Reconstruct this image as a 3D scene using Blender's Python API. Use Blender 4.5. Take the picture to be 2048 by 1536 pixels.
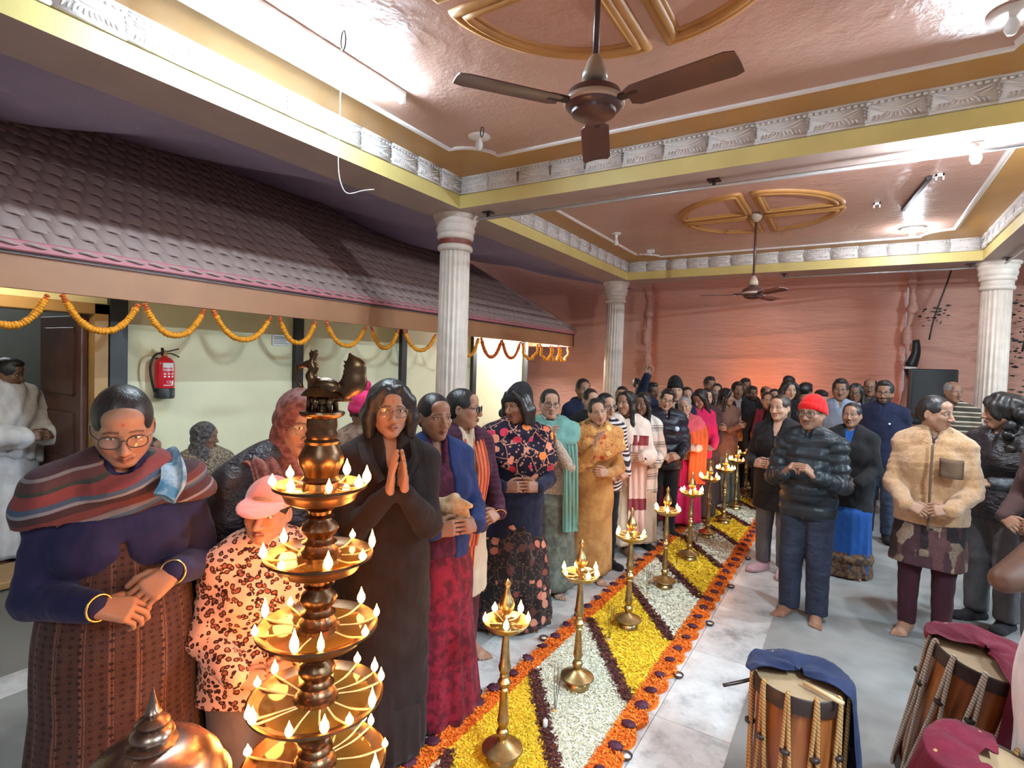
import bpy, math, random, time
import numpy as np
from mathutils import Matrix, Vector

T0 = time.time()
for o in list(bpy.data.objects):
    bpy.data.objects.remove(o)
scene = bpy.context.scene
COL = scene.collection
rng = np.random.default_rng(7)
random.seed(7)
V3 = lambda *a: np.array(a, float)

# ------------------------------------------------------------------ camera
CAM_H = 1.80
def cam_axes():
    yaw, pitch, roll = math.radians(31.849), math.radians(-1.993), math.radians(1.899)
    f = V3(-math.sin(yaw)*math.cos(pitch), math.cos(yaw)*math.cos(pitch), math.sin(pitch))
    r = V3(math.cos(yaw), math.sin(yaw), 0)
    u = np.cross(r, f)
    return (math.cos(roll)*r + math.sin(roll)*u, -math.sin(roll)*r + math.cos(roll)*u, f)
_r, _u, _f = cam_axes()
cam_data = bpy.data.cameras.new('camera')
cam = bpy.data.objects.new('camera', cam_data)
COL.objects.link(cam)
cam.matrix_world = Matrix(((_r[0], _u[0], -_f[0], 0), (_r[1], _u[1], -_f[1], 0), (_r[2], _u[2], -_f[2], CAM_H), (0, 0, 0, 1)))
cam_data.sensor_fit = 'HORIZONTAL'
cam_data.sensor_width = 36.0
cam_data.lens = 1093.17/2048*36.0
cam_data.clip_start = 0.05
cam_data.clip_end = 100
scene.camera = cam

# ------------------------------------------------------------------ world, exposure
world = bpy.data.worlds.new('night')
scene.world = world
world.use_nodes = True
world.node_tree.nodes['Background'].inputs[0].default_value = (0.60, 0.62, 0.72, 1)
world.node_tree.nodes['Background'].inputs[1].default_value = 0.16
vs = scene.view_settings
vs.view_transform = 'Standard'
vs.look = 'None'
vs.gamma = 1.0
vs.use_curve_mapping = False
vs.exposure = 1.5

# light strengths, all in one place (each lamp is built further down)
TUBE_EMIT = 165          # fluorescent tubes
FILL_TUBE_EMIT = 900.0        # added, unseen fill tubes in the bays at right
BULB_EMIT = 1700         # white bulbs
EAVE_EMIT = 60          # warm bulbs under the eave
BACK_EMIT = 260         # lamp behind the cloth
TIER_WATT = 2.1           # oil flames, one tier of the tall lamp
FLAME_WATT = 0.55          # oil flames of one standing lamp
FLAME_EMIT = 9.0
# ------------------------------------------------------------------ object helpers
def link(o, parent=None):
    COL.objects.link(o)
    if parent is not None:
        o.parent = parent
    return o

def mesh_data(name, verts, faces, mats=(), smooth=True, fmat=None, col=None):
    me = bpy.data.meshes.new(name)
    verts = np.asarray(verts, np.float32)
    if isinstance(faces, np.ndarray):
        n, k = faces.shape
        me.vertices.add(len(verts)); me.vertices.foreach_set('co', verts.ravel())
        me.loops.add(n*k); me.loops.foreach_set('vertex_index', faces.astype(np.int32).ravel())
        me.polygons.add(n); me.polygons.foreach_set('loop_start', np.arange(0, n*k, k, dtype=np.int32))
        try: me.polygons.foreach_set('loop_total', np.full(n, k, np.int32))
        except Exception: pass
        me.update(calc_edges=True); me.validate()
    else:
        me.from_pydata([tuple(map(float, v)) for v in verts], [], [tuple(int(i) for i in f) for f in faces])
        me.update()
    for m in mats:
        me.materials.append(m)
    if smooth and len(me.polygons):
        me.polygons.foreach_set('use_smooth', np.ones(len(me.polygons), bool))
    if fmat is not None and len(fmat) == len(me.polygons):
        me.polygons.foreach_set('material_index', np.asarray(fmat, np.int32))
    if col is not None:
        a = me.color_attributes.new('Col', 'FLOAT_COLOR', 'POINT')
        c = np.ones((len(verts), 4), np.float32); c[:, :3] = col
        a.data.foreach_set('color', c.ravel())
    return me

def obj(name, me, parent=None, loc=None, rot=None):
    o = bpy.data.objects.new(name, me)
    if loc is not None: o.location = loc
    if rot is not None: o.rotation_euler = rot
    return link(o, parent)

def tag(o, label=None, cat=None, group=None, kind=None):
    if label: o['label'] = label
    if cat: o['category'] = cat
    if group: o['group'] = group
    if kind: o['kind'] = kind
    return o

def empty(name, loc=(0, 0, 0), rz=0.0, label=None, cat=None, group=None, kind=None):
    o = bpy.data.objects.new(name, None)
    o.empty_display_size = 0.1
    o.location = loc; o.rotation_euler = (0, 0, rz)
    link(o)
    return tag(o, label, cat, group, kind)

class MB:
    """collects shapes into one mesh"""
    def __init__(s): s.v = []; s.f = []; s.m = []; s.n = 0
    def add(s, v, f, m=0):
        v = np.asarray(v, float)
        s.v.append(v); s.f += [tuple(int(i)+s.n for i in q) for q in f]; s.m += [m]*len(f); s.n += len(v)
        return s
    def box(s, lo, hi, m=0, bev=0.0):
        x0, y0, z0 = lo; x1, y1, z1 = hi
        if bev > 0:
            b = bev; v = []; 
            for z, i in ((z0, b), (z0+b, 0), (z1-b, 0), (z1, b)):
                v += [(x0+i, y0+i, z), (x1-i, y0+i, z), (x1-i, y1-i, z), (x0+i, y1-i, z)]
            f = [(3, 2, 1, 0), (12, 13, 14, 15)]
            for k in range(3):
                for j in range(4):
                    a = 4*k+j; c = 4*k+(j+1) % 4
                    f.append((a, c, c+4, a+4))
            return s.add(v, f, m)
        v = [(x0, y0, z0), (x1, y0, z0), (x1, y1, z0), (x0, y1, z0), (x0, y0, z1), (x1, y0, z1), (x1, y1, z1), (x0, y1, z1)]
        return s.add(v, [(3, 2, 1, 0), (4, 5, 6, 7), (0, 1, 5, 4), (1, 2, 6, 5), (2, 3, 7, 6), (3, 0, 4, 7)], m)
    def lathe(s, prof, c=(0, 0, 0), seg=24, m=0, axis=None, flute=0, fd=0.0, caps=True):
        prof = np.asarray(prof, float); n = len(prof)
        a = np.arange(seg)*2*math.pi/seg
        k = 1 - fd*(0.5-0.5*np.cos(a*flute)) if flute else np.ones(seg)
        v = np.zeros((n, seg, 3))
        v[:, :, 0] = prof[:, :1]*np.cos(a)*k; v[:, :, 1] = prof[:, :1]*np.sin(a)*k; v[:, :, 2] = prof[:, 1:2]
        v = v.reshape(-1, 3)
        if axis is not None: v = v @ frame_z(axis).T
        v = v + np.asarray(c, float)
        f = []
        for i in range(n-1):
            for j in range(seg):
                j2 = (j+1) % seg
                f.append((i*seg+j, i*seg+j2, (i+1)*seg+j2, (i+1)*seg+j))
        if caps: f.append(tuple(range(seg-1, -1, -1))); f.append(tuple((n-1)*seg+j for j in range(seg)))
        return s.add(v, f, m)
    def tube(s, path, rad, seg=8, m=0, closed=False):
        P = np.asarray(path, float); n = len(P)
        R = np.full(n, rad) if np.isscalar(rad) else np.asarray(rad, float)
        if closed: t = np.roll(P, -1, 0)-np.roll(P, 1, 0)
        else: t = np.gradient(P, axis=0)
        t /= np.linalg.norm(t, axis=1)[:, None]+1e-12
        ref = V3(0, 0, 1) if abs(t[0][2]) < 0.9 else V3(1, 0, 0)
        a = np.cross(t[0], ref); a /= np.linalg.norm(a)
        v = []; ang = np.arange(seg)*2*math.pi/seg
        for i in range(n):
            a = a - t[i]*(a @ t[i]); a /= np.linalg.norm(a)+1e-12
            b = np.cross(t[i], a)
            v.append(P[i]+R[i]*(np.cos(ang)[:, None]*a+np.sin(ang)[:, None]*b))
        v = np.concatenate(v); f = []
        for i in range(n if closed else n-1):
            k = (i+1) % n
            for j in range(seg):
                j2 = (j+1) % seg
                f.append((i*seg+j, i*seg+j2, k*seg+j2, k*seg+j))
        if not closed:
            f.append(tuple(range(seg-1, -1, -1))); f.append(tuple((n-1)*seg+j for j in range(seg)))
        return s.add(v, f, m)
    def sphere(s, c, r, seg=12, rings=8, m=0):
        r = np.ones(3)*np.asarray(r, float)
        pr = [(math.sin(math.pi*i/rings), -math.cos(math.pi*i/rings)) for i in range(rings+1)]
        pr[0] = (1e-4, -1); pr[-1] = (1e-4, 1)
        t = MB().lathe(pr, seg=seg)
        return s.add(t.v[0]*r+np.asarray(c, float), t.f, m)
    def grid(s, fn, nu, nv, m=0):
        u, v = np.meshgrid(np.linspace(0, 1, nu), np.linspace(0, 1, nv), indexing='ij')
        P = np.stack(fn(u, v), -1).reshape(-1, 3)
        f = [(i*nv+j, (i+1)*nv+j, (i+1)*nv+j+1, i*nv+j+1) for i in range(nu-1) for j in range(nv-1)]
        return s.add(P, f, m)
    def data(s, name, mats, smooth=True):
        return mesh_data(name, np.concatenate(s.v), s.f, mats if isinstance(mats, (list, tuple)) else [mats], smooth, s.m)
    def build(s, name, mats, parent=None, smooth=True, loc=None, rot=None, auto=None):
        o = obj(name, s.data(name, mats, smooth), parent, loc, rot)
        if auto is not None: sharp(o, auto)
        return o

def sharp(o, deg=35):
    try: o.data.set_sharp_from_angle(angle=math.radians(deg))
    except Exception: pass

def frame_z(z):
    z = np.asarray(z, float); z = z/np.linalg.norm(z)
    r = V3(0, 0, 1) if abs(z[2]) < 0.95 else V3(0, 1, 0)
    x = np.cross(r, z)
    if np.linalg.norm(x) < 1e-6: x = V3(1, 0, 0)
    x /= np.linalg.norm(x)
    return np.stack([x, np.cross(z, x), z], 1)

def bez(pts, n=24):
    """Catmull-Rom through points"""
    P = np.asarray(pts, float)
    Q = np.concatenate([[2*P[0]-P[1]], P, [2*P[-1]-P[-2]]])
    out = []
    k = len(P)-1
    for i in range(k):
        p0, p1, p2, p3 = Q[i:i+4]
        m = max(2, n//k)
        for t in np.linspace(0, 1, m, endpoint=(i == k-1)):
            out.append(0.5*((2*p1)+(-p0+p2)*t+(2*p0-5*p1+4*p2-p3)*t*t+(-p0+3*p1-3*p2+p3)*t**3))
    return np.array(out)

# ------------------------------------------------------------------ materials
MATS = {}
class NT:
    def __init__(s, name):
        s.m = bpy.data.materials.new(name); s.m.use_nodes = True
        s.t = s.m.node_tree; s.b = s.t.nodes['Principled BSDF']; s.out = s.t.nodes['Material Output']
    def n(s, typ, **kw):
        nd = s.t.nodes.new(typ)
        for k, v in kw.items():
            if k.startswith('i_'):
                key = k[2:]
                nd.inputs[int(key) if key.isdigit() else key.replace('_', ' ')].default_value = v
            else: setattr(nd, k, v)
        return nd
    def l(s, a, b): s.t.links.new(a, b)
    def coord(s, scale=(1, 1, 1), rot=(0, 0, 0), kind='Object'):
        tc = s.n('ShaderNodeTexCoord'); mp = s.n('ShaderNodeMapping')
        mp.inputs['Scale'].default_value = scale; mp.inputs['Rotation'].default_value = rot
        s.l(tc.outputs[kind], mp.inputs[0]); return mp.outputs[0]
    def noise(s, vec, scale, detail=3, rough=0.5):
        n = s.n('ShaderNodeTexNoise'); n.inputs['Scale'].default_value = scale
        n.inputs['Detail'].default_value = detail; n.inputs['Roughness'].default_value = rough
        if vec is not None: s.l(vec, n.inputs['Vector'])
        return n.outputs['Fac']
    def ramp(s, fac, stops, interp='LINEAR'):
        r = s.n('ShaderNodeValToRGB'); r.color_ramp.interpolation = interp
        e = r.color_ramp.elements
        while len(e) < len(stops): e.new(0.5)
        for k, (p, c) in enumerate(stops):
            e[k].position = p; e[k].color = (*c[:3], 1)
        s.l(fac, r.inputs[0]); return r.outputs[0]
    def mix(s, fac, a, b, mode='MIX'):
        x = s.n('ShaderNodeMix', data_type='RGBA', blend_type=mode)
        for sock, v in ((x.inputs[0], fac), (x.inputs[6], a), (x.inputs[7], b)):
            if hasattr(v, 'links'): s.l(v, sock)
            elif isinstance(v, (int, float)): sock.default_value = v
            else: sock.default_value = (*v[:3], 1)
        return x.outputs[2]
    def math(s, op, a, b=0.0, c=None):
        x = s.n('ShaderNodeMath', operation=op)
        for i, v in enumerate((a, b, c)):
            if v is None: continue
            if hasattr(v, 'links'): s.l(v, x.inputs[i])
            else: x.inputs[i].default_value = v
        return x.outputs[0]
    def sep(s, vec):
        x = s.n('ShaderNodeSeparateXYZ'); s.l(vec, x.inputs[0]); return x.outputs
    def bump(s, h, strength=0.3, dist=0.01):
        b = s.n('ShaderNodeBump'); b.inputs['Strength'].default_value = strength; b.inputs['Distance'].default_value = dist
        s.l(h, b.inputs['Height']); s.l(b.outputs[0], s.b.inputs['Normal']); return b
    def base(s, c):
        if hasattr(c, 'links'): s.l(c, s.b.inputs['Base Color'])
        else: s.b.inputs['Base Color'].default_value = (*c[:3], 1)
    def pr(s, **kw):
        for k, v in kw.items(): s.b.inputs[k.replace('_', ' ')].default_value = v
        return s

def srgb(r, g, b):
    f = lambda c: (c/255/12.92) if c/255 <= 0.04045 else ((c/255+0.055)/1.055)**2.4
    return (f(r), f(g), f(b))

def plain(name, c, rough=0.6, var=0.12, scale=6.0, bump=0.0, bscale=60.0, metal=0.0, spec=0.5, kind='Object'):
    if name in MATS: return MATS[name]
    n = NT(name); v = n.coord(kind=kind)
    f = n.noise(v, scale, 4)
    n.base(n.ramp(f, [(0.3, tuple(x*(1-var) for x in c)), (0.7, tuple(min(1, x*(1+var)) for x in c))]))
    n.pr(Roughness=rough, Metallic=metal); n.b.inputs['Specular IOR Level'].default_value = spec
    if bump: n.bump(n.noise(v, bscale, 4), bump, 0.004)
    MATS[name] = n.m; return n.m

def emit(name, c, s):
    if name in MATS: return MATS[name]
    n = NT(name); n.base((0.0, 0.0, 0.0)); n.pr(Roughness=1.0)
    n.b.inputs['Emission Color'].default_value = (*c, 1); n.b.inputs['Emission Strength'].default_value = s
    MATS[name] = n.m; return n.m

def cloth(name, c, rough=0.85, var=0.15, wr=0.5, weave=0.25, sheen=0.05, wscale=7.0):
    """plain woven cloth with soft creases"""
    if name in MATS: return MATS[name]
    n = NT(name); v = n.coord(scale=(1, 1, 0.55))
    f = n.noise(v, wscale, 3); g = n.noise(n.coord(), 220, 2)
    n.base(n.ramp(n.noise(v, 14, 3), [(0.3, tuple(x*(1-var) for x in c)), (0.7, tuple(min(1, x*(1+var)) for x in c))]))
    n.pr(Roughness=rough); n.b.inputs['Sheen Weight'].default_value = sheen
    n.b.inputs['Specular IOR Level'].default_value = 0.25
    n.bump(n.math('ADD', f, n.math('MULTIPLY', g, 0.06*weave)), wr, 0.05)
    MATS[name] = n.m; return n.m
# ================================================================== materials of the setting
ZB, ZC = 3.25, 3.53              # beam soffit, ceiling
BX0, BX1 = -3.20, 1.27           # inner faces of the side beams
BW = 0.43
ROWS = [(-0.33, 0.10), (4.12, 4.56), (8.62, 9.05)]   # cross beams

def m_ceiling():
    n = NT('ceiling paint'); v = n.coord()
    big = n.noise(v, 1.3, 3); lump = n.noise(v, 9, 6, 0.62)
    n.base(n.ramp(big, [(0.3, srgb(192, 146, 128)), (0.7, srgb(208, 166, 149))]))
    n.pr(Roughness=0.34); n.bump(n.math('POWER', lump, 2.0), 0.45, 0.03); return n.m
M_CEIL = m_ceiling()
M_OCHRE = plain('ochre paint', srgb(196, 146, 78), 0.45, 0.08, 3, 0.15, 20)
M_YELLOW = plain('cream yellow paint', srgb(224, 200, 126), 0.45, 0.07, 3, 0.12, 25)
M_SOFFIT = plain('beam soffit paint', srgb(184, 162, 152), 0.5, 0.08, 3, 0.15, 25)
M_PLASTER = plain('white plaster relief', srgb(232, 222, 216), 0.42, 0.05, 12, 0.2, 60)
M_GOLD = plain('gold ochre moulding', srgb(182, 128, 70), 0.5, 0.14, 7, 0.2, 30)
M_COLUMN = plain('column paint', srgb(222, 202, 186), 0.5, 0.10, 8, 0.25, 40)
M_COLBAND = plain('dark red column band', srgb(128, 62, 50), 0.5, 0.12, 10)
M_WALL = plain('pale cream wall', srgb(238, 231, 192), 0.6, 0.05, 2.5, 0.12, 30)
M_POST = plain('dark post paint', srgb(46, 48, 50), 0.45, 0.15, 5)
M_FASCIA = plain('orange brown fascia', srgb(166, 112, 76), 0.5, 0.10, 3, 0.15, 30)
M_GUTTER = plain('dusty pink gutter', srgb(178, 104, 108), 0.45, 0.08, 4)
M_TILE = plain('mauve roof tile', srgb(160, 132, 124), 0.55, 0.14, 9, 0.3, 60)
M_DOOR = plain('dark brown door', srgb(92, 58, 46), 0.45, 0.18, 6, 0.2, 30)
M_DOORFR = plain('tan door frame', srgb(178, 140, 92), 0.5, 0.1, 6)
M_INNER = plain('grey green inner wall', srgb(118, 120, 112), 0.7, 0.06, 3)
M_METAL = plain('painted steel pipe', srgb(190, 182, 178), 0.35, 0.1, 12, metal=0.5)
M_DARKMETAL = plain('dark metal', srgb(52, 40, 38), 0.4, 0.2, 14, metal=0.4)
M_WHITE = plain('white plastic', srgb(232, 230, 226), 0.4, 0.04, 10)
M_BLACK = plain('black plastic', srgb(24, 24, 26), 0.45, 0.2, 20)

def m_marble():
    n = NT('white marble'); v = n.coord()
    oi = n.n('ShaderNodeObjectInfo')
    sh = n.n('ShaderNodeVectorMath', operation='ADD'); n.l(v, sh.inputs[0]); 
    cmb = n.n('ShaderNodeCombineXYZ'); n.l(n.math('MULTIPLY', oi.outputs['Random'], 30.0), cmb.inputs[0]); n.l(cmb.outputs[0], sh.inputs[1])
    a = n.noise(sh.outputs[0], 3.2, 8, 0.68); b = n.noise(sh.outputs[0], 18, 6, 0.7)
    c = n.ramp(a, [(0.34, srgb(150, 148, 145)), (0.47, srgb(196, 194, 190)), (0.62, srgb(216, 214, 210))])
    c2 = n.mix(n.ramp(b, [(0.30, (0.6, 0.6, 0.6)), (0.40, (0, 0, 0))]), c, srgb(140, 137, 134))
    n.base(c2); n.pr(Roughness=0.22); n.b.inputs['Specular IOR Level'].default_value = 0.4
    return n.m
M_MARBLE = m_marble()
def m_mat():
    n = NT('grey floor mat'); v = n.coord(); w = n.noise(v, 0.9, 4, 0.6); g = n.noise(v, 240, 2)
    n.base(n.ramp(w, [(0.30, srgb(98, 97, 95)), (0.45, srgb(126, 125, 122)), (0.56, srgb(150, 149, 145)), (0.7, srgb(136, 135, 131))]))
    n.pr(Roughness=0.85); n.bump(g, 0.25, 0.003); return n.m
M_MAT = m_mat()
M_FLOOR = plain('grey cement floor', srgb(120, 116, 110), 0.5, 0.12, 2, 0.1, 40)

# ================================================================== floor
fl = MB().box((-9, -4, -0.10), (7, 12, -0.012)).build('floor', M_FLOOR, smooth=False)
tag(fl, kind='structure')
tile_me = {}
xe = [-1.855, -1.32, -0.79, -0.26]
y0 = 2.794-0.806*4
for i in range(3):
    w = xe[i+1]-xe[i]-0.003; d = 0.803
    me = MB().box((0, 0, -0.012), (w, d, 0), bev=0.0012).data('marble_tile', M_MARBLE, False)
    for k in range(14):
        o = obj('marble_tile', me, fl, (xe[i]+0.0015, y0+0.806*k, 0))
me = MB().box((0, 0, -0.012), (0.075, 1.6, 0.001), bev=0.0015).data('border_strip', M_MARBLE, False)
for k in range(7): obj('border_strip', me, fl, (-1.935, y0+1.602*k, 0))
me = MB().box((0, 0, -0.012), (0.24, 1.2, -0.001), bev=0.0015).data('border_strip', M_MARBLE, False)
for k in range(9): obj('border_strip', me, fl, (-3.88, y0+1.203*k, 0))
# mats
r = MB().box((-0.415, -1.5, -0.011), (6.5, 11, 0.004)).build('floor_mat', M_MAT, smooth=False)
tag(r, 'wide grey floor mat along the right side of the hall', 'mat')
r = MB().box((-3.62, -1.5, -0.011), (-1.94, 10, 0.004)).build('floor_mat', M_MAT, smooth=False)
tag(r, 'long grey floor mat under the left row of people', 'mat')

# ================================================================== ceiling with beams
cl = MB().box((-3.65, -4.5, ZC), (6.5, 9.1, ZC+0.12)).build('ceiling', M_CEIL, smooth=False)
tag(cl, kind='structure')
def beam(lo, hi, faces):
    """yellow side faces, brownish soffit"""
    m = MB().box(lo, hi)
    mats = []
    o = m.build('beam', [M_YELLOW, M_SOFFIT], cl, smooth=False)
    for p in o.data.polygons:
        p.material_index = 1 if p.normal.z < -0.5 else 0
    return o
beam((BX0-BW, -4.5, ZB), (BX0, 9.05, ZC+0.01), 0)
beam((BX1, -4.5, ZB), (BX1+BW, 9.05, ZC+0.01), 0)
for a, b in ROWS:
    beam((BX0, a, ZB+0.001), (BX1, b, ZC+0.01), 0)
    beam((BX1+BW, a, ZB+0.001), (6.4, b, ZC+0.01), 0)

# cornice relief: one moulded panel, repeated
CH0, CH1 = 3.372, 3.53
def cornice_mesh(L):
    h = CH1-CH0; m = MB()
    m.box((0, 0, 0), (L, 0.014, h))
    m.box((0, 0.0, 0), (L, 0.028, 0.014))
    m.box((0, 0.0, h-0.014), (L, 0.032, h))
    n = 9
    for i in range(n):
        c = (i+0.5)*L/n; m.box((c-L/n*0.32, 0.012, h-0.034), (c+L/n*0.32, 0.026, h-0.018), bev=0.003)
    for k in (0.0, 0.008):
        t = np.linspace(0, 1, 13); P = np.stack([0.03+t*(L-0.06), np.full(13, 0.018), h-0.042-k*2.2-np.sin(t*math.pi)*(0.034+k)], 1)
        m.tube(P, 0.0065 if k == 0 else 0.0045, 5)
    for a in np.linspace(-1.1, 1.1, 7):
        c = V3(L/2+math.sin(a)*0.062, 0.017, 0.062-math.cos(a)*0.030+0.012)
        d = V3(math.sin(a), 0, -math.cos(a))
        m.tube([c-d*0.016, c-d*0.006, c+d*0.008, c+d*0.020], [0.003, 0.009, 0.008, 0.003], 5)
    for s in (0, 1):
        for j, z in enumerate((0.108, 0.086, 0.064, 0.044)):
            m.sphere((s*L, 0.016, z), (0.014-0.002*j, 0.009, 0.010), 6, 4)
        for j in range(3):
            x = (0.035+0.022*j) if s == 0 else L-0.035-0.022*j
            m.tube([(x, 0.016, 0.024), (x+(0.008 if s == 0 else -0.008), 0.02, 0.042), (x+(0.016 if s == 0 else -0.016), 0.016, 0.054)], [0.003, 0.008, 0.003], 5)
    return m.data('cornice_panel', M_PLASTER, True)
def cornice_run(p, ang, length, n):
    L = length/n
    me = cornice_mesh(L)
    for i in range(n):
        o = obj('cornice_panel', me, cl, (p[0]+math.cos(ang)*L*i, p[1]+math.sin(ang)*L*i, CH0), (0, 0, ang))
for (ya, yb) in ((0.10, 4.12), (4.56, 8.62)):
    cornice_run((BX0, yb, 0), -math.pi/2, yb-ya, 13)      # left face (outward normal +x)
    cornice_run((BX0, yb, 0), 0.0, 0.0001, 1) if False else None
    cornice_run((BX1, ya, 0), math.pi/2, yb-ya, 13)       # right face
    cornice_run((BX1, yb, 0), math.pi, BX1-BX0, 14)       # far cross beam, facing the camera

# ceiling field: ochre border, white moulding with cut-in corners, medallion
def ring_path(x0, x1, y0, y1, r, n=8):
    P = []
    for cx, cy, a0 in ((x1, y1, -math.pi/2), (x0, y1, 0), (x0, y0, math.pi/2), (x1, y0, math.pi)):
        for t in np.linspace(0, 1, n):
            a = a0-t*math.pi/2
            P.append((cx+math.cos(a)*r, cy+math.sin(a)*r))
    return np.array(P)
for bi, (ya, yb) in enumerate(((0.10, 4.12), (4.56, 8.62))):
    P = ring_path(BX0+0.345, BX1-0.345, ya+0.32, yb-0.32, 0.29)
    m = MB(); n = len(P)
    prof = [(-0.024, 0.0), (-0.020, -0.012), (-0.004, -0.020), (0.012, -0.012), (0.024, -0.008), (0.024, 0)]
    t = np.roll(P, -1, 0)-np.roll(P, 1, 0); t /= np.linalg.norm(t, axis=1)[:, None]
    nn = np.stack([t[:, 1], -t[:, 0]], 1); k = len(prof)
    v = np.array([[(*(P[i]+nn[i]*a), ZC+b) for a, b in prof] for i in range(n)]).reshape(-1, 3)
    f = [(i*k+j, i*k+j+1, ((i+1) % n)*k+j+1, ((i+1) % n)*k+j) for i in range(n) for j in range(k-1)]
    m.add(v, f); m.build('ceiling_moulding', M_PLASTER, cl, True, auto=30)
    # ochre border between cornice and moulding (thin raised coat)
    Q = np.array([(BX0, ya), (BX1, ya), (BX1, yb), (BX0, yb)])
    outer = []
    c = P.mean(0)
    for p in P:
        outer.append((min(max(p[0]+(p[0]-c[0])*0.6, BX0), BX1), min(max(p[1]+(p[1]-c[1])*0.6, ya), yb)))
    # project each ring point to the rectangle boundary
    v = []; f = []
    for p in P:
        d = p-c; s = min(abs((BX1-BX0)/2/d[0]) if abs(d[0]) > 1e-6 else 9, abs((yb-ya)/2/d[1]) if abs(d[1]) > 1e-6 else 9)
        q = c+d*s; v += [(*p, ZC-0.004), (*q, ZC-0.004)]
    n = len(P)
    for i in range(n):
        k = (i+1) % n; f.append((2*i, 2*i+1, 2*k+1, 2*k))
    cs = [(BX1, yb), (BX0, yb), (BX0, ya), (BX1, ya)]
    mm = MB(); mm.add(v, f)
    ang = lambda q: math.atan2(q[1]-c[1], q[0]-c[0])
    outs = [np.array(v[2*i+1][:2]) for i in range(n)]
    for i in range(n):      # fill the rectangle corners the projection skips
        a, b = outs[i], outs[(i+1) % n]
        if abs(a[0]-b[0]) > 1e-4 and abs(a[1]-b[1]) > 1e-4:
            q = min(cs, key=lambda s: np.hypot(s[0]-(a[0]+b[0])/2, s[1]-(a[1]+b[1])/2))
            mm.add([(*a, ZC-0.004), (*q, ZC-0.004), (*b, ZC-0.004)], [(0, 1, 2)])
    mm.build('ceiling_border', M_OCHRE, cl, False)
    # medallion: four quadrants with stepped gold edges, split by a cross
    mx, my = (BX0+BX1)/2+0.01, ((2.10, 6.47)[bi])
    for qd in range(4):
        a0 = qd*math.pi/2; g = 0.065; R = 0.80
        pts = []
        ca = math.asin(g/R)
        for t_ in np.linspace(ca, math.pi/2-ca, 22): pts.append((R*math.cos(t_), R*math.sin(t_)))
        for t_ in np.linspace(0, 1, 10)[1:]: pts.append((g, R*math.cos(ca)*(1-t_)+g*t_))
        for t_ in np.linspace(0, 1, 10)[1:-1]: pts.append((g*(1-t_)+R*math.cos(ca)*t_, g))
        pts = np.array(pts); cc = np.array([0.36, 0.36]); m = MB()
        for sc, rr, hz in ((1.0, 0.034, 0.026), (0.89, 0.028, 0.036), (0.80, 0.018, 0.018)):
            q = cc+(pts-cc)*sc
            path = np.stack([q[:, 0], q[:, 1], np.zeros(len(q))], 1)
            tm = MB().tube(path, rr, 8, closed=True); vv = tm.v[0]; vv[:, 2] *= hz/rr
            m.add(vv, tm.f)
        m.build('medallion_panel', M_GOLD, cl, True, (mx, my, ZC), (0, 0, a0))
        mp = MB(); q = cc+(pts-cc)*0.78
        mp.add([(x, y, 0) for x, y in q]+[(x, y, 0.02) for x, y in q], [tuple(range(len(q)))])
        mp.build('medallion_field', M_CEIL, cl, False, (mx, my, ZC-0.006), (0, 0, a0))

# ================================================================== columns
def column(x, y, label, band):
    root = empty('fluted_column', (x, y, 0), 0, label, 'column')
    r = 0.158
    m = MB(); seg = 96
    prof = [(r*1.0, 0.30), (r*1.0, 1.2), (r*0.97, 2.0), (r*0.95, 2.93)]
    m.lathe(prof, seg=seg, flute=20, fd=0.11)
    m.build('shaft', M_COLUMN, root, True)
    m = MB(); m.lathe([(0.24, 0), (0.24, 0.12), (0.21, 0.14), (0.22, 0.19), (0.20, 0.24), (0.175, 0.27), (0.165, 0.31)], seg=32)
    m.build('base', M_COLUMN, root, True, auto=40)
    m = MB()
    m.lathe([(0.150, 2.90), (0.172, 2.915), (0.176, 2.935), (0.168, 2.955), (0.156, 2.965)], seg=40)
    m.build('neck_ring', M_COLUMN, root, True)
    m = MB(); m.lathe([(0.157, 2.960), (0.160, 2.965), (0.160, 3.018), (0.157, 3.02)], seg=40)
    m.build('neck_band', M_COLBAND if band else M_COLUMN, root, True, auto=40)
    m = MB()
    m.lathe([(0.158, 3.012), (0.176, 3.022), (0.182, 3.045), (0.176, 3.068), (0.184, 3.078), (0.194, 3.115), (0.184, 3.145), (0.190, 3.155), (0.205, 3.185), (0.200, 3.205), (0.222, 3.222), (0.226, 3.249)], seg=40)
    m.build('capital', M_COLUMN, root, True, auto=50)
    return root
column(-3.415, 4.34, 'fluted cream column with a dark red band under its capital', True)
column(-3.47, 8.84, 'fluted cream column between the tiled roof and the far cloth', False)
column(1.455, 8.84, 'fluted cream column at the far right corner beside the loudspeaker', False)

# ================================================================== building at the left
WX = -5.30
wl = MB()
wl.box((WX-0.2, 2.09, 0), (WX, 8.96, 2.9)).box((WX-0.2, -2, 2.19), (WX, 2.09, 2.9)).box((WX-0.2, -2, 0), (WX, 0.55, 2.19))
wl = wl.build('wall_left', M_WALL, smooth=False); tag(wl, kind='structure')
MB().box((WX-0.001, 2.09, 0.0), (WX+0.04, 8.9, 0.10), bev=0.005).build('baseboard_left', M_FLOOR, smooth=False)['kind'] = 'structure'
for y, w in ((2.16, 0.13), (3.93, 0.10), (5.61, 0.10), (7.27, 0.10), (8.93, 0.10)):
    MB().box((WX-0.002, y-w/2, 0), (WX+0.06, y+w/2, 2.33), bev=0.004).build('post', M_POST, wl, False)
for y0_, y1_ in ((2.225, 3.88), (3.98, 5.56), (5.66, 7.22), (7.32, 8.88)):
    pass
MB().box((WX+0.001, -2, 2.33), (-4.435, 9.16, 2.36)).build('eave_soffit', M_WALL, wl, False)
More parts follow.
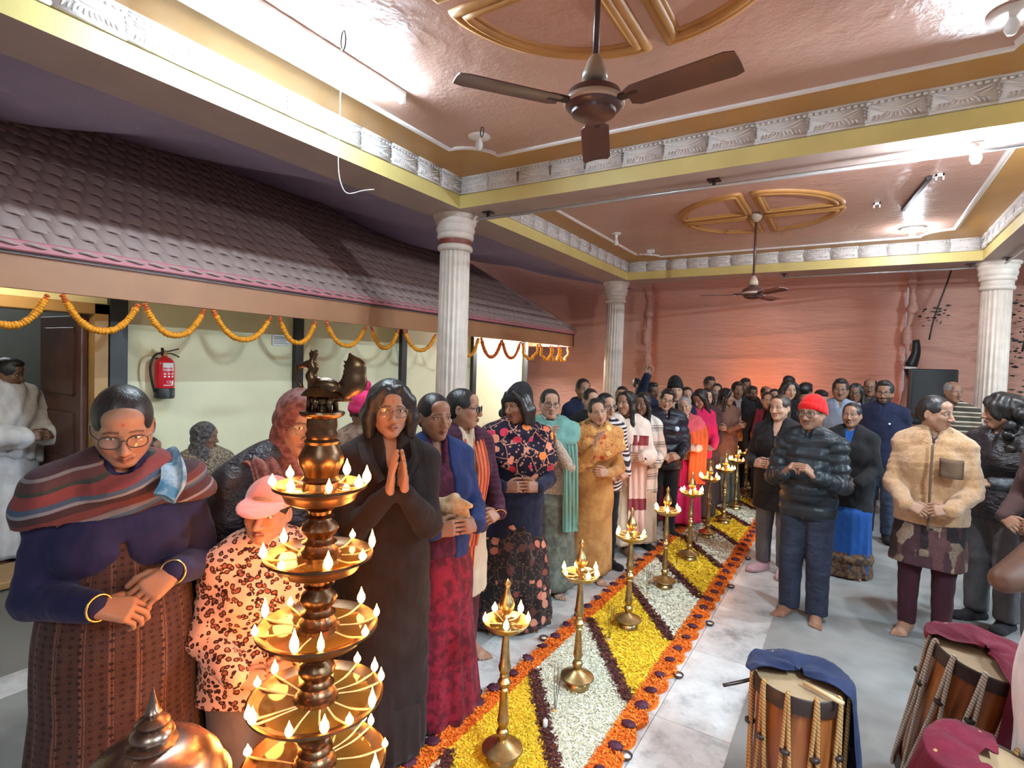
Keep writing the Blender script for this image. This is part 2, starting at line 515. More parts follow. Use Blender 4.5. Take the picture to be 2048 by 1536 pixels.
# doorway
dr = empty('door_1', (WX, 1.9, 0), kind='structure')
m = MB(); m.box((-0.16, 0.09, 0), (0.05, 0.185, 2.19), bev=0.006).box((-0.16, -1.35, 2.10), (0.05, 0.185, 2.19), bev=0.006).box((-0.16, -1.35, 0), (0.05, -1.26, 2.12), bev=0.006)
m.build('door_frame', M_DOORFR, dr, False)
m = MB(); m.box((-0.9, 0.035, 0.03), (-0.06, 0.08, 2.09), bev=0.004)
lf = m.build('door_leaf', M_DOOR, dr, False)
for z0, z1 in ((0.15, 0.75), (0.9, 1.28), (1.42, 2.0)):
    MB().box((-0.78, 0.022, z0), (-0.18, 0.036, z1), bev=0.012).build('door_panel', M_DOOR, lf, False)
MB().box((-0.45, -1.3, 0), (0.02, 0.1, 0.06), bev=0.01).build('threshold', M_DOORFR, dr, False)
inn = MB().box((-8.6, -2, 0), (-8.5, 3.5, 2.9)).box((-8.5, 3.4, 0), (WX-0.2, 3.5, 2.9)).box((-8.5, -2, 2.86), (WX-0.2, 3.4, 2.9))
tag(inn.build('wall_inner', M_INNER, smooth=False), kind='structure')
tag(MB().lathe([(0.07, 0.0), (0.07, 2.85)], (-8.3, 2.95, 0), 16).build('drain_pipe', M_POST), 'dark vertical pipe in the room behind the doorway', 'pipe')

# roof
EX, EZ, SL = -4.40, 2.44, 0.75
rf = empty('tiled_roof', (EX, 4.5, 2.2), 0, 'mauve tiled hip roof with pink gutter and tan fascia at left', 'roof')
def loc_(v): return np.asarray(v, float)-V3(EX, 4.5, 2.2)
def part(mb, name, mat, parent, off, smooth=False):
    mb.v = [a-off for a in mb.v]; return mb.build(name, mat, parent, smooth)
OFF = V3(EX, 4.5, 2.2)
part(MB().box((EX-0.03, -2, 2.17), (EX, 9.20, 2.385), bev=0.003).box((-6.4, 9.17, 2.17), (EX, 9.20, 2.385), bev=0.003), 'fascia', M_FASCIA, rf, OFF)
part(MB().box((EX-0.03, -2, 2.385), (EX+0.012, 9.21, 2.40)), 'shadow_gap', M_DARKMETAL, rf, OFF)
part(MB().box((EX-0.03, -2, 2.40), (EX+0.035, 9.23, 2.47), bev=0.008).box((-6.4, 9.20, 2.40), (EX, 9.23, 2.455), bev=0.008), 'gutter', M_GUTTER, rf, OFF)
D = 2.7
HE = 9.22
part(MB().add([(EX+0.02, -2, EZ-0.03), (EX+0.02, HE, EZ-0.03), (EX-D, HE-D*0.95, EZ+SL*D-0.03), (EX-D, -2, EZ+SL*D-0.03),
              (EX+0.02, -2, EZ-0.06), (EX+0.02, HE, EZ-0.06), (EX-D, HE-D*0.95, EZ+SL*D-0.06), (EX-D, -2, EZ+SL*D-0.06), (EX-D, HE, EZ-0.03)],
             [(0, 1, 2, 3), (7, 6, 5, 4), (1, 8, 2)]), 'roof_deck', M_TILE, rf, OFF)
TW, TR = 0.14, 0.20
def tile_verts():
    n = 7; v = []
    for (s, th) in ((0, 0.0), (1, 0.0)):
        for i in range(n):
            t = i/(n-1); w = 0.008*math.sin(t*2*math.pi-0.6)
            lip = 0.018*max(0, math.sin(t*math.pi))          # scalloped lower edge
            z = w+(0.014 if s == 0 else 0.0)
            v.append((-TW/2+t*TW*1.04, (-lip if s == 0 else TR*1.12), z))
    vv = v+[(x, y, z-0.016) for x, y, z in v]
    f = []
    for i in range(n-1):
        f += [(i, i+1, n+i+1, n+i), (2*n+i+1, 2*n+i, 3*n+i, 3*n+i+1), (i+1, i, 2*n+i, 2*n+i+1)]
    f += [(0, n, 3*n, 2*n), (n-1, 2*n-1+2*n, 2*n-1, n-1)][:1]
    return np.array(vv), f
tv, tf = tile_verts()
sl = math.atan(SL)
# local tile frame: x along +y world reversed, y up the slope, z normal
ax = np.stack([V3(0, 1, 0), V3(-math.cos(sl), 0, math.sin(sl)), V3(math.sin(sl), 0, math.cos(sl))], 1)
tile_me = mesh_data('roof_tile', tv, tf, [M_TILE], True)
rotm = Matrix(ax.tolist()).to_4x4()
rest = MB(); cnt = 0
spots = []
for rrow in range(17):
    s = rrow*TR
    hx = s*math.cos(sl)
    k = 0
    y = -0.2+(rrow % 2)*TW/2
    while y < HE-hx*0.95-TW*0.5:
        spots.append((rrow, y, EX+0.03-hx, EZ+hx*SL)); y += TW
spots.sort(key=lambda q: (0 if q[1] > 0.9 else 1, q[0]*0.9+q[1]*0.55))
for q in spots:
    P = V3(q[2], q[1], q[3])
    if cnt < 300:
        o = bpy.data.objects.new('roof_tile', tile_me); link(o, rf)
        o.matrix_local = Matrix.Translation(Vector((P-OFF).tolist())) @ rotm
        cnt += 1
    else:
        rest.add(tv @ ax.T+P-OFF, tf)
tag(rest.build('roof_tile_field', M_TILE, rf, True), kind='stuff')
# hip ridge
part(MB().tube([(EX+0.02, HE, EZ+0.02), (EX-D, HE-D*0.95, EZ+SL*D+0.02)], 0.035, 8), 'hip_ridge', M_TILE, rf, OFF, True)

# ================================================================== cloth canopy and backdrop
def m_cloth(name, c1, c2, tr):
    n = NT(name); v = n.coord(scale=(1, 1, 1)); w = n.noise(v, 0.8, 4, 0.6)
    c = n.ramp(w, [(0.3, c1), (0.7, c2)]); n.base(c); n.pr(Roughness=0.6)
    wr = n.noise(n.coord(scale=(1.2, 1.2, 6)), 2.6, 5, 0.6)
    b = n.bump(wr, 0.5, 0.08)
    t = n.n('ShaderNodeBsdfTranslucent'); n.l(c, t.inputs[0]); n.l(b.outputs[0], t.inputs['Normal'])
    mx = n.n('ShaderNodeMixShader'); mx.inputs[0].default_value = tr
    n.l(n.b.outputs[0], mx.inputs[1]); n.l(t.outputs[0], mx.inputs[2]); n.l(mx.outputs[0], n.out.inputs[0]); return n.m
M_BACK = m_cloth('dusty pink backdrop cloth', srgb(214, 158, 138), srgb(226, 172, 150), 0.35)
M_CANOPY = m_cloth('mauve canopy cloth', srgb(172, 160, 186), srgb(192, 178, 198), 0.15)
YB = 10.25
def backdrop(x0, x1, z0, z1, seed, label):
    r = np.random.default_rng(seed); ph = r.random(8)*6
    def fn(u, v):
        x = x0+(x1-x0)*u; z = z0+(z1-z0)*v
        y = YB+0.025*np.sin(x*5+ph[0]+1.5*np.sin(z*1.1+ph[1]))*np.clip(1.2-np.abs(v-0.45), 0.1, 1)
        # slack folds hanging as shallow swags
        for k in range(7):
            zc = 0.5+0.42*k; sag = 0.16*(np.cos((u-0.5)*math.pi))*(-1)
            y = y+0.03*np.exp(-((z-zc-sag-0.05*np.sin(x*2+ph[k]))/0.055)**2)*(0.5+0.5*np.sin(x*1.3+ph[k]))
        y = y-0.12*np.sin(u*math.pi)*np.sin(np.clip(v, 0, 1)*math.pi)*0.6
        y = y+0.10*(np.exp(-(u/0.02)**2)+np.exp(-((1-u)/0.02)**2))
        return x, y, z
    m = MB(); m.grid(fn, 90, 110)
    v = m.v[0]; n = len(v); back = v+V3(0, 0.006, 0)
    f2 = [tuple(i+n for i in q[::-1]) for q in m.f]
    m2 = MB(); m2.add(np.concatenate([v, back]), m.f+f2)
    o = m2.build('cloth_backdrop', M_BACK, None, True)
    tag(o, label, 'curtain', 'pink cloth backdrops')
    return o
backdrop(-8.5, -3.28, 0.0, 4.3, 3, 'pink cloth hung behind the tiled roof end')
backdrop(-3.30, 0.66, 0.0, 4.3, 4, 'wide wrinkled pink cloth hung behind the far crowd')
backdrop(0.68, 6.0, 0.0, 4.3, 5, 'pink cloth hung behind the loudspeaker')
# bunched seams between the cloths
for x, lb in ((-3.34, 'bunched pink cloth seam behind the far left column'), (0.69, 'bunched pink cloth seam beside the loudspeaker')):
    P = bez([(x, YB-0.05, 3.4), (x+0.03, YB-0.08, 2.9), (x-0.02, YB-0.06, 2.4), (x+0.04, YB-0.08, 1.9), (x, YB-0.05, 1.2), (x+0.02, YB-0.05, 0.3)], 40)
    rr = 0.05+0.022*np.sin(np.arange(len(P))*0.9)+0.012*np.sin(np.arange(len(P))*2.3)
    tag(MB().tube(P, rr, 10).build('cloth_seam', M_BACK), lb, 'curtain')
def canopy(u, v):
    y = -3.5+u*13.55
    x = -3.60-v*3.6
    z = 3.30+v*0.95-0.30*np.sin(v*math.pi)*(0.55+0.45*np.sin(y*1.1+0.8))-0.04*np.sin(y*4.3+v*3)*np.sin(v*math.pi)
    return x, y, z
m = MB(); m.grid(canopy, 130, 30)
v = m.v[0]; n = len(v)
m2 = MB(); m2.add(np.concatenate([v, v+V3(0, 0, 0.006)]), [q[::-1] for q in m.f]+[tuple(i+n for i in q) for q in m.f])
tag(m2.build('cloth_canopy', M_CANOPY, None, True), 'sagging mauve cloth canopy between the beam and the tiled roof', 'canopy')
# ================================================================== lamps of the hall
M_TUBE = emit('tube glow', (0.60, 0.83, 1.0), TUBE_EMIT)
M_BULB = emit('bulb glow', (0.78, 0.89, 1.0), BULB_EMIT)
M_EAVE = emit('warm bulb glow', (1.0, 0.86, 0.55), EAVE_EMIT)
M_FILL_TUBE = emit('added fill tube glow', (0.60, 0.83, 1.0), FILL_TUBE_EMIT)  # glow of the tubes added in the right bays
def tube_light(x, y0, y1, label, axis='y', glow=None):
    L = y1-y0
    r = empty('tube_light', (x, (y0+y1)/2, ZC), 0 if axis == 'y' else math.pi/2, label, 'light')
    MB().box((-0.028, -L/2, -0.030), (0.028, L/2, 0), bev=0.004).build('batten', M_WHITE, r, False)
    for s in (-1, 1):
        MB().box((-0.018, s*L/2-0.012, -0.075), (0.018, s*L/2+0.012, -0.02), bev=0.004).build('end_cap', M_WHITE, r, False)
    MB().tube([(0, -L/2+0.01, -0.058), (0, L/2-0.01, -0.058)], 0.014, 12).build('tube', glow or M_TUBE, r)
    return r
tube_light(-2.54, 1.40, 2.64, 'glowing white fluorescent tube on the ceiling above the tall brass lamp')
tube_light(0.75, -2.2, -0.98, 'added unseen fill tube on the ceiling behind the viewer')  # extra tube put in behind the viewer as fill light
tube_light(1.98, 0.2, 1.44, 'added unseen fill tube in the neighbouring bay at right', glow=M_FILL_TUBE)  # added out of view to brighten the group at right
tube_light(4.6, 4.9, 6.14, 'added unseen fill tube in the far neighbouring bay at right', glow=M_FILL_TUBE)  # added out of view to brighten the far bay
def bulb(x, y, z, label, glow=True, stem=0.05, rose=0.07, mat=None):
    r = empty('bulb_holder', (x, y, z), 0, label, 'light')
    MB().lathe([(0.02, -0.012-0.01), (rose*0.6, -0.02), (rose, -0.008), (rose, 0)], seg=20).build('ceiling_rose', M_PLASTER, r)
    MB().lathe([(0.014, -0.02-stem), (0.018, -0.02-stem), (0.018, -0.015)], seg=12).build('socket', M_WHITE, r)
    z0 = -0.02-stem
    MB().lathe([(0.001, z0-0.085), (0.018, z0-0.08), (0.03, z0-0.055), (0.028, z0-0.035), (0.015, z0-0.005), (0.014, z0)], seg=16).build('bulb', mat or (M_BULB if glow else M_WHITE), r)
    return r
bulb(0.58, 4.36, ZB, 'glowing white bulb under the cross beam at right', True, 0.02, 0.04)
bulb(0.51, 7.80, ZC, 'glowing white bulb at the far right ceiling corner', True, 0.01, 0.13, emit('far bulb glow', (0.78, 0.89, 1.0), BULB_EMIT*0.15))
bulb(-2.49, 3.42, ZC, 'unlit bulb holder on the near ceiling left corner', False, 0.0, 0.085)
bulb(-2.65, 6.68, ZC, 'unlit hanging bulb near the far bay left edge', False, 0.05, 0.06)
bulb(0.56, 3.44, ZC, 'unlit ceiling rose in the near bay right corner', False, 0.0, 0.10)
bulb(-4.85, 1.35, 2.33, 'warm bulb under the eave above the doorway', True, 0.0, 0.05, M_EAVE)
bulb(-4.85, 7.75, 2.33, 'warm bulb under the eave near the roof end', True, 0.0, 0.05, M_EAVE)
bulb(-4.75, 9.08, 2.33, 'pale bulb under the eave at the very roof corner', True, 0.0, 0.05, emit('pale bulb glow', (0.95, 0.95, 1.0), 1700.0))
bulb(-7.3, 1.6, 2.86, 'added unseen fill bulb in the room behind the doorway', True, 0.0, 0.05, emit('added inner bulb glow', (0.9, 0.95, 1.0), 260.0))  # added out of view to brighten the room inside
o = MB().box((-0.05, -0.02, -0.05), (0.05, 0.02, 0), bev=0.006).box((-0.012, -0.012, -0.09), (0.012, 0.012, -0.05), bev=0.003).build('ceiling_bracket', M_WHITE, None, False, (-2.55, 7.78, ZC))
tag(o, 'small white bracket at the far bay left ceiling corner', 'bracket')
# hooks, sockets and dangling wire
P = [(math.sin(t)*0.018, 0, -0.05-0.05*math.cos(t)*1.0) for t in np.linspace(0, 2*math.pi, 16, endpoint=False)]
tag(MB().tube(P, 0.005, 6, closed=True).build('ceiling_hook', M_DARKMETAL, None, True, (-2.36, 2.0, ZC)), 'dark wire loop hanging beside the glowing tube', 'hook')
P = [(math.sin(t)*0.014, 0, -0.035-0.035*math.cos(t)) for t in np.linspace(0, 2*math.pi, 16, endpoint=False)]
tag(MB().tube(P, 0.004, 6, closed=True).build('ceiling_hook', M_DARKMETAL, None, True, (-2.38, 3.30, ZC)), 'small hook beside the unlit near bulb holder', 'hook')
tag(MB().tube(P, 0.004, 6, closed=True).build('ceiling_hook', M_GOLD, None, True, (-0.78, 7.35, ZC)), 'small brass hook behind the far fan rod', 'hook')
for (x, y), lb in (((0.13, 6.55), 'small white clip on the far bay ceiling'), ((0.55, 5.85), 'small white socket at the end of the ceiling batten')):
    tag(MB().box((-0.03, -0.01, -0.05), (-0.018, 0.01, 0)).box((0.018, -0.01, -0.05), (0.03, 0.01, 0)).box((-0.03, -0.01, -0.02), (0.03, 0.01, 0)).build('ceiling_clip', M_WHITE, None, False, (x, y, ZC)), lb, 'clip')
tag(MB().box((-0.02, -0.5, -0.035), (0.02, 0.5, 0), bev=0.005).build('ceiling_batten', M_DARKMETAL, None, False, (0.42, 6.35, ZC), (0, 0, 0.12)), 'dark unlit tube batten on the far bay ceiling', 'light')
P = bez([(-2.6, 2.19, 3.5), (-2.6, 2.19, 3.2), (-2.605, 2.19, 2.95), (-2.59, 2.20, 2.83), (-2.565, 2.23, 2.775), (-2.50, 2.29, 2.80), (-2.46, 2.34, 2.815)], 40)
tag(MB().tube(P, 0.0028, 5).build('dangling_wire', M_WHITE), 'thin white wire dangling from the ceiling by the tube', 'wire')

# curtain rods
def rod(a, b, label, brk):
    r = empty('curtain_rod', tuple(a), 0, label, 'rod')
    a = V3(*a); b = V3(*b)
    MB().tube([(0, 0, 0), tuple(b-a)], 0.014, 10).build('pipe', M_METAL, r)
    for t in brk:
        p = (b-a)*t
        MB().box((p[0]-0.012, p[1]-0.012, p[2]), (p[0]+0.012, p[1]+0.012, p[2]+0.05)).box((p[0]-0.045, p[1]-0.045, p[2]+0.042), (p[0]+0.045, p[1]+0.045, p[2]+0.05)).build('bracket', M_DARKMETAL, r, False)
    return r
rod((-3.16, 4.34, 3.20), (1.25, 4.34, 3.20), 'long steel curtain rod under the near cross beam', (0.03, 0.5, 0.97))
rod((-0.95, 8.84, 3.20), (1.30, 8.84, 3.20), 'short curtain rod under the far cross beam', (0.02, 0.95))
rod((1.48, 8.6, 3.20), (1.48, 4.7, 3.20), 'curtain rod running under the right side beam', (0.02, 0.97))

# ceiling fans
M_FAN = plain('brown fan enamel', srgb(84, 54, 50), 0.32, 0.15, 8, 0.1, 30)
M_FANTRIM = plain('fan cream trim', srgb(176, 150, 130), 0.35, 0.1, 8)
def fan(x, y, z, a0, R, label):
    r = empty('ceiling_fan', (x, y, z), 0, label, 'fan')
    MB().tube([(0, 0, 0.12), (0, 0, ZC-z)], 0.013, 12).build('down_rod', M_FAN, r)
    MB().lathe([(0.016, 0.20), (0.028, 0.185), (0.05, 0.13), (0.052, 0.10), (0.03, 0.092)], seg=24).build('lower_cup', M_FANTRIM, r)
    MB().lathe([(0.016, ZC-z-0.09), (0.045, ZC-z-0.06), (0.065, ZC-z-0.01), (0.065, ZC-z)], seg=24).build('ceiling_cup', M_FANTRIM, r)
    MB().lathe([(0.02, 0.09), (0.06, 0.075), (0.105, 0.05), (0.118, 0.02), (0.118, 0.0), (0.10, -0.018), (0.09, -0.022), (0.088, -0.035), (0.06, -0.05), (0.02, -0.056), (0.001, -0.056)], seg=36).build('motor', M_FAN, r, True, auto=50)
    MB().lathe([(0.117, 0.022), (0.123, 0.012), (0.123, 0.004), (0.117, -0.004)], seg=36).build('trim_ring', M_FANTRIM, r)
    for k in range(3):
        a = math.radians(a0+120*k)
        b = bpy.data.objects.new('blade', None)
        m = MB(); pitch = -0.16; w = 0.066
        def fn(u, v):
            s = 0.15+u*(R-0.15); ww = (0.9+0.12*u)*w*(1-np.clip((u-0.95)/0.05, 0, 1)**2*0.18)*(1-np.clip((0.06-u)/0.06, 0, 1)**2*0.3)
            t = (v-0.5)*2
            return s, t*ww, t*ww*pitch-0.006*(t*t)
        m.grid(fn, 14, 7)
        v = m.v[0]; n = len(v)
        mm = MB().add(np.concatenate([v, v-V3(0, 0, 0.004)]), [q for q in m.f]+[tuple(i+n for i in q[::-1]) for q in m.f])
        # edge skirt
        idx = [i*7 for i in range(14)]+[13*7+j for j in range(1, 7)]+[i*7+6 for i in range(12, -1, -1)]+[j for j in range(5, 0, -1)]
        vv = np.concatenate([v[idx], v[idx]-V3(0, 0, 0.004)]); k_ = len(idx)
        mm.add(vv, [(i, (i+1) % k_, k_+(i+1) % k_, k_+i) for i in range(k_)])
        bl = mm.build('blade', M_FAN, r, True, None, (0, 0, a), auto=40)
        MB().box((0.09, -0.022, -0.004), (0.20, 0.022, 0.008), bev=0.003).build('blade_arm', M_DARKMETAL, bl, False)
    return r
fan(-0.935, 2.06, 2.855, -8, 0.57, 'brown three bladed ceiling fan in the near bay')
fan(-0.965, 6.48, 2.66, 70, 0.54, 'small looking ceiling fan on a long rod in the far bay')

# ================================================================== garlands under the eave
M_MARI = plain('marigold orange', srgb(240, 150, 24), 0.6, 0.22, 40, 0.4, 200)
M_MARI2 = plain('deep marigold', srgb(214, 96, 26), 0.6, 0.2, 40, 0.4, 200)
def flower_mesh(mat, seed, R=0.0245, H=0.014):
    r = np.random.default_rng(seed); m = MB(); n = 9
    prof = []
    v = []; f = []
    for j, (rr, z) in enumerate(((0.25, -H), (0.85, -H*0.7), (1.0, 0), (0.8, H*0.7), (0.2, H))):
        for i in range(n*2):
            a = i*math.pi/n; k = 1.0 if i % 2 else 0.80
            v.append((R*rr*k*math.cos(a), R*rr*k*math.sin(a), z+r.normal()*0.0015))
    N = n*2
    for j in range(4):
        for i in range(N): f.append((j*N+i, j*N+(i+1) % N, (j+1)*N+(i+1) % N, (j+1)*N+i))
    f.append(tuple(range(N-1, -1, -1))); f.append(tuple(4*N+i for i in range(N)))
    m.add(v, f); return m
FL1 = flower_mesh(M_MARI, 1); FL2 = flower_mesh(M_MARI2, 2, 0.027)
fl_me = [FL1.data('marigold', M_MARI), FL2.data('marigold', M_MARI2)]
ANCH = [(1.02, 1.42), (1.49, 1.95), (1.98, 2.42), (2.49, 3.01), (3.09, 3.49), (3.61, 4.13), (4.20, 4.62), (4.71, 5.29), (5.33, 5.72), (5.75, 6.20), (6.26, 6.78), (6.80, 7.32), (7.34, 7.92), (7.94, 8.45), (8.30, 8.74), (8.6, 9.05)]
placed = 0
ORD = ['leftmost marigold swag hanging over the dark doorway', 'marigold swag in front of the wide dark post', 'marigold swag above the red fire extinguisher', 'marigold swag right of the fire extinguisher',
       'marigold swag beside the small notice board', 'marigold swag over the tall lamp bird finial', 'seventh marigold swag from the left, before the near column', 'marigold swag just left of the near column', 'marigold swag hidden behind the near column',
       'first marigold swag right of the near column', 'second marigold swag right of the near column', 'third marigold swag right of the near column', 'fourth marigold swag right of the near column', 'fifth marigold swag right of the near column', 'second last marigold swag by the roof corner', 'last marigold swag at the roof corner']
for gi, (ya, yb) in enumerate(ANCH):
    L = yb-ya; sag = 0.225 if gi < 8 else 0.26
    t = np.linspace(-1, 1, 80)
    P = np.stack([np.full(80, EX-0.02), (ya+yb)/2+t*L/2, 2.165-sag*(1-np.abs(t)**2.3)], 1)
    if gi >= 12: P[:, 0] += 0.02*np.sin(np.arange(80)*0.3)
    d = np.concatenate([[0], np.cumsum(np.linalg.norm(np.diff(P, axis=0), axis=1))])
    root = empty('marigold_garland', tuple(P[40]), 0, ORD[gi], 'garland', 'marigold swags along the eave')
    MB().tube(P[::4]-P[40], 0.004, 5).build('string', M_GUTTER, root)
    step = 0.0185
    n = int(d[-1]/step); joined = MB()
    for i in range(n):
        s = (i+0.5)*step
        p = np.array([np.interp(s, d, P[:, k]) for k in range(3)]); q = np.array([np.interp(s+0.005, d, P[:, k]) for k in range(3)])
        ax_ = frame_z(q-p); end = min(s, d[-1]-s) < 0.055
        sc = rng.uniform(0.85, 1.12)*(0.7 if end else 1.0)
        which = 1 if (end or gi in (10, 11)) else 0
        if gi in (1, 2, 3, 4, 5, 6) and placed < 300:
            o = bpy.data.objects.new('marigold', fl_me[which]); link(o, root)
            o.matrix_local = Matrix.Translation(Vector((p-P[40]).tolist())) @ Matrix(ax_.tolist()).to_4x4() @ Matrix.Rotation(rng.uniform(0, 6), 4, 'Z') @ Matrix.Diagonal((sc, sc, sc, 1))
            placed += 1
        else:
            F = (FL1, FL2)[which]
            joined.add((F.v[0]*sc) @ ax_.T+p-P[40], F.f, which)
    if joined.n:
        tag(joined.build('marigold_flowers', [M_MARI, M_MARI2], root, True), kind='stuff')

# ================================================================== fire extinguisher, notice, loudspeaker
M_RED = plain('extinguisher red', srgb(206, 30, 44), 0.28, 0.04, 6)
ex = empty('fire_extinguisher', (WX+0.10, 2.50, 1.40), 0, 'red fire extinguisher hung on the cream wall', 'fire extinguisher')
MB().lathe([(0.001, 0.085), (0.074, 0.085), (0.078, 0.10), (0.078, 0.30), (0.070, 0.335), (0.045, 0.36), (0.026, 0.368), (0.022, 0.375)], seg=28).build('cylinder', M_RED, ex, True, auto=50)
MB().lathe([(0.070, 0.0), (0.080, 0.006), (0.081, 0.088), (0.076, 0.094)], seg=28).build('base_boot', M_BLACK, ex, True, auto=50)
MB().lathe([(0.022, 0.37), (0.022, 0.40), (0.012, 0.405), (0.012, 0.43)], seg=14).build('valve', M_GOLD, ex, True, auto=50)
MB().tube(bez([(0, -0.01, 0.41), (0.0, 0.05, 0.425), (0.0, 0.12, 0.445)], 8), 0.006, 6).tube(bez([(0, 0.0, 0.40), (0, 0.06, 0.40), (0.0, 0.125, 0.37)], 8), 0.006, 6).tube([(0, -0.02, 0.38), (0, -0.02, 0.45)], 0.012, 8).build('handle', M_BLACK, ex)
MB().tube(bez([(0, -0.02, 0.405), (0.02, -0.09, 0.38), (0.02, -0.125, 0.29), (0.02, -0.115, 0.17), (0.01, -0.085, 0.06)], 24), 0.010, 8).build('hose', M_BLACK, ex)
MB().box((-0.10, -0.03, 0.25), (-0.07, 0.03, 0.36)).build('wall_bracket', M_BLACK, ex, False)
def arc_patch(r, y0, y1, z0, z1, mat, name, parent, c=0):
    m = MB(); m.grid(lambda u, v: (r*np.cos(y0+(y1-y0)*u), r*np.sin(y0+(y1-y0)*u), z0+(z1-z0)*v), 10, 2)
    return m.build(name, mat, parent)
fa = -0.25
arc_patch(0.0792, fa-0.35, fa+0.75, 0.275, 0.318, M_WHITE, 'paper_label', ex)
arc_patch(0.0792, fa+0.55, fa+0.80, 0.125, 0.16, M_WHITE, 'small_sticker', ex)
def text3(body, size, mat, parent, name, loc, rot, ext=0.0006):
    c = bpy.data.curves.new(name, 'FONT'); c.body = body; c.size = size; c.align_x = 'CENTER'; c.extrude = ext; c.resolution_u = 2
    t = bpy.data.objects.new(name, c)
    dg = bpy.context.evaluated_depsgraph_get()
    COL.objects.link(t); me = bpy.data.meshes.new_from_object(t.evaluated_get(bpy.context.evaluated_depsgraph_get()))
    bpy.data.objects.remove(t); me.materials.clear(); me.materials.append(mat)
    return obj(name, me, parent, loc, rot)
def wrap_text(body, size, zc, ac, name='printed_text'):
    o = text3(body, size, M_WHITE, ex, name, (0, 0, 0), (0, 0, 0))
    for v in o.data.vertices:
        a = ac+v.co.x/0.079; z = zc+v.co.y; r = 0.0791+v.co.z
        v.co = (r*math.cos(a), r*math.sin(a), z)
wrap_text('CE', 0.034, 0.137, 0.0)
for zi, (z_, h_, segs) in enumerate(((0.258, 0.006, ((-0.62, 0.62),)), (0.247, 0.004, ((-0.55, 0.50),)), (0.215, 0.012, ((-0.5, -0.3), (-0.1, 0.1), (0.3, 0.5))), (0.190, 0.012, ((-0.5, -0.3), (-0.1, 0.1), (0.3, 0.5))), (0.122, 0.003, ((-0.55, 0.5),)), (0.115, 0.003, ((-0.5, 0.4),)))):
    for a_, b_ in segs: arc_patch(0.0790, a_, b_, z_, z_+h_, M_WHITE, 'printed_mark', ex)
nb = empty('notice_board', (WX+0.012, 3.72, 1.985), 0, 'small white notice on the wall beside a dark post', 'sign')
MB().box((-0.01, -0.10, -0.06), (0.004, 0.10, 0.06), bev=0.003).build('panel', M_WHITE, nb, False)
lm = MB()
for i in range(5): lm.box((0.004, -0.085, 0.035-0.018*i), (0.0048, 0.085-0.03*(i % 2), 0.040-0.018*i))
lm.build('printed_lines', M_POST, nb, False)

sp = empty('loudspeaker', (0.92, 9.3, 0), 0, 'black loudspeaker box on a stand in front of the pink cloth', 'speaker')
MB().box((-0.25, -0.22, 1.18), (0.25, 0.22, 1.93), bev=0.015).build('cabinet', M_BLACK, sp, False)
MB().box((-0.225, -0.232, 1.21), (0.225, -0.215, 1.90), bev=0.006).build('grille', plain('speaker mesh', srgb(34, 32, 32), 0.6, 0.3, 200, 0.4, 300), sp, False)
MB().tube([(0, 0, 0.35), (0, 0, 1.19)], 0.02, 10).build('pole', M_BLACK, sp)
for k in range(3):
    a = k*2.1+0.5; MB().tube([(0, 0, 0.7), (0.42*math.cos(a), 0.42*math.sin(a), 0.014)], 0.012, 8).build('leg', M_BLACK, sp)
# dark pennant-like cloth tie next to the speaker
pn = empty('hanging_lantern', (0.70, 9.7, 1.93), 0, 'small dark lantern with a white band beside the speaker', 'lantern')
MB().lathe([(0.001, -0.20), (0.03, -0.12), (0.07, -0.02), (0.075, 0)], seg=8).build('cone', M_BLACK, pn, False)
MB().lathe([(0.075, 0.0), (0.085, 0.006), (0.085, 0.028), (0.075, 0.034)], seg=8).build('band', M_WHITE, pn, False)
MB().tube([(0.0, 0.03, -1.93), (0.0, 0.03, 0.02)], 0.012, 8).build('pole', M_BLACK, pn)
MB().tube(bez([(0, 0, 0.03), (0.03, 0, 0.12), (0.06, 0, 0.25), (0.05, 0, 0.42)], 10), [0.07, 0.075, 0.075, 0.07, 0.066, 0.06, 0.055, 0.05, 0.04][:len(bez([(0, 0, 0.03), (0.03, 0, 0.12), (0.06, 0, 0.25), (0.05, 0, 0.42)], 10))], 7).build('cloth_tie', M_BLACK, pn)
# lamp behind the cloth
bl_ = empty('work_lamp', (-1.15, 10.95, 1.45), 0, 'warm lamp shining through the pink cloth from behind', 'light')
MB().sphere((0, 0, 0), 0.09, 16, 10).build('globe', emit('warm lamp glow', (1.0, 0.74, 0.34), BACK_EMIT), bl_)
MB().tube([(0, 0, -1.45), (0, 0, -0.07)], 0.02, 8).build('pole', M_BLACK, bl_)
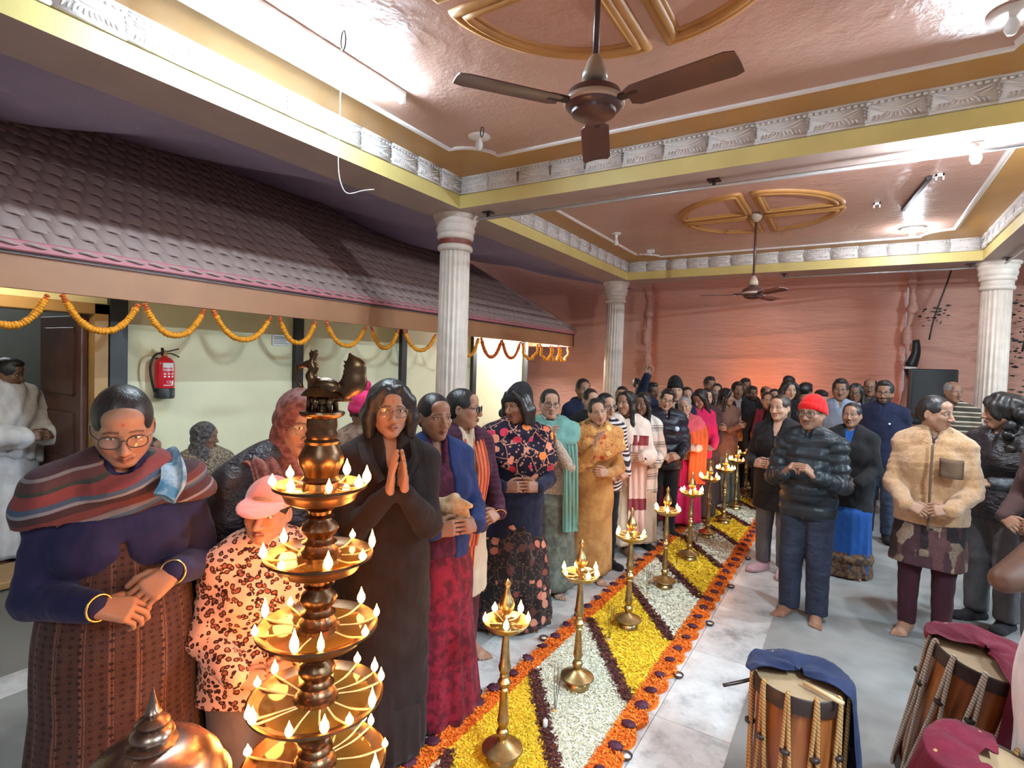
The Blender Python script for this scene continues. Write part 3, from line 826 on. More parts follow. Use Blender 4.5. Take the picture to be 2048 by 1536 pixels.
# dark leafy branches showing beside the far right column
LEAFM = plain('dark leaf', srgb(34, 40, 30), 0.6, 0.3, 20)
for (bx_, by_, bz_, nn_, lb) in ((1.95, 9.75, 2.55, 150, 'dark leafy branch beside the far right column'), (0.98, 10.02, 2.72, 26, 'small dark leafy sprig in front of the pink cloth')):
    br = empty('leafy_branch', (bx_, by_, bz_), 0, lb, 'plant'); lm_ = MB(); rl = np.random.default_rng(nn_)
    MB().tube(bez([(0.25, 0.1, 1.2), (0.15, 0.05, 0.6), (0.0, 0, 0.0), (-0.05, 0, -0.35)], 16), 0.012, 6).build('twig', M_DARKMETAL, br)
    for k in range(nn_):
        c_ = V3(rl.normal(0, 0.16 if nn_ > 50 else 0.07), rl.normal(0, 0.05), rl.normal(0, 0.35 if nn_ > 50 else 0.07)); a_ = frame_z(rl.normal(size=3)); L_ = rl.uniform(0.05, 0.10)
        lv = np.array([(-L_/2, 0, 0), (-L_*0.1, L_*0.22, 0.006), (L_/2, 0, 0), (-L_*0.1, -L_*0.22, 0.006), (0, 0, -0.004)])
        lm_.add(lv @ a_.T+c_, [(0, 1, 4), (1, 2, 4), (2, 3, 4), (3, 0, 4)])
    tag(lm_.build('leaves', LEAFM, br, True), kind='stuff')
# ================================================================== distance-field modelling for bodies and clothes
class Field:
    def __init__(s, lo, hi, h):
        s.lo = np.asarray(lo, float); s.h = h
        s.n = np.maximum(4, np.ceil((np.asarray(hi, float)-s.lo)/h).astype(int)+1)
        s.ax = [(s.lo[i]+h*np.arange(s.n[i])).astype(np.float32) for i in range(3)]
        s.d = np.full(s.n, 0.5, np.float32)
    def sub(s, lo, hi):
        sl = []
        for i in range(3):
            a = int(max(0, math.floor((lo[i]-s.lo[i])/s.h))); b = int(min(s.n[i], math.ceil((hi[i]-s.lo[i])/s.h)+1))
            if b <= a: return None
            sl.append(slice(a, b))
        X = s.ax[0][sl[0]][:, None, None]; Y = s.ax[1][sl[1]][None, :, None]; Z = s.ax[2][sl[2]][None, None, :]
        return tuple(sl), X, Y, Z
    def put(s, sl, q, k, op):
        d = s.d[sl]
        if op == 'u':
            if k <= 0: s.d[sl] = np.minimum(d, q)
            else:
                hh = np.clip(k-np.abs(d-q), 0, None)/k
                s.d[sl] = np.minimum(d, q)-hh*hh*k*0.25
        else:                                    # subtract
            q = -q
            if k <= 0: s.d[sl] = np.maximum(d, q)
            else:
                hh = np.clip(k-np.abs(d-q), 0, None)/k
                s.d[sl] = np.maximum(d, q)+hh*hh*k*0.25
        return s
    def cone(s, a, b, ra, rb, k=0.02, op='u', flat=None):
        a = np.asarray(a, float); b = np.asarray(b, float); R = max(ra, rb)*(1.0 if flat is None else max(1.0, 1/flat[1]))+k+2*s.h
        g = s.sub(np.minimum(a, b)-R, np.maximum(a, b)+R)
        if g is None: return s
        sl, X, Y, Z = g
        ab = b-a; L2 = float(ab @ ab)+1e-12
        px, py, pz = X-a[0], Y-a[1], Z-a[2]
        t = np.clip((px*ab[0]+py*ab[1]+pz*ab[2])/L2, 0, 1)
        px = px-t*ab[0]; py = py-t*ab[1]; pz = pz-t*ab[2]
        sc = 1.0
        if flat is not None:
            fv = np.asarray(flat[0], float); fv = fv/np.linalg.norm(fv); m = flat[1]-1
            w = (px*fv[0]+py*fv[1]+pz*fv[2])*m
            px = px+w*fv[0]; py = py+w*fv[1]; pz = pz+w*fv[2]; sc = 1/(0.5+0.5*flat[1]) if flat[1] > 1 else 1
        q = (np.sqrt(px*px+py*py+pz*pz)-(ra+(rb-ra)*t))*sc
        return s.put(sl, q.astype(np.float32), k, op)
    def ell(s, c, r, k=0.02, op='u', R=None):
        c = np.asarray(c, float); r = np.asarray(r, float); m = r.max()+k+2*s.h
        g = s.sub(c-m, c+m)
        if g is None: return s
        sl, X, Y, Z = g
        px, py, pz = X-c[0], Y-c[1], Z-c[2]
        if R is not None:
            px, py, pz = (px*R[0, 0]+py*R[1, 0]+pz*R[2, 0], px*R[0, 1]+py*R[1, 1]+pz*R[2, 1], px*R[0, 2]+py*R[1, 2]+pz*R[2, 2])
        l = np.sqrt((px/r[0])**2+(py/r[1])**2+(pz/r[2])**2)
        l2 = np.sqrt((px/r[0]**2)**2+(py/r[1]**2)**2+(pz/r[2]**2)**2)+1e-6
        q = l*(l-1)/l2
        return s.put(sl, q.astype(np.float32), k, op)
    def chain(s, pts, rads, k=0.02, op='u', flat=None):
        for i in range(len(pts)-1): s.cone(pts[i], pts[i+1], rads[i], rads[i+1], k, op, flat)
        return s
    def cut(s, p, n, k=0.0):
        """keep the side of the plane where n.(x-p) < 0"""
        n = np.asarray(n, float); n = n/np.linalg.norm(n)
        q = ((s.ax[0][:, None, None]-p[0])*n[0]+(s.ax[1][None, :, None]-p[1])*n[1]+(s.ax[2][None, None, :]-p[2])*n[2]).astype(np.float32)
        s.d = np.maximum(s.d, q); return s
    def mesh(s):
        d = s.d
        d[0] = d[-1] = 1; d[:, 0] = d[:, -1] = 1; d[:, :, 0] = d[:, :, -1] = 1
        ins = (d < 0)
        c = np.zeros(np.array(d.shape)-1, np.int8)
        for i in (0, 1):
            for j in (0, 1):
                for k in (0, 1):
                    c += ins[i:d.shape[0]-1+i, j:d.shape[1]-1+j, k:d.shape[2]-1+k]
        mask = (c > 0) & (c < 8)
        I = np.argwhere(mask)
        if len(I) == 0: return np.zeros((0, 3)), np.zeros((0, 4), int)
        ids = np.full(c.shape, -1, np.int32); ids[mask] = np.arange(len(I))
        acc = np.zeros((len(I), 3)); cnt = np.zeros(len(I))
        corner = {}
        for i in (0, 1):
            for j in (0, 1):
                for k in (0, 1):
                    corner[i, j, k] = d[I[:, 0]+i, I[:, 1]+j, I[:, 2]+k]
        for ax in range(3):
            o = [a for a in range(3) if a != ax]
            for p in (0, 1):
                for q in (0, 1):
                    a = [0, 0, 0]; a[o[0]] = p; a[o[1]] = q; b = list(a); b[ax] = 1
                    da, db = corner[tuple(a)], corner[tuple(b)]
                    m = (da < 0) != (db < 0)
                    t = da[m]/(da[m]-db[m]+1e-12)
                    pos = np.tile(np.array(a, float), (m.sum(), 1)); pos[:, ax] = t
                    acc[m] += pos; cnt[m] += 1
        v = s.lo+(I+acc/cnt[:, None])*s.h
        F = []
        for ax in range(3):
            o = [a for a in range(3) if a != ax]
            s0 = [slice(None)]*3; s1 = [slice(None)]*3
            s0[ax] = slice(0, -1); s1[ax] = slice(1, None)
            for a in o: s0[a] = slice(1, -1); s1[a] = slice(1, -1)
            A = ins[tuple(s0)]; B = ins[tuple(s1)]
            E = np.argwhere(A != B)
            if len(E) == 0: continue
            E = E.copy(); E[:, o[0]] += 1; E[:, o[1]] += 1
            sgn = ins[E[:, 0], E[:, 1], E[:, 2]]
            def cell(da, db):
                q = E.copy(); q[:, o[0]] += da; q[:, o[1]] += db
                return ids[q[:, 0], q[:, 1], q[:, 2]]
            quad = np.stack([cell(-1, -1), cell(0, -1), cell(0, 0), cell(-1, 0)], 1)
            flip = sgn if ax != 1 else ~sgn
            quad[~flip] = quad[~flip][:, ::-1]
            F.append(quad)
        return v, np.concatenate(F)

def vnormals(v, f):
    n = np.zeros_like(v)
    fn = np.cross(v[f[:, 2]]-v[f[:, 0]], v[f[:, 3]]-v[f[:, 1]])
    for i in range(4): np.add.at(n, f[:, i], fn)
    return n/(np.linalg.norm(n, axis=1)[:, None]+1e-12)

def vnoise(p, sc, seed=0):
    """cheap smooth pseudo noise"""
    r = np.random.default_rng(seed); o = np.zeros(len(p))
    for i in range(6):
        k = r.normal(size=3)*sc; o += np.sin(p @ k+r.random()*6.28)
    return o/3.0

# ------------------------------------------------------------------ head template (face looks along +y, origin mid skull)
def head_field(h, male=False):
    F = Field((-0.105, -0.13, -0.24), (0.105, 0.135, 0.135), h)
    F.ell((0, -0.016, 0.026), (0.0745, 0.096, 0.088), 0.0)
    F.ell((0, 0.020, -0.030), (0.0630 if not male else 0.066, 0.070, 0.080), 0.03)
    for s in (-1, 1):
        F.cone((s*0.050, 0.005, -0.048), (s*0.012, 0.060, -0.098), 0.022 if not male else 0.026, 0.019, 0.03)
        F.ell((s*0.038, 0.060, -0.028), (0.022, 0.020, 0.022), 0.022)
    F.ell((0, 0.064, -0.098), (0.022, 0.018, 0.017), 0.02)
    for s in (-1, 1):
        F.cone((s*0.010, 0.083, 0.018), (s*0.046, 0.068, 0.014), 0.010, 0.009, 0.015)
    F.ell((0, 0.060, 0.050), (0.050, 0.030, 0.035), 0.02)
    for s in (-1, 1):
        F.ell((s*0.0315, 0.096, -0.001), (0.020, 0.0135, 0.0125), 0.008, 's')
        F.ell((s*0.0315, 0.0715, -0.001), (0.0165, 0.0135, 0.0120), 0.004)
        F.cone((s*0.017, 0.0815, 0.004), (s*0.031, 0.0850, 0.0085), 0.0032, 0.0034, 0.004)
        F.cone((s*0.031, 0.0850, 0.0085), (s*0.046, 0.0765, 0.003), 0.0034, 0.003, 0.004)
    F.cone((0, 0.088, 0.004), (0, 0.110, -0.036), 0.0075, 0.0115, 0.012)
    for s in (-1, 1):
        F.ell((s*0.0125, 0.0985, -0.041), (0.0085, 0.0105, 0.0080), 0.008)
    F.ell((0, 0.106, -0.042), (0.010, 0.009, 0.008), 0.008)
    # mouth
    for s in (-1, 1):
        F.cone((0, 0.0940, -0.0655), (s*0.023, 0.0800, -0.0685), 0.0058, 0.0035, 0.006)
        F.cone((0, 0.0915, -0.0775), (s*0.021, 0.0800, -0.0700), 0.0068, 0.0035, 0.006)
    F.cone((-0.022, 0.0880, -0.0700), (0.022, 0.0880, -0.0700), 0.0022, 0.0022, 0.003, 's')
    F.cone((0, 0.100, -0.0705), (0, 0.100, -0.0705), 0.006, 0.006, 0.003, 's') if False else None
    # ears
    for s in (-1, 1):
        R = np.array(Matrix.Rotation(s*0.35, 3, 'Z') @ Matrix.Rotation(-0.2, 3, 'X'))
        F.ell((s*0.0775, -0.010, -0.010), (0.0085, 0.0185, 0.0315), 0.008, 'u', R)
        F.ell((s*0.0865, -0.008, -0.008), (0.0060, 0.0105, 0.0200), 0.006, 's', R)
    # neck
    F.cone((0, -0.022, -0.060), (0, -0.040, -0.300), 0.050 if not male else 0.056, 0.060 if not male else 0.068, 0.03)
    return F
HEADS = {}
def head_template(h, male):
    key = (h, male)
    if key not in HEADS: HEADS[key] = head_field(h, male).mesh()
    return HEADS[key]
def paint_head(v, skin, male, beard=0.0, brow=(0.02, 0.015, 0.012), lip=None, bindi=None, age=0.0, stubble=None):
    skin = np.array(skin); c = np.tile(skin, (len(v), 1))
    x, y, z = v[:, 0], v[:, 1], v[:, 2]; ax = np.abs(x)
    front = y > 0.03
    lipc = np.array(lip if lip is not None else (skin*np.array([0.80, 0.52, 0.50])))
    def blend(m, col): 
        m = np.clip(m, 0, 1)[:, None]; c[:] = c*(1-m)+np.array(col)*m
    cheeks = np.exp(-(((ax-0.038)/0.022)**2+((z+0.032)/0.022)**2))*front; blend(cheeks*0.25, skin*np.array([1.12, 0.86, 0.80]))
    eyes = np.exp(-(((ax-0.032)/0.022)**2+((z-0.001)/0.013)**2))*front; blend(eyes*0.45, skin*0.55)
    lips = ((ax/0.025)**2+((z+0.0705)/0.0135)**2 < 1) & (y > 0.07); blend(lips*0.85, lipc)
    gap = ((ax < 0.022) & (np.abs(z+0.0702) < 0.0022) & (y > 0.07)); blend(gap*0.7, skin*0.18)
    br = np.exp(-((z-(0.0215-0.9*np.clip(ax-0.034, 0, 1)**1*0.45))/0.0034)**2)*((ax > 0.012) & (ax < 0.052))*front; blend(br*0.9, brow)
    lash = np.exp(-((z-0.0075+((ax-0.0315)/0.018)**2*0.005)/0.0022)**2)*((ax > 0.015) & (ax < 0.049))*front; blend(lash*0.85, (0.012, 0.01, 0.01))
    if male and beard > 0:
        mo = ((np.abs(z+0.0575) < 0.006) & (ax < 0.030) & (y > 0.07)); blend(mo*1.0*min(1, beard*1.6), brow)
        if beard > 0.5:
            bd = ((z < -0.045) & (y > -0.005) & (z > -0.125) & ~lips & ((ax > 0.030) | (z < -0.083))); blend(bd*0.85, brow)
    if bindi is not None:
        bm = np.exp(-((x/0.0042)**2+((z-bindi[3])/0.0055)**2)**2)*front; blend(bm, bindi[:3])
    return c

# ------------------------------------------------------------------ hand template (right hand, fingers along +y, palm faces -z, thumb at -x)
HANDS = {}
def hand_template(h, pose):
    key = (h, pose)
    if key in HANDS: return HANDS[key]
    F = Field((-0.095, -0.05, -0.10), (0.075, 0.215, 0.06), h)
    F.cone((0, -0.012, 0), (0, 0.012, 0), 0.020, 0.025, 0.01, flat=((0, 0, 1), 1.35))
    for i, x in enumerate((-0.030, -0.010, 0.010, 0.028)):
        F.cone((x*0.55, 0.008, 0), (x, 0.088-abs(i-1.2)*0.004, 0), 0.0150, 0.0120, 0.014, flat=((0, 0, 1), 1.1))
    F.ell((-0.026, 0.034, -0.010), (0.016, 0.028, 0.014), 0.012)
    curl = {'flat': (0.06, 0.08, 0.06), 'relax': (0.35, 0.45, 0.3), 'clasp': (0.75, 0.85, 0.5), 'fist': (1.3, 1.5, 0.9), 'hold': (0.55, 0.75, 0.6)}[pose]
    L = [(0.042, 0.025, 0.021), (0.046, 0.029, 0.022), (0.042, 0.027, 0.021), (0.033, 0.021, 0.018)]
    R0 = [0.0094, 0.0096, 0.0091, 0.0080]
    for i, x in enumerate((-0.030, -0.010, 0.010, 0.028)):
        p = V3(x, 0.088-abs(i-1.2)*0.004, 0); a = 0.0; sp = (i-1.4)*(0.05 if pose != 'flat' else 0.012)
        for j in range(3):
            a += curl[j]*(1+0.06*i)
            q = p+L[i][j]*V3(math.sin(sp)*math.cos(a), math.cos(a)*math.cos(sp), -math.sin(a))
            F.cone(p, q, R0[i]*(1-0.07*j), R0[i]*(1-0.07*(j+1)), 0.003); p = q
    if pose == 'flat': th = [(-0.022, 0.018, -0.006), (-0.042, 0.050, -0.010), (-0.050, 0.082, -0.008), (-0.050, 0.106, -0.006)]
    elif pose in ('clasp', 'fist'): th = [(-0.022, 0.018, -0.008), (-0.044, 0.050, -0.020), (-0.040, 0.080, -0.034), (-0.024, 0.096, -0.040)]
    else: th = [(-0.022, 0.018, -0.006), (-0.050, 0.048, -0.018), (-0.060, 0.078, -0.026), (-0.058, 0.104, -0.034)]
    F.chain([V3(*t) for t in th], [0.0150, 0.0120, 0.0105, 0.0090], 0.004)
    HANDS[key] = F.mesh(); return HANDS[key]
FEET = {}
def foot_template(h, shoe):
    key = (h, shoe)
    if key in FEET: return FEET[key]
    F = Field((-0.07, -0.11, -0.03), (0.07, 0.23, 0.17), h)
    e = 0.008 if shoe else 0.0
    F.cone((0, -0.010, 0.075), (0, -0.015, 0.15), 0.036+e, 0.040+e, 0.02)
    F.cone((0, -0.045, 0.032), (0, 0.0, 0.060), 0.032+e, 0.036+e, 0.02)
    F.cone((0, 0.0, 0.058), (0.004, 0.105, 0.026), 0.036+e, 0.024+e, 0.02, flat=((1, 0, 0), 0.82))
    F.cone((0, -0.045, 0.026), (0.006, 0.115, 0.020), 0.028+e, 0.026+e, 0.02, flat=((1, 0, 0), 0.75))
    if shoe: F.ell((0.0, 0.150, 0.030), (0.047, 0.060, 0.034), 0.02)
    else:
        for i, (x, L, r) in enumerate(((-0.026, 0.062, 0.0125), (-0.007, 0.060, 0.0090), (0.009, 0.052, 0.0085), (0.023, 0.042, 0.0082), (0.035, 0.030, 0.0078))):
            F.chain([(x, 0.110-0.010*i*0.6, 0.022), (x*1.12, 0.110+L*0.6, 0.018), (x*1.12, 0.110+L, 0.011)], [r*1.15, r, r], 0.004)
    F.cut((0, 0, 0.0), (0, 0, -1))
    FEET[key] = F.mesh(); return FEET[key]
# ================================================================== people
def m_skin():
    n = NT('skin'); a = n.n('ShaderNodeVertexColor', layer_name='Col'); v = n.coord()
    f = n.noise(v, 60, 4); c = n.mix(0.10, a.outputs[0], n.ramp(f, [(0.3, (0.35, 0.2, 0.14)), (0.7, (1, 0.9, 0.82))]), 'MULTIPLY')
    n.base(c); n.pr(Roughness=0.46); n.b.inputs['Specular IOR Level'].default_value = 0.38
    n.b.inputs['Subsurface Weight'].default_value = 0.08; n.b.inputs['Subsurface Radius'].default_value = (0.012, 0.005, 0.003)
    n.b.inputs['Subsurface Scale'].default_value = 0.5
    n.bump(n.noise(v, 380, 2), 0.05, 0.002); return n.m
M_SKIN = m_skin()
M_EYEW = plain('eye white', (0.62, 0.57, 0.52), 0.2, 0.03, 20); M_EYEB = plain('iris', (0.018, 0.010, 0.007), 0.12, 0.1, 60)
def m_hair(name, c, c2, rough=0.38, wave=90):
    n = NT(name); v = n.coord(scale=(1, 1, 0.16)); f = n.noise(v, wave, 3, 0.6)
    n.base(n.ramp(f, [(0.35, c), (0.7, c2)])); n.pr(Roughness=rough); n.b.inputs['Specular IOR Level'].default_value = 0.5
    n.bump(f, 0.55, 0.006); return n.m
M_HAIR = m_hair('black hair', (0.010, 0.009, 0.009), (0.028, 0.023, 0.021))
M_HAIRB = m_hair('dark brown hair', (0.022, 0.012, 0.008), (0.06, 0.034, 0.022), 0.42)
M_HAIRG = m_hair('grey hair', (0.16, 0.155, 0.15), (0.34, 0.33, 0.32), 0.5)
def m_lens():
    n = NT('spectacle lens'); t = n.n('ShaderNodeBsdfTransparent'); g = n.n('ShaderNodeBsdfGlossy'); g.inputs['Roughness'].default_value = 0.03
    lw = n.n('ShaderNodeFresnel'); lw.inputs[0].default_value = 1.5
    mx = n.n('ShaderNodeMixShader'); n.l(n.math('MULTIPLY', lw.outputs[0], 1.0), mx.inputs[0]); n.l(t.outputs[0], mx.inputs[1]); n.l(g.outputs[0], mx.inputs[2]); n.l(mx.outputs[0], n.out.inputs[0])
    return n.m
M_LENS = m_lens()
M_SPEC = plain('spectacle frame', (0.03, 0.022, 0.02), 0.3, 0.1, 30)
M_SPECG = plain('thin metal frame', (0.35, 0.27, 0.2), 0.25, 0.1, 30, metal=0.8)
M_BANGLE = plain('gold bangle', (0.9, 0.55, 0.2), 0.22, 0.1, 30, metal=1.0)

def rot3(yaw, nod, tilt):
    """head rotation: yaw about z, nod down about x, tilt about y"""
    return np.array(Matrix.Rotation(yaw, 3, 'Z') @ Matrix.Rotation(tilt, 3, 'Y') @ Matrix.Rotation(-nod, 3, 'X'))

SKINS = {'fair': (0.50, 0.285, 0.19), 'med': (0.40, 0.215, 0.135), 'tan': (0.31, 0.155, 0.095), 'dark': (0.215, 0.105, 0.062), 'deep': (0.13, 0.062, 0.04)}
LOD = {0: dict(body=0.0105, head=0.0034, hand=0.0037, cloth=0.0105, hair=0.0060), 1: dict(body=0.016, head=0.0050, hand=0.0052, cloth=0.0145, hair=0.0085), 2: dict(body=0.024, head=0.0075, hand=0.0075, cloth=0.020, hair=0.0125)}
HAIRC = {}
def hair_mesh(style, h):
    key = (style, h)
    if key in HAIRC: return HAIRC[key]
    F = Field((-0.17, -0.22, -0.42 if style in ('long', 'longfront', 'curly') else -0.24), (0.17, 0.15, 0.20), h)
    def shell(e, lo=-0.05):
        F.ell((0, -0.018, 0.028), (0.0745+e, 0.096+e, 0.088+e), 0.0)
    if style in ('bun', 'tail'):
        shell(0.007)
        F.ell((0, -0.045, -0.030), (0.068, 0.060, 0.050), 0.03)
        F.ell((0, 0.106, -0.062), (0.063, 0.078, 0.104), 0.016, 's')
        for s in (-1, 1): F.ell((s*0.085, 0.008, -0.035), (0.024, 0.026, 0.040), 0.01, 's')
        F.cut((0, 0, -0.075), (0, 0.25, -1))
        F.cone((0, 0.085, 0.120), (0, -0.02, 0.128), 0.006, 0.004, 0.006, 's')
        if style == 'bun': F.ell((0, -0.118, -0.020), (0.048, 0.034, 0.044), 0.012)
        else: F.chain([(0, -0.10, -0.02), (0.0, -0.135, -0.06), (0.0, -0.125, -0.15), (0, -0.12, -0.22)], [0.03, 0.032, 0.030, 0.02], 0.012)
    elif style == 'bob':
        shell(0.016)
        for s in (-1, 1):
            F.chain([(s*0.035, 0.065, 0.095), (s*0.078, 0.045, 0.040), (s*0.092, 0.028, -0.040), (s*0.088, 0.020, -0.115)], [0.018, 0.024, 0.030, 0.024], 0.02)
            F.chain([(s*0.060, -0.02, 0.06), (s*0.085, -0.03, -0.03), (s*0.075, -0.04, -0.13)], [0.03, 0.038, 0.032], 0.03)
        F.chain([(0, -0.09, 0.02), (0, -0.095, -0.13)], [0.05, 0.055], 0.03)
        F.ell((0, 0.107, -0.042), (0.062, 0.070, 0.100), 0.012, 's')
        F.cone((0.0, 0.10, 0.118), (0, -0.02, 0.140), 0.006, 0.004, 0.008, 's')
    elif style in ('long', 'longfront'):
        shell(0.014)
        for s in (-1, 1):
            F.chain([(s*0.040, 0.055, 0.095), (s*0.078, 0.030, 0.030), (s*0.086, 0.012, -0.060), (s*0.088, 0.0 if style == 'long' else 0.035, -0.20), (s*0.085, -0.03 if style == 'long' else 0.055, -0.36)], [0.016, 0.022, 0.026, 0.026, 0.012], 0.02)
        F.chain([(0, -0.09, 0.02), (0, -0.10, -0.16), (0, -0.09, -0.34)], [0.055, 0.062, 0.045], 0.03, flat=((0, 1, 0), 1.3))
        F.ell((0, 0.105, -0.035), (0.065, 0.072, 0.102), 0.012, 's')
        F.cone((0.0, 0.10, 0.118), (0, -0.02, 0.138), 0.006, 0.004, 0.008, 's')
    elif style == 'curly':
        shell(0.030)
        r = np.random.default_rng(3)
        for i in range(46):
            a = r.uniform(0, 2*math.pi); z = r.uniform(-0.30, 0.09); rr = 0.105+0.02*r.random()-0.25*max(0, z)
            if math.sin(a) > 0.35 and z < 0.06: continue
            F.ell((rr*math.cos(a), -0.03+rr*math.sin(a), z), np.ones(3)*r.uniform(0.026, 0.044), 0.012)
        F.chain([(0, -0.09, 0.02), (0, -0.10, -0.26)], [0.07, 0.09], 0.03)
        F.ell((0, 0.112, -0.035), (0.066, 0.074, 0.100), 0.012, 's')
    elif style in ('short', 'shortgrey'):
        shell(0.012)
        F.ell((0, 0.020, 0.098), (0.058, 0.072, 0.030), 0.02)
        F.ell((0, 0.102, -0.048), (0.064, 0.066, 0.106), 0.010, 's')
        for s in (-1, 1): F.ell((s*0.085, 0.0, -0.045), (0.022, 0.028, 0.045), 0.01, 's')
        F.cut((0, 0, -0.045), (0, 0.35, -1))
    elif style in ('bald', 'receding'):
        shell(0.005)
        F.ell((0, 0.030, 0.105), (0.058, 0.100, 0.062), 0.01, 's')
        F.ell((0, 0.105, -0.020), (0.076, 0.085, 0.125), 0.010, 's')
        F.cut((0, 0, -0.045), (0, 0.3, -1))
    elif style == 'frontcap':      # hair showing under hats and hoods
        shell(0.006)
        F.ell((0, 0.100, -0.040), (0.066, 0.068, 0.095), 0.012, 's')
        F.cut((0, 0, -0.055), (0, 0.25, -1))
    v, f = F.mesh()
    n = vnormals(v, f)
    if style == 'curly': v = v+n*(vnoise(v, 70, 2)*0.008)[:, None]
    HAIRC[key] = (v, f); return HAIRC[key]

def hat_mesh(style, h):
    key = ('hat', style, h)
    if key in HAIRC: return HAIRC[key]
    F = Field((-0.17, -0.20, -0.30), (0.17, 0.24, 0.27), h)
    if style in ('beanie', 'beanietall', 'bobble'):
        F.ell((0, -0.020, 0.036), (0.091, 0.111, 0.108 if style != 'beanietall' else 0.122), 0.0)
        if style == 'beanietall': F.ell((0.0, -0.06, 0.10), (0.065, 0.07, 0.075), 0.04)
        F.cut((0, 0.03, 0.022), (0, 0.30, -1))
        a = np.arange(20)*2*math.pi/20
        P = np.stack([0.0835*np.cos(a), -0.018+0.1035*np.sin(a), 0.022+0.30*((-0.018+0.1035*np.sin(a))-0.03)+0.018], 1)
        for i in range(20): F.cone(P[i], P[(i+1) % 20], 0.0125, 0.0125, 0.005, flat=((0, 0, 1), 0.5))
        F.ell((0, -0.016, 0.0), (0.077, 0.098, 0.085), 0.004, 's')
    elif style == 'cap':
        F.ell((0, -0.018, 0.040), (0.090, 0.108, 0.092), 0.0)
        F.cut((0, 0.0, 0.030), (0, -0.10, -1))
        F.ell((0, 0.095, 0.042), (0.080, 0.095, 0.012), 0.008, 'u', np.array(Matrix.Rotation(-0.22, 3, 'X')))
        F.ell((0, -0.016, 0.0), (0.077, 0.098, 0.085), 0.004, 's')
    elif style in ('hood', 'hoodloose'):
        e = 0.020 if style == 'hood' else 0.030
        F.ell((0, -0.020, 0.026), (0.0745+e, 0.098+e, 0.090+e), 0.0)
        F.chain([(0, -0.03, -0.03), (0, -0.035, -0.14), (0, -0.02, -0.26)], [0.092, 0.098, 0.125], 0.03)
        F.ell((0, 0.105, -0.022), (0.058, 0.085, 0.088), 0.012, 's')
        F.ell((0, 0.02, -0.02), (0.068, 0.085, 0.100), 0.004, 's')
    v, f = F.mesh(); n = vnormals(v, f)
    if style.startswith('hood'): v = v+n*(0.004*np.sin(v @ V3(40, 60, 75)+3*vnoise(v, 14, 4)))[:, None]
    HAIRC[key] = (v, f); return HAIRC[key]

def specs_mesh(round_=0.5):
    m = MB()
    for s in (-1, 1):
        t = np.linspace(0, 2*math.pi, 18, endpoint=False)
        ex = 2.6
        cx = np.sign(np.cos(t))*np.abs(np.cos(t))**(2/ex); sz = np.sign(np.sin(t))*np.abs(np.sin(t))**(2/ex)
        x = s*0.034+0.0265*cx; z = -0.004+0.0195*sz; y = 0.107-0.35*np.clip(np.abs(x)-0.02, 0, 1)**1.2
        P = np.stack([x, y, z], 1)
        m.tube(P, 0.0019, 5, 0, closed=True)
        m.add(np.concatenate([P, [P.mean(0)+V3(0, 0.002, 0)]]), [(i, (i+1) % 18, 18) for i in range(18)], 1)
        m.tube(bez([(s*0.060, 0.096, 0.006), (s*0.078, 0.06, 0.006), (s*0.083, 0.0, 0.004), (s*0.083, -0.02, -0.012)], 9), 0.0017, 4)
    m.tube(bez([(-0.0085, 0.106, 0.0), (0, 0.111, 0.004), (0.0085, 0.106, 0.0)], 5), 0.0016, 4)
    return m
SPECS = specs_mesh()
EYES = MB()
for s in (-1, 1):
    EYES.sphere((s*0.0315, 0.0775, 0.0005), (0.0140, 0.0098, 0.0066), 14, 8, 0)
    EYES.sphere((s*0.0315, 0.0845, 0.0012), (0.0052, 0.0036, 0.0056), 10, 6, 1)

def ik(sh, wr, l1, l2, pole):
    d = wr-sh; L = np.linalg.norm(d)
    if L > (l1+l2)*0.995: wr = sh+d/L*(l1+l2)*0.995; d = wr-sh; L = np.linalg.norm(d)
    a = (l1*l1-l2*l2+L*L)/(2*L); hgt = math.sqrt(max(1e-6, l1*l1-a*a))
    u = d/L; p = np.asarray(pole, float); p = p-u*(p @ u); p /= np.linalg.norm(p)+1e-9
    return sh+u*a+p*hgt, wr

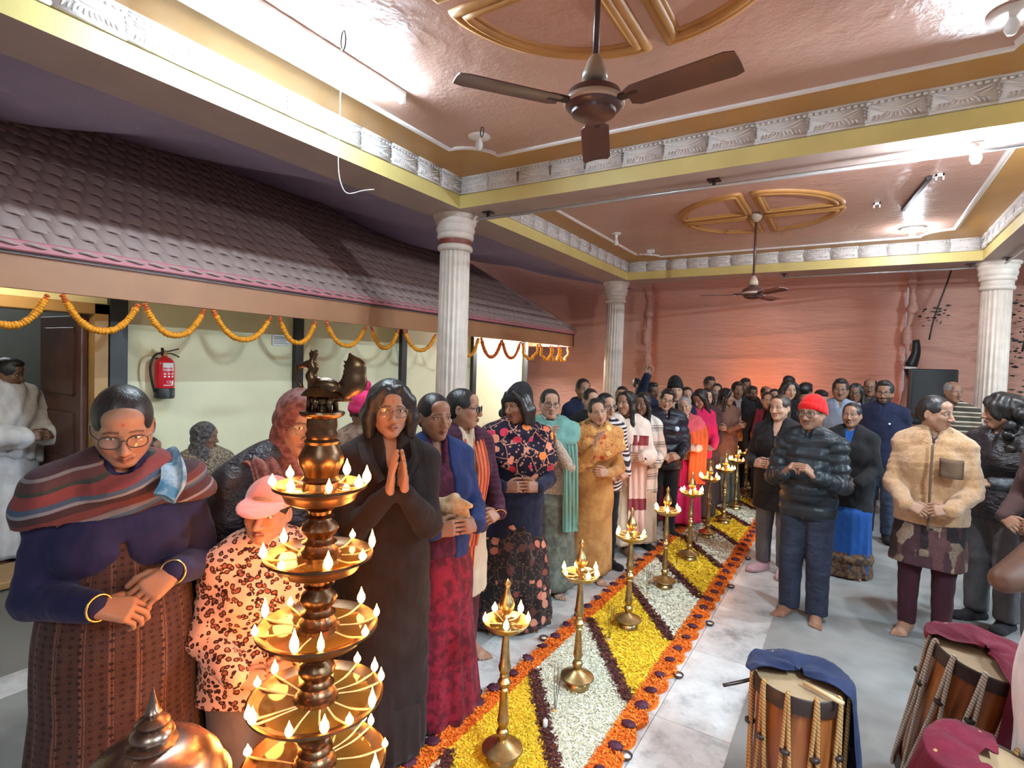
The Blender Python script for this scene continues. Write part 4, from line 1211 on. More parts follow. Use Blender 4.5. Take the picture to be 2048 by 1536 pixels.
class Body:
    """joint positions of a standing (or seated) figure, local frame faces +y, feet at z=0"""
    def __init__(s, H, w=1.0, lean=(0, 0), male=False, seated=False):
        s.H = H; s.w = w; s.male = male; s.lean = lean; s.seated = seated
        s.shw = (0.106 if male else 0.094)*H*(0.6+0.4*w)
    def sp(s, t, x=0.0, y=0.0):
        """point on the trunk at height fraction t"""
        k = max(0.0, (t-0.50)/0.33)
        base = 0.0
        z = t*s.H
        if s.seated: z = (t-0.50)*s.H+s.seated
        return V3(s.lean[0]*k+x, s.lean[1]*k*k*0.6+s.lean[1]*k*0.4+y, z-0.25*(s.lean[0]**2+s.lean[1]**2)*k)
    def trunk(s, F, e=0.0, hem=None, flare=0.0, belly=0.0):
        H, w = s.H, s.w; fl = ((0, 1, 0), 1.42/(0.55+0.45*w))
        R = [(0.785, 0.070), (0.735, 0.094 if s.male else 0.088), (0.685, 0.098 if s.male else 0.093), (0.615, 0.088 if s.male else 0.083+0.012*(w-1)), (0.535, 0.094 if s.male else 0.103)]
        P = [s.sp(t) for t, r in R]; r = [q*H*w+e for t, q in R]
        F.chain(P, r, 0.03, flat=fl)
        for q in (-1, 1):
            F.cone(s.sp(0.800, q*s.shw*0.80), s.sp(0.826, q*0.02), 0.026*H*(0.5+0.5*w)+e, 0.030*H+e, 0.03)
            F.cone(s.sp(0.800, q*s.shw*0.5), s.sp(0.785, q*s.shw), 0.034*H*(0.5+0.5*w)+e, 0.030*H*(0.5+0.5*w)+e, 0.03)
        if not s.male:
            for q in (-1, 1): F.ell(s.sp(0.712, q*0.042*H*w, 0.046*H*w), V3(0.044, 0.025, 0.040)*H*w+e, 0.05)
        if belly: F.ell(s.sp(0.605, 0, 0.03*H), V3(0.095*w, 0.070+belly, 0.075)*H+e, 0.05)
        if hem is not None and hem < 0.535:
            F.cone(s.sp(0.535), s.sp(hem-0.03), 0.103*H*w+e, (0.103*w+flare)*H+e, 0.03, flat=fl)
        return F
    def arm_pts(s, side, A):
        """A: wrist target (local), pole"""
        sh = s.sp(0.785, side*s.shw)
        el, wr = ik(sh, np.asarray(A['w'], float), 0.172*s.H, 0.152*s.H, A.get('pole', (side*0.55, -0.5, -0.9)))
        return sh, el, wr

def armpose(kind, b, side):
    """wrist, hand direction (fingers), palm normal, hand pose"""
    H = b.H; s = side
    c = lambda t, x, y: b.sp(t, x, y)
    if kind == 'clasp':   return dict(w=c(0.560, s*0.070*H, 0.150*H*b.w), d=V3(-s*0.92, 0.25, -0.25 if s > 0 else -0.12), p=V3(0, -0.75, -0.6) if s > 0 else V3(0.0, -0.8, -0.5), h='hold')
    if kind == 'claspup': return dict(w=c(0.665, s*0.062*H, 0.165*H*b.w), d=V3(-s*0.55, 0.30, 0.62), p=V3(-s*0.8, -0.2, -0.5), h='clasp')
    if kind == 'claspmid': return dict(w=c(0.615, s*0.068*H, 0.160*H*b.w), d=V3(-s*0.85, 0.35, 0.15), p=V3(-s*0.3, -0.8, -0.3), h='hold')
    if kind == 'pray':    return dict(w=c(0.690, s*0.017*H, 0.155*H*b.w), d=V3(-s*0.045, 0.38, 0.90), p=V3(-s*1, 0.0, -0.1), h='flat')
    if kind == 'pray2':   return dict(w=c(0.735, s*0.017*H, 0.155*H*b.w), d=V3(-s*0.045, 0.30, 0.95), p=V3(-s*1, 0.0, -0.1), h='flat')
    if kind == 'prayhi':  return dict(w=c(0.745, s*0.018*H, 0.140*H*b.w), d=V3(-s*0.12, 0.25, 0.95), p=V3(-s*1, 0, 0), h='relax')
    if kind == 'fold':    return dict(w=c(0.680 if s > 0 else 0.655, -s*0.045*H, 0.135*H*b.w), d=V3(-s*0.95, 0.0, 0.1), p=V3(0, -1, 0), h='relax')
    if kind == 'down':    return dict(w=c(0.490, s*0.145*H*b.w, 0.03*H), d=V3(0, 0.1, -1), p=V3(-s, 0, 0), h='relax')
    if kind == 'back':    return dict(w=c(0.500, s*0.02*H, -0.10*H*b.w), d=V3(-s*0.9, 0, -0.3), p=V3(0, -1, 0), h='relax', pole=(s*1.0, -0.2, 0))
    if kind == 'cheek':   return dict(w=c(0.800, s*0.055*H, 0.110*H), d=V3(-s*0.2, 0.0, 1), p=V3(-s*0.8, -0.5, 0), h='relax', pole=(s*0.5, 0.3, -1))
    if kind == 'raise':   return dict(w=c(0.800, s*0.20*H, 0.06*H)+V3(0, 0, 0.225*H), d=V3(0, 0.25, 1), p=V3(0, 1, 0), h='hold', pole=(s*1, -0.2, 0.2))
    if kind == 'front':   return dict(w=c(0.640, s*0.09*H, 0.20*H), d=V3(-s*0.35, 0.9, 0.1), p=V3(-s*0.6, 0, -0.8), h='hold')
    if kind == 'elbowback': return dict(w=c(0.690, s*0.15*H, 0.06*H), d=V3(-s*0.35, 0.9, 0.1), p=V3(-s*0.6, 0, -0.8), h='hold', pole=(s*0.35, -1, -0.15))
    if kind == 'lap':     return dict(w=c(0.57, s*0.06*H, 0.16*H), d=V3(-s*0.8, 0.4, -0.1), p=V3(0, -0.3, -1), h='relax')
    if isinstance(kind, dict): return kind
    raise ValueError(kind)

PEOPLE = []
def person(x, y, H, turn, label, lod=1, skin='med', male=False, w=1.0, lean=(0, 0), hturn=None, nod=0.05, tilt=0.0,
           arms=('clasp', 'clasp'), hair='bun', hairmat=None, hat=None, hatmat=None, specs=None, bindi=None, beard=0.0, brow=None,
           top=None, bottom=None, shoes=None, extra=None, seated=False, hs=None, base_z=0.0, group=None, neck=0.0, bangle=None, rz=None, eyes=True, headoff=(0, 0, 0)):
    face0 = math.atan2(-y, -x)
    rz = (face0+math.radians(turn)-math.pi/2) if rz is None else rz
    root = empty('person', (x, y, base_z), rz, label, 'person', group)
    L = LOD[lod]; b = Body(H, w, lean, male, seated)
    hs = hs or np.clip(H/1.63, 0.80, 1.06)*(0.985 if male else 0.955)
    sk = SKINS[skin] if isinstance(skin, str) else skin
    hy = 0.0 if hturn is None else math.radians(hturn-turn)
    R = rot3(hy, nod, tilt)*hs
    nb = b.sp(0.845)
    hc = nb+V3(0, 0.02, 0)+V3(b.lean[0]*0.15, b.lean[1]*0.15, 0)+V3(0, 0.045*hs*math.sin(nod), 0.132*hs-0.03*abs(math.sin(nod))+neck)+V3(*headoff)
    if not seated: hc[2] = min(hc[2], H-0.116*hs+neck)
    # ---- skin: head, neck, trunk, limbs, hands, feet in one mesh
    V, Fc, C = [], [], []; n0 = 0
    def put(v, f, col):
        nonlocal n0
        V.append(v); Fc.append(f+n0); C.append(np.tile(np.array(col), (len(v), 1)) if np.ndim(col) == 1 else col); n0 += len(v)
    hv, hf = head_template(L['head'], male)
    hcol = paint_head(hv, sk, male, beard, brow or (0.02, 0.014, 0.012), None, bindi)
    # neck vertices follow the head only at the top, so that the neck stays rooted between the shoulders
    k = np.clip((hv[:, 2]+0.20)/0.12, 0, 1)[:, None]
    upright = hv*hs+(b.sp(0.845)+V3(0, 0.012, 0.132*hs+neck*0.5))
    turned = hv @ R.T+hc
    put(turned*k+upright*(1-k), hf, hcol)
    lo = V3(-0.62*H*0.6, -0.40*H*0.7, 0); 
    F = Field((-0.40, -0.36, -0.02), (0.40, 0.42, H*1.02+0.02), L['body'])
    b.trunk(F, -0.006 if lod < 2 else -0.014)
    A = {}
    for s, kd in ((1, arms[0]), (-1, arms[1])):
        if kd is None: continue
        A[s] = armpose(kd, b, s); sh, el, wr = b.arm_pts(s, A[s]); A[s]['pts'] = (sh, el, wr)
        F.cone(sh, el, 0.030*H*(0.4+0.6*w)-0.004, 0.024*H*(0.5+0.5*w)-0.003, 0.02); F.cone(el, wr, 0.022*H*(0.5+0.5*w)-0.004, 0.0135*H, 0.01)
    legs = {}
    for s in (-1, 1):
        hip = b.sp(0.52, s*0.052*H*w); 
        if seated: kn = hip+V3(s*0.05, 0.22*H, 0.02); an = kn+V3(0, 0.0, -min(seated, 0.24*H)); an[2] = max(an[2], 0.07)
        else: kn = V3(s*0.056*H, 0.012, 0.285*H); an = V3(s*0.058*H, 0.0, 0.075)
        legs[s] = (hip, kn, an)
        F.cone(hip, kn, 0.050*H*w-0.006, 0.031*H, 0.02); F.cone(kn, an, 0.031*H, 0.019*H, 0.02)
    bv, bf = F.mesh(); put(bv, bf, sk)
    for s in A:
        sh, el, wr = A[s]['pts']; d = A[s]['d']/np.linalg.norm(A[s]['d']); p = A[s]['p']-d*(A[s]['p'] @ d); p /= np.linalg.norm(p)
        Z = -p; X = np.cross(d, Z)
        hv, hf = hand_template(L['hand'], A[s]['h']); hv = hv.copy(); hf = hf.copy()
        if s < 0: hv[:, 0] *= -1; hf = hf[:, ::-1]
        sc = H/1.72*(1.06 if male else 1.0)
        hv = (hv*sc) @ np.stack([X, d, Z], 1).T+wr
        put(hv, hf, np.array(sk)*0.95)
    if shoes != 'none':
        for s in (-1, 1):
            if seated: continue
            fv, ff = foot_template(L['hand'] if lod < 2 else 0.009, False); fv = fv.copy(); ff = ff.copy()
            if s > 0: fv[:, 0] *= -1; ff = ff[:, ::-1]
            a = s*-0.22; c_, s_ = math.cos(a), math.sin(a)
            fv = (fv*H/1.68) @ np.array([[c_, s_, 0], [-s_, c_, 0], [0, 0, 1]])+V3(legs[s][2][0], 0.0, 0.0)
            put(fv, ff, np.array(sk)*0.92)
    me = mesh_data('body', np.concatenate(V), np.concatenate(Fc), [M_SKIN], True, None, np.concatenate(C))
    obj('body', me, root)
    def child(name, v, f, mat):
        o = obj(name, mesh_data(name, v, f, [mat] if not isinstance(mat, (list, tuple)) else list(mat), True), root); return o
    if eyes:
        ev = np.concatenate(EYES.v) @ R.T+hc
        obj('eyes', mesh_data('eyes', ev, EYES.f, [M_EYEW, M_EYEB], True, EYES.m), root)
    if hair:
        v, f = hair_mesh(hair, L['hair']); child('hair', v @ R.T+hc, f, hairmat or (M_HAIRG if hair == 'shortgrey' else M_HAIR))
    if hat:
        v, f = hat_mesh(hat, L['hair']*0.85); ho = child('hat' if not hat.startswith('hood') else 'head_scarf', v @ R.T+hc, f, hatmat)
        if hat == 'bobble':
            m = MB().sphere((0, 0, 0), 0.045, 14, 10); v = np.concatenate(m.v); v = v*(1+0.16*vnoise(v*20, 5, 3))[:, None]
            obj('pompom', mesh_data('pompom', (v+V3(0, -0.03, 0.165)) @ R.T+hc, m.f, [hatmat], True), ho)
    if specs:
        sv = np.concatenate(SPECS.v) @ R.T+hc
        obj('spectacles', mesh_data('spectacles', sv, SPECS.f, [specs, M_LENS], True, SPECS.m), root)
    if bangle:
        for s in A:
            if s not in bangle: continue
            sh, el, wr = A[s]['pts']; fz = frame_z(wr-el); t = np.linspace(0, 2*math.pi, 20, endpoint=False)
            P = wr+(wr-el)/np.linalg.norm(wr-el)*0.020+0.036*(np.cos(t)[:, None]*fz[:, 0]+np.sin(t)[:, None]*fz[:, 1])
            MB().tube(P, 0.0035, 6, closed=True).build('bangle', M_BANGLE, root)
    ctx = dict(root=root, b=b, A=A, L=L, legs=legs, hc=hc, R=R, hs=hs, child=child, lod=lod)
    if bottom: bottom(ctx)
    if top:
        for g in (top if isinstance(top, (list, tuple)) else [top]): g(ctx)
    if shoes and shoes != 'none':
        for s in (-1, 1):
            fv, ff = foot_template(L['cloth']*0.7, True); fv = fv.copy(); ff = ff.copy()
            if s > 0: fv[:, 0] *= -1; ff = ff[:, ::-1]
            a = s*-0.22; c_, s_ = math.cos(a), math.sin(a)
            fv = (fv*H/1.68) @ np.array([[c_, s_, 0], [-s_, c_, 0], [0, 0, 1]])+V3(legs[s][2][0], 0.0, -0.001)
            child('shoe', fv, ff, shoes)
    if extra:
        for g in (extra if isinstance(extra, (list, tuple)) else [extra]): g(ctx)
    PEOPLE.append(root)
    return root

# ------------------------------------------------------------------ garments
def creases(v, f, amp, sc, seed, dirv=None):
    n = vnormals(v, f)
    a = 0.65*vnoise(v*np.array([1, 1, 0.8]), sc, seed)+0.45*vnoise(v*np.array([0.6, 0.6, 1.5]), sc*1.9, seed+7)
    a = np.sign(a)*np.abs(a)**0.8
    if dirv is not None: a = 0.5*a+0.7*np.sin(v @ np.asarray(dirv, float)+2.2*vnoise(v, sc*0.35, seed+1))
    return v+n*(amp*a)[:, None]
def top(mat, name='jacket', e=0.016, hem=0.46, flare=0.004, sleeve=1.0, se=None, collar=0.022, vneck=0.03, vdepth=0.80, puffer=0, crease=0.0055, belly=0.0, slant=None, arms=(1, -1), cuff=0.0, hood=False, openfront=None):
    def go(c):
        b, H = c['b'], c['b'].H
        F = Field((-0.46, -0.36, b.sp(hem)[2]-0.03 if not b.seated else -0.02), (0.46, 0.44, H*1.12), c['L']['cloth'])
        b.trunk(F, e, hem, flare, belly)
        se_ = e*0.8 if se is None else se
        for s in c['A']:
            if s not in arms: continue
            sh, el, wr = c['A'][s]['pts']
            r1, r2, r3 = 0.029*H*(0.4+0.6*b.w)+se_, 0.0245*H*(0.5+0.5*b.w)+se_*0.9, 0.0175*H+se_*0.8
            if sleeve >= 0.99:
                F.cone(sh, el, r1, r2, 0.025); F.cone(el, wr-(wr-el)*0.04, r2, r3+cuff, 0.02)
            else:
                F.cone(sh, sh+(el-sh)*sleeve, r1, r1*0.95, 0.025)
        if collar:
            a = np.arange(14)*2*math.pi/14; nb = b.sp(0.838)
            P = np.stack([nb[0]+0.066*np.cos(a)*(H/1.62), nb[1]+0.004+0.062*np.sin(a)*(H/1.62), nb[2]-0.002-0.018*np.sin(a)], 1)
            for i in range(14): F.cone(P[i], P[(i+1) % 14], collar, collar, 0.01)
            if hood: F.ell(b.sp(0.835, 0, -0.075), (0.115, 0.055, 0.060), 0.03)
        if vneck:
            F.cone(b.sp(0.875, 0, 0.055), b.sp(vdepth, 0, 0.105*b.w), vneck*1.15, vneck*0.45, 0.012, 's')
        F.cone(b.sp(0.832, 0, 0.004), b.sp(0.93, 0, 0.01), 0.050, 0.056, 0.006, 's')
        if openfront:
            F.cone(b.sp(openfront[0], 0, 0.13*b.w), b.sp(hem-0.02, 0, 0.15*b.w), openfront[2] if len(openfront) > 2 else 0.004, openfront[1], 0.008, 's', flat=((0, 1, 0), 0.45))
        hz = b.sp(hem)
        F.cut(hz, (slant[0], slant[1], -1) if slant else (0, 0, -1))
        v, f = F.mesh()
        if puffer:
            n = vnormals(v, f); ph = (v[:, 2]*2*math.pi/puffer)
            for s in c['A']:   # rings follow the sleeves
                sh, el, wr = c['A'][s]['pts']
                for a_, b_ in ((sh, el), (el, wr)):
                    d = b_-a_; L_ = np.linalg.norm(d); t = ((v-a_) @ d)/L_; q = np.linalg.norm(v-a_-np.clip(t, 0, L_)[:, None]*d/L_, axis=1)
                    m = (q < 0.082) & (np.abs(v[:, 0]) > b.shw*0.78)
                    ph[m] = t[m]*2*math.pi/(puffer*0.8)
            v = v+n*(0.015*(np.abs(np.sin(ph/2))**0.7-0.6))[:, None]
        v = creases(v, f, crease, 22, int(H*1000) % 97)
        o = c['child'](name, v, f, mat); c['last_top'] = o
    return go
def skirt(mat, name='skirt', z0=0.60, hem=0.03, r0=(0.096, 0.070), r1=(0.150, 0.130), folds=16, amp=0.06, seed=1, e=0.012, frontpleat=0.0, nseg=96, under=0.46):
    def go(c):
        b, H = c['b'], c['b'].H; r = np.random.default_rng(seed+int(H*977)); ns = nseg if c['lod'] < 2 else 40; nr = 26 if c['lod'] < 2 else 12
        th = np.arange(ns)*2*math.pi/ns; P = []
        ph = r.random(4)*6.28
        zt = b.sp(z0)
        for i in range(nr):
            t = i/(nr-1); z = zt[2]*(1-t)+hem*H*t*(0 if b.seated else 1)+(0.02 if b.seated else 0)*t
            q = t**0.8
            rx = (r0[0]*(1-q)+r1[0]*q)*H*(0.35+0.65*b.w)+e; ry = (r0[1]*(1-q)+r1[1]*q)*H*(0.35+0.65*b.w)+e
            if 0.10 < t < 0.45: bump_ = 0.010*H*b.w*math.sin((t-0.10)/0.35*math.pi)
            else: bump_ = 0
            wv = amp*t*(0.62*(1-2*np.abs(np.sin((folds//2)*th+ph[0]+0.8*np.sin(2*th+ph[1])+0.9*t))**0.8)+0.38*np.sin((folds*0.6//1)*th+ph[2]))
            if frontpleat: wv = wv+frontpleat*np.exp(-((th-math.pi/2)/0.42)**2)*np.sin(42*th)*min(1, t*3)
            ax_ = b.sp(z0)*(1-t)
            if under:
                uu = np.clip((z/H-(under-0.02))/0.03, 0, 1)*(1 if not b.seated else 0); rx *= 1-0.20*uu; ry *= 1-0.16*uu; bump_ *= 1-uu
            P.append(np.stack([ax_[0]+(rx+bump_)*np.cos(th)*(1+wv), ax_[1]*1.0+(ry+bump_)*np.sin(th)*(1+wv), np.full(ns, z)+(0.01*np.sin(5*th+ph[3])*t if hem > 0.05 else 0)], 1))
        # turn the hem inwards so that the cloth has a real edge
        last = P[-1]; inner = last.copy(); inner[:, :2] = last[:, :2].mean(0)+(last[:, :2]-last[:, :2].mean(0))*0.93
        up = inner.copy(); up[:, 2] += 0.10; P += [inner, up]
        v = np.concatenate(P); nr2 = len(P)
        i, j = np.meshgrid(np.arange(nr2-1), np.arange(ns), indexing='ij'); j2 = (j+1) % ns
        f = np.stack([i*ns+j, (i+1)*ns+j, (i+1)*ns+j2, i*ns+j2], -1).reshape(-1, 4)[:, ::-1]
        c['child'](name, v, f, mat)
    return go
def pants(mat, name='trousers', e=0.014, hem=0.075, flare=0.006, baggy=0.0, crease=0.004):
    def go(c):
        b, H = c['b'], c['b'].H
        F = Field((-0.34, -0.30, -0.01), (0.34, 0.50, b.sp(0.60)[2]+0.02), c['L']['cloth'])
        fl = ((0, 1, 0), 1.46/(0.55+0.45*b.w))
        F.chain([b.sp(0.585), b.sp(0.52)], [0.080*H*b.w+e*0.3, 0.094*H*b.w+e*0.4], 0.03, flat=fl)
        for s in (-1, 1):
            hip, kn, an = c['legs'][s]
            F.cone(hip, kn, 0.056*H*b.w+e, 0.036*H*(0.4+0.6*b.w)+e+baggy, 0.03); F.cone(kn, an+V3(0, 0, -0.03), 0.036*H*(0.4+0.6*b.w)+e+baggy, 0.026*H+e+flare+baggy, 0.02)
        if not b.seated: F.cut((0, 0, hem*H*0.6), (0, 0, -1))
        v, f = F.mesh(); v = creases(v, f, crease, 24, 5)
        c['child'](name, v, f, mat)
    return go
def shawl(mat, name='shawl', e=0.034, planes=(), arm=0.75, ring=0.0, amp=0.007, xcut=None, dirv=(25, 10, 55), low=0.60, forearm=False, seed=3, sides=(1, -1)):
    """wrap lying on the shoulders; planes are (height fraction, x slope, y slope): keep what is above"""
    def go(c):
        b, H = c['b'], c['b'].H
        F = Field((-0.48, -0.38, b.sp(low)[2]-0.05), (0.48, 0.44, H*1.0), c['L']['cloth'])
        b.trunk(F, e, low, 0.01)
        for s in c['A']:
            if s not in sides: continue
            sh, el, wr = c['A'][s]['pts']; w_ = 0.034*H*(0.4+0.6*b.w)
            F.cone(sh, sh+(el-sh)*arm, w_+e, w_+e*1.15, 0.05)
            if forearm: F.cone(el, wr+(el-wr)*0.15, w_+e*1.1, 0.022*H+e, 0.04)
        if ring:
            a = np.arange(16)*2*math.pi/16; nb = b.sp(0.832)
            P = np.stack([nb[0]+0.088*np.cos(a)*(H/1.62), nb[1]+0.012+0.088*np.sin(a)*(H/1.62), nb[2]-0.012-0.038*np.sin(a)], 1)
            for i in range(16): F.cone(P[i], P[(i+1) % 16], ring, ring, 0.02)
        F.cone(b.sp(0.808, 0, 0.03), b.sp(0.96, 0, 0.03), 0.054, 0.072, 0.01, 's')
        for (t, sx, sy) in planes: F.cut(b.sp(t), (sx, sy, -1))
        if xcut: F.cut(V3(xcut[0], 0, b.sp(0.8)[2]), (xcut[1], 0, xcut[2]))
        v, f = F.mesh(); v = creases(v, f, amp, 16, seed, dirv)
        o = c['child'](name, v, f, mat)
    return go
def strip(mat, pts, width=0.12, thick=0.010, name='dupatta', folds=3, wdir=(1, 0, 0), amp=0.010, taper=None, world=False):
    """cloth strip hanging along a path given in height units (x, y, t) of the body"""
    def go(c):
        b, H = c['b'], c['b'].H
        P = bez([b.sp(p[2], p[0]*H*b.w, p[1]*H*b.w) if not world else V3(*p) for p in pts], 34); n = len(P); nv = 15
        t = np.gradient(P, axis=0); t /= np.linalg.norm(t, axis=1)[:, None]
        wd = np.asarray(wdir, float); vv = []
        u = np.linspace(-1, 1, nv)
        for i in range(n):
            a = wd-t[i]*(wd @ t[i]); a /= np.linalg.norm(a)+1e-9; nn = np.cross(t[i], a)
            wi = width*(1 if taper is None else (taper[0]*(1-i/(n-1))+taper[1]*i/(n-1)))
            wav = amp*np.sin(u*folds*math.pi+i*0.12)
            vv.append(P[i]+np.outer(u*wi/2, a)+np.outer(wav, nn))
            
        A_ = np.array(vv); nrm = np.zeros_like(A_)
        gx = np.gradient(A_, axis=0); gy = np.gradient(A_, axis=1); nrm = np.cross(gx, gy); nrm /= np.linalg.norm(nrm, axis=2)[:, :, None]+1e-9
        top_ = (A_+nrm*thick/2).reshape(-1, 3); bot = (A_-nrm*thick/2).reshape(-1, 3); N = n*nv
        i, j = np.meshgrid(np.arange(n-1), np.arange(nv-1), indexing='ij')
        f = np.stack([i*nv+j, (i+1)*nv+j, (i+1)*nv+j+1, i*nv+j+1], -1).reshape(-1, 4)
        edge = [k*nv for k in range(n)]+[(n-1)*nv+k for k in range(1, nv)]+[k*nv+nv-1 for k in range(n-2, -1, -1)]+[k for k in range(nv-2, 0, -1)]
        e0 = np.array(edge); e1 = np.roll(e0, -1); side_ = np.stack([e0, e1, e1+N, e0+N], 1)
        c['child'](name, np.concatenate([top_, bot]), np.concatenate([f, f[:, ::-1]+N, side_]), mat)
    return go
# ================================================================== printed and woven cloth
def finish(n, col, rough=0.85, wr=0.5, wscale=8):
    n.base(col); n.pr(Roughness=rough); n.b.inputs['Specular IOR Level'].default_value = 0.25
    n.b.inputs['Sheen Weight'].default_value = 0.05
    n.bump(n.noise(n.coord(scale=(1, 1, 0.6)), wscale, 3), wr, 0.05); return n.m
def stripes(name, cols, period, axis=(0, 0, 1), warp=0.0, rough=0.85):
    """repeating bands; cols = [(width, colour), ...]"""
    n = NT(name); v = n.coord(); s = n.sep(v)
    d = n.math('ADD', n.math('ADD', n.math('MULTIPLY', s[0], axis[0]), n.math('MULTIPLY', s[1], axis[1])), n.math('MULTIPLY', s[2], axis[2]))
    if warp: d = n.math('ADD', d, n.math('MULTIPLY', n.noise(v, 5, 2), warp))
    fr = n.math('FRACT', n.math('MULTIPLY', d, 1/period))
    st = []; p = 0.0
    for w, c in cols: st.append((p, c)); p += w
    return finish(n, n.ramp(fr, st, 'CONSTANT'), rough)
def floral(name, base, flowers, leaf, sc=9.0, vine=True, size=0.32, rough=0.85):
    n = NT(name); v = n.coord()
    nz = n.n('ShaderNodeTexNoise'); nz.inputs['Scale'].default_value = 14; n.l(v, nz.inputs['Vector'])
    wv = n.n('ShaderNodeVectorMath', operation='MULTIPLY_ADD'); n.l(nz.outputs['Color'], wv.inputs[0]); wv.inputs[1].default_value = (0.035, 0.035, 0.035); n.l(v, wv.inputs[2])
    vo = n.n('ShaderNodeTexVoronoi'); vo.inputs['Scale'].default_value = sc; n.l(wv.outputs[0], vo.inputs['Vector'])
    pick = n.ramp(n.sep(vo.outputs['Color'])[0], [(i/len(flowers), c) for i, c in enumerate(flowers)], 'CONSTANT')
    m = n.ramp(vo.outputs['Distance'], [(0, (1, 1, 1)), (size, (1, 1, 1)), (size+0.04, (0, 0, 0))])
    col = base
    if vine:
        v2 = n.n('ShaderNodeTexVoronoi', feature='DISTANCE_TO_EDGE'); v2.inputs['Scale'].default_value = sc*0.9; n.l(wv.outputs[0], v2.inputs['Vector'])
        vm = n.ramp(v2.outputs['Distance'], [(0, (1, 1, 1)), (0.012, (1, 1, 1)), (0.024, (0, 0, 0))])
        v3 = n.n('ShaderNodeTexVoronoi'); v3.inputs['Scale'].default_value = sc*3.1; n.l(v, v3.inputs['Vector'])
        lm = n.ramp(v3.outputs['Distance'], [(0, (1, 1, 1)), (0.26, (1, 1, 1)), (0.31, (0, 0, 0))])
        col = n.mix(n.math('MULTIPLY', lm, 0.75), base, leaf); col = n.mix(vm, col, leaf)
    return finish(n, n.mix(m, col, pick), rough)
def leopard():
    n = NT('leopard print'); v = n.coord()
    nz = n.n('ShaderNodeTexNoise'); nz.inputs['Scale'].default_value = 30; n.l(v, nz.inputs['Vector'])
    wv = n.n('ShaderNodeVectorMath', operation='MULTIPLY_ADD'); n.l(nz.outputs['Color'], wv.inputs[0]); wv.inputs[1].default_value = (0.022, 0.022, 0.022); n.l(v, wv.inputs[2])
    vo = n.n('ShaderNodeTexVoronoi'); vo.inputs['Scale'].default_value = 52; n.l(wv.outputs[0], vo.inputs['Vector'])
    c = n.ramp(vo.outputs['Distance'], [(0, srgb(150, 84, 62)), (0.26, srgb(150, 84, 62)), (0.30, srgb(48, 24, 20)), (0.46, srgb(48, 24, 20)), (0.50, srgb(228, 172, 146)), (1, srgb(228, 172, 146))])
    brk = n.ramp(n.noise(v, 60, 2), [(0.30, (1, 1, 1)), (0.36, (0, 0, 0))])
    return finish(n, n.mix(n.math('MULTIPLY', brk, 0.8), c, srgb(222, 164, 138)), 0.8)
def plaid(name, a, b, c, period=0.16):
    n = NT(name); v = n.coord(); s = n.sep(v)
    fx = n.math('FRACT', n.math('MULTIPLY', n.math('ADD', s[0], s[1]), 1/period)); fz = n.math('FRACT', n.math('MULTIPLY', s[2], 1/period))
    mx = n.ramp(fx, [(0, (0, 0, 0)), (0.42, (0.5, 0.5, 0.5)), (0.60, (1, 1, 1)), (0.68, (0, 0, 0)), (0.74, (1, 1, 1)), (0.80, (0, 0, 0))], 'CONSTANT')
    mz = n.ramp(fz, [(0, (0, 0, 0)), (0.42, (0.5, 0.5, 0.5)), (0.60, (1, 1, 1)), (0.68, (0, 0, 0)), (0.74, (1, 1, 1)), (0.80, (0, 0, 0))], 'CONSTANT')
    return finish(n, n.mix(n.math('MULTIPLY', mx, 0.55), n.mix(n.math('MULTIPLY', mz, 0.8), a, b), c))
def printed(name, base, motif, stripe, period=0.055, msc=46):
    """vertical printed bands with small motifs"""
    n = NT(name); v = n.coord(); s = n.sep(v)
    ang = n.math('ARCTAN2', s[1], s[0])
    fr = n.math('FRACT', n.math('MULTIPLY', ang, 0.16/period*1.0))
    band = n.ramp(fr, [(0, stripe), (0.10, base), (0.16, stripe), (0.2, base)], 'CONSTANT')
    cm = n.n('ShaderNodeCombineXYZ'); n.l(n.math('MULTIPLY', ang, 0.17), cm.inputs[0]); n.l(s[2], cm.inputs[1])
    vo = n.n('ShaderNodeTexVoronoi'); vo.inputs['Scale'].default_value = msc; vo.inputs['Randomness'].default_value = 0.25; n.l(cm.outputs[0], vo.inputs['Vector'])
    m = n.ramp(vo.outputs['Distance'], [(0, (1, 1, 1)), (0.25, (1, 1, 1)), (0.32, (0, 0, 0)), (0.42, (0, 0, 0)), (0.46, (0.7, 0.7, 0.7)), (0.54, (0, 0, 0))])
    return finish(n, n.mix(m, band, motif))
def patchwork(name, cols, sc=11):
    n = NT(name); v = n.coord(scale=(1, 1, 0.55))
    vo = n.n('ShaderNodeTexVoronoi', distance='CHEBYCHEV'); vo.inputs['Scale'].default_value = sc; vo.inputs['Randomness'].default_value = 0.8; n.l(v, vo.inputs['Vector'])
    k = n.ramp(n.sep(vo.outputs['Color'])[0], [(i/len(cols), c) for i, c in enumerate(cols)], 'CONSTANT')
    f = n.noise(n.coord(), 90, 3)
    return finish(n, n.mix(n.math('MULTIPLY', n.ramp(f, [(0.45, (0, 0, 0)), (0.6, (1, 1, 1))]), 0.35), k, cols[-1]))
def mottled(name, a, b, sc=16, rough=0.8, lo=0.42, hi=0.58):
    n = NT(name); f = n.noise(n.coord(), sc, 4, 0.6); return finish(n, n.ramp(f, [(lo, a), (hi, b)]), rough)
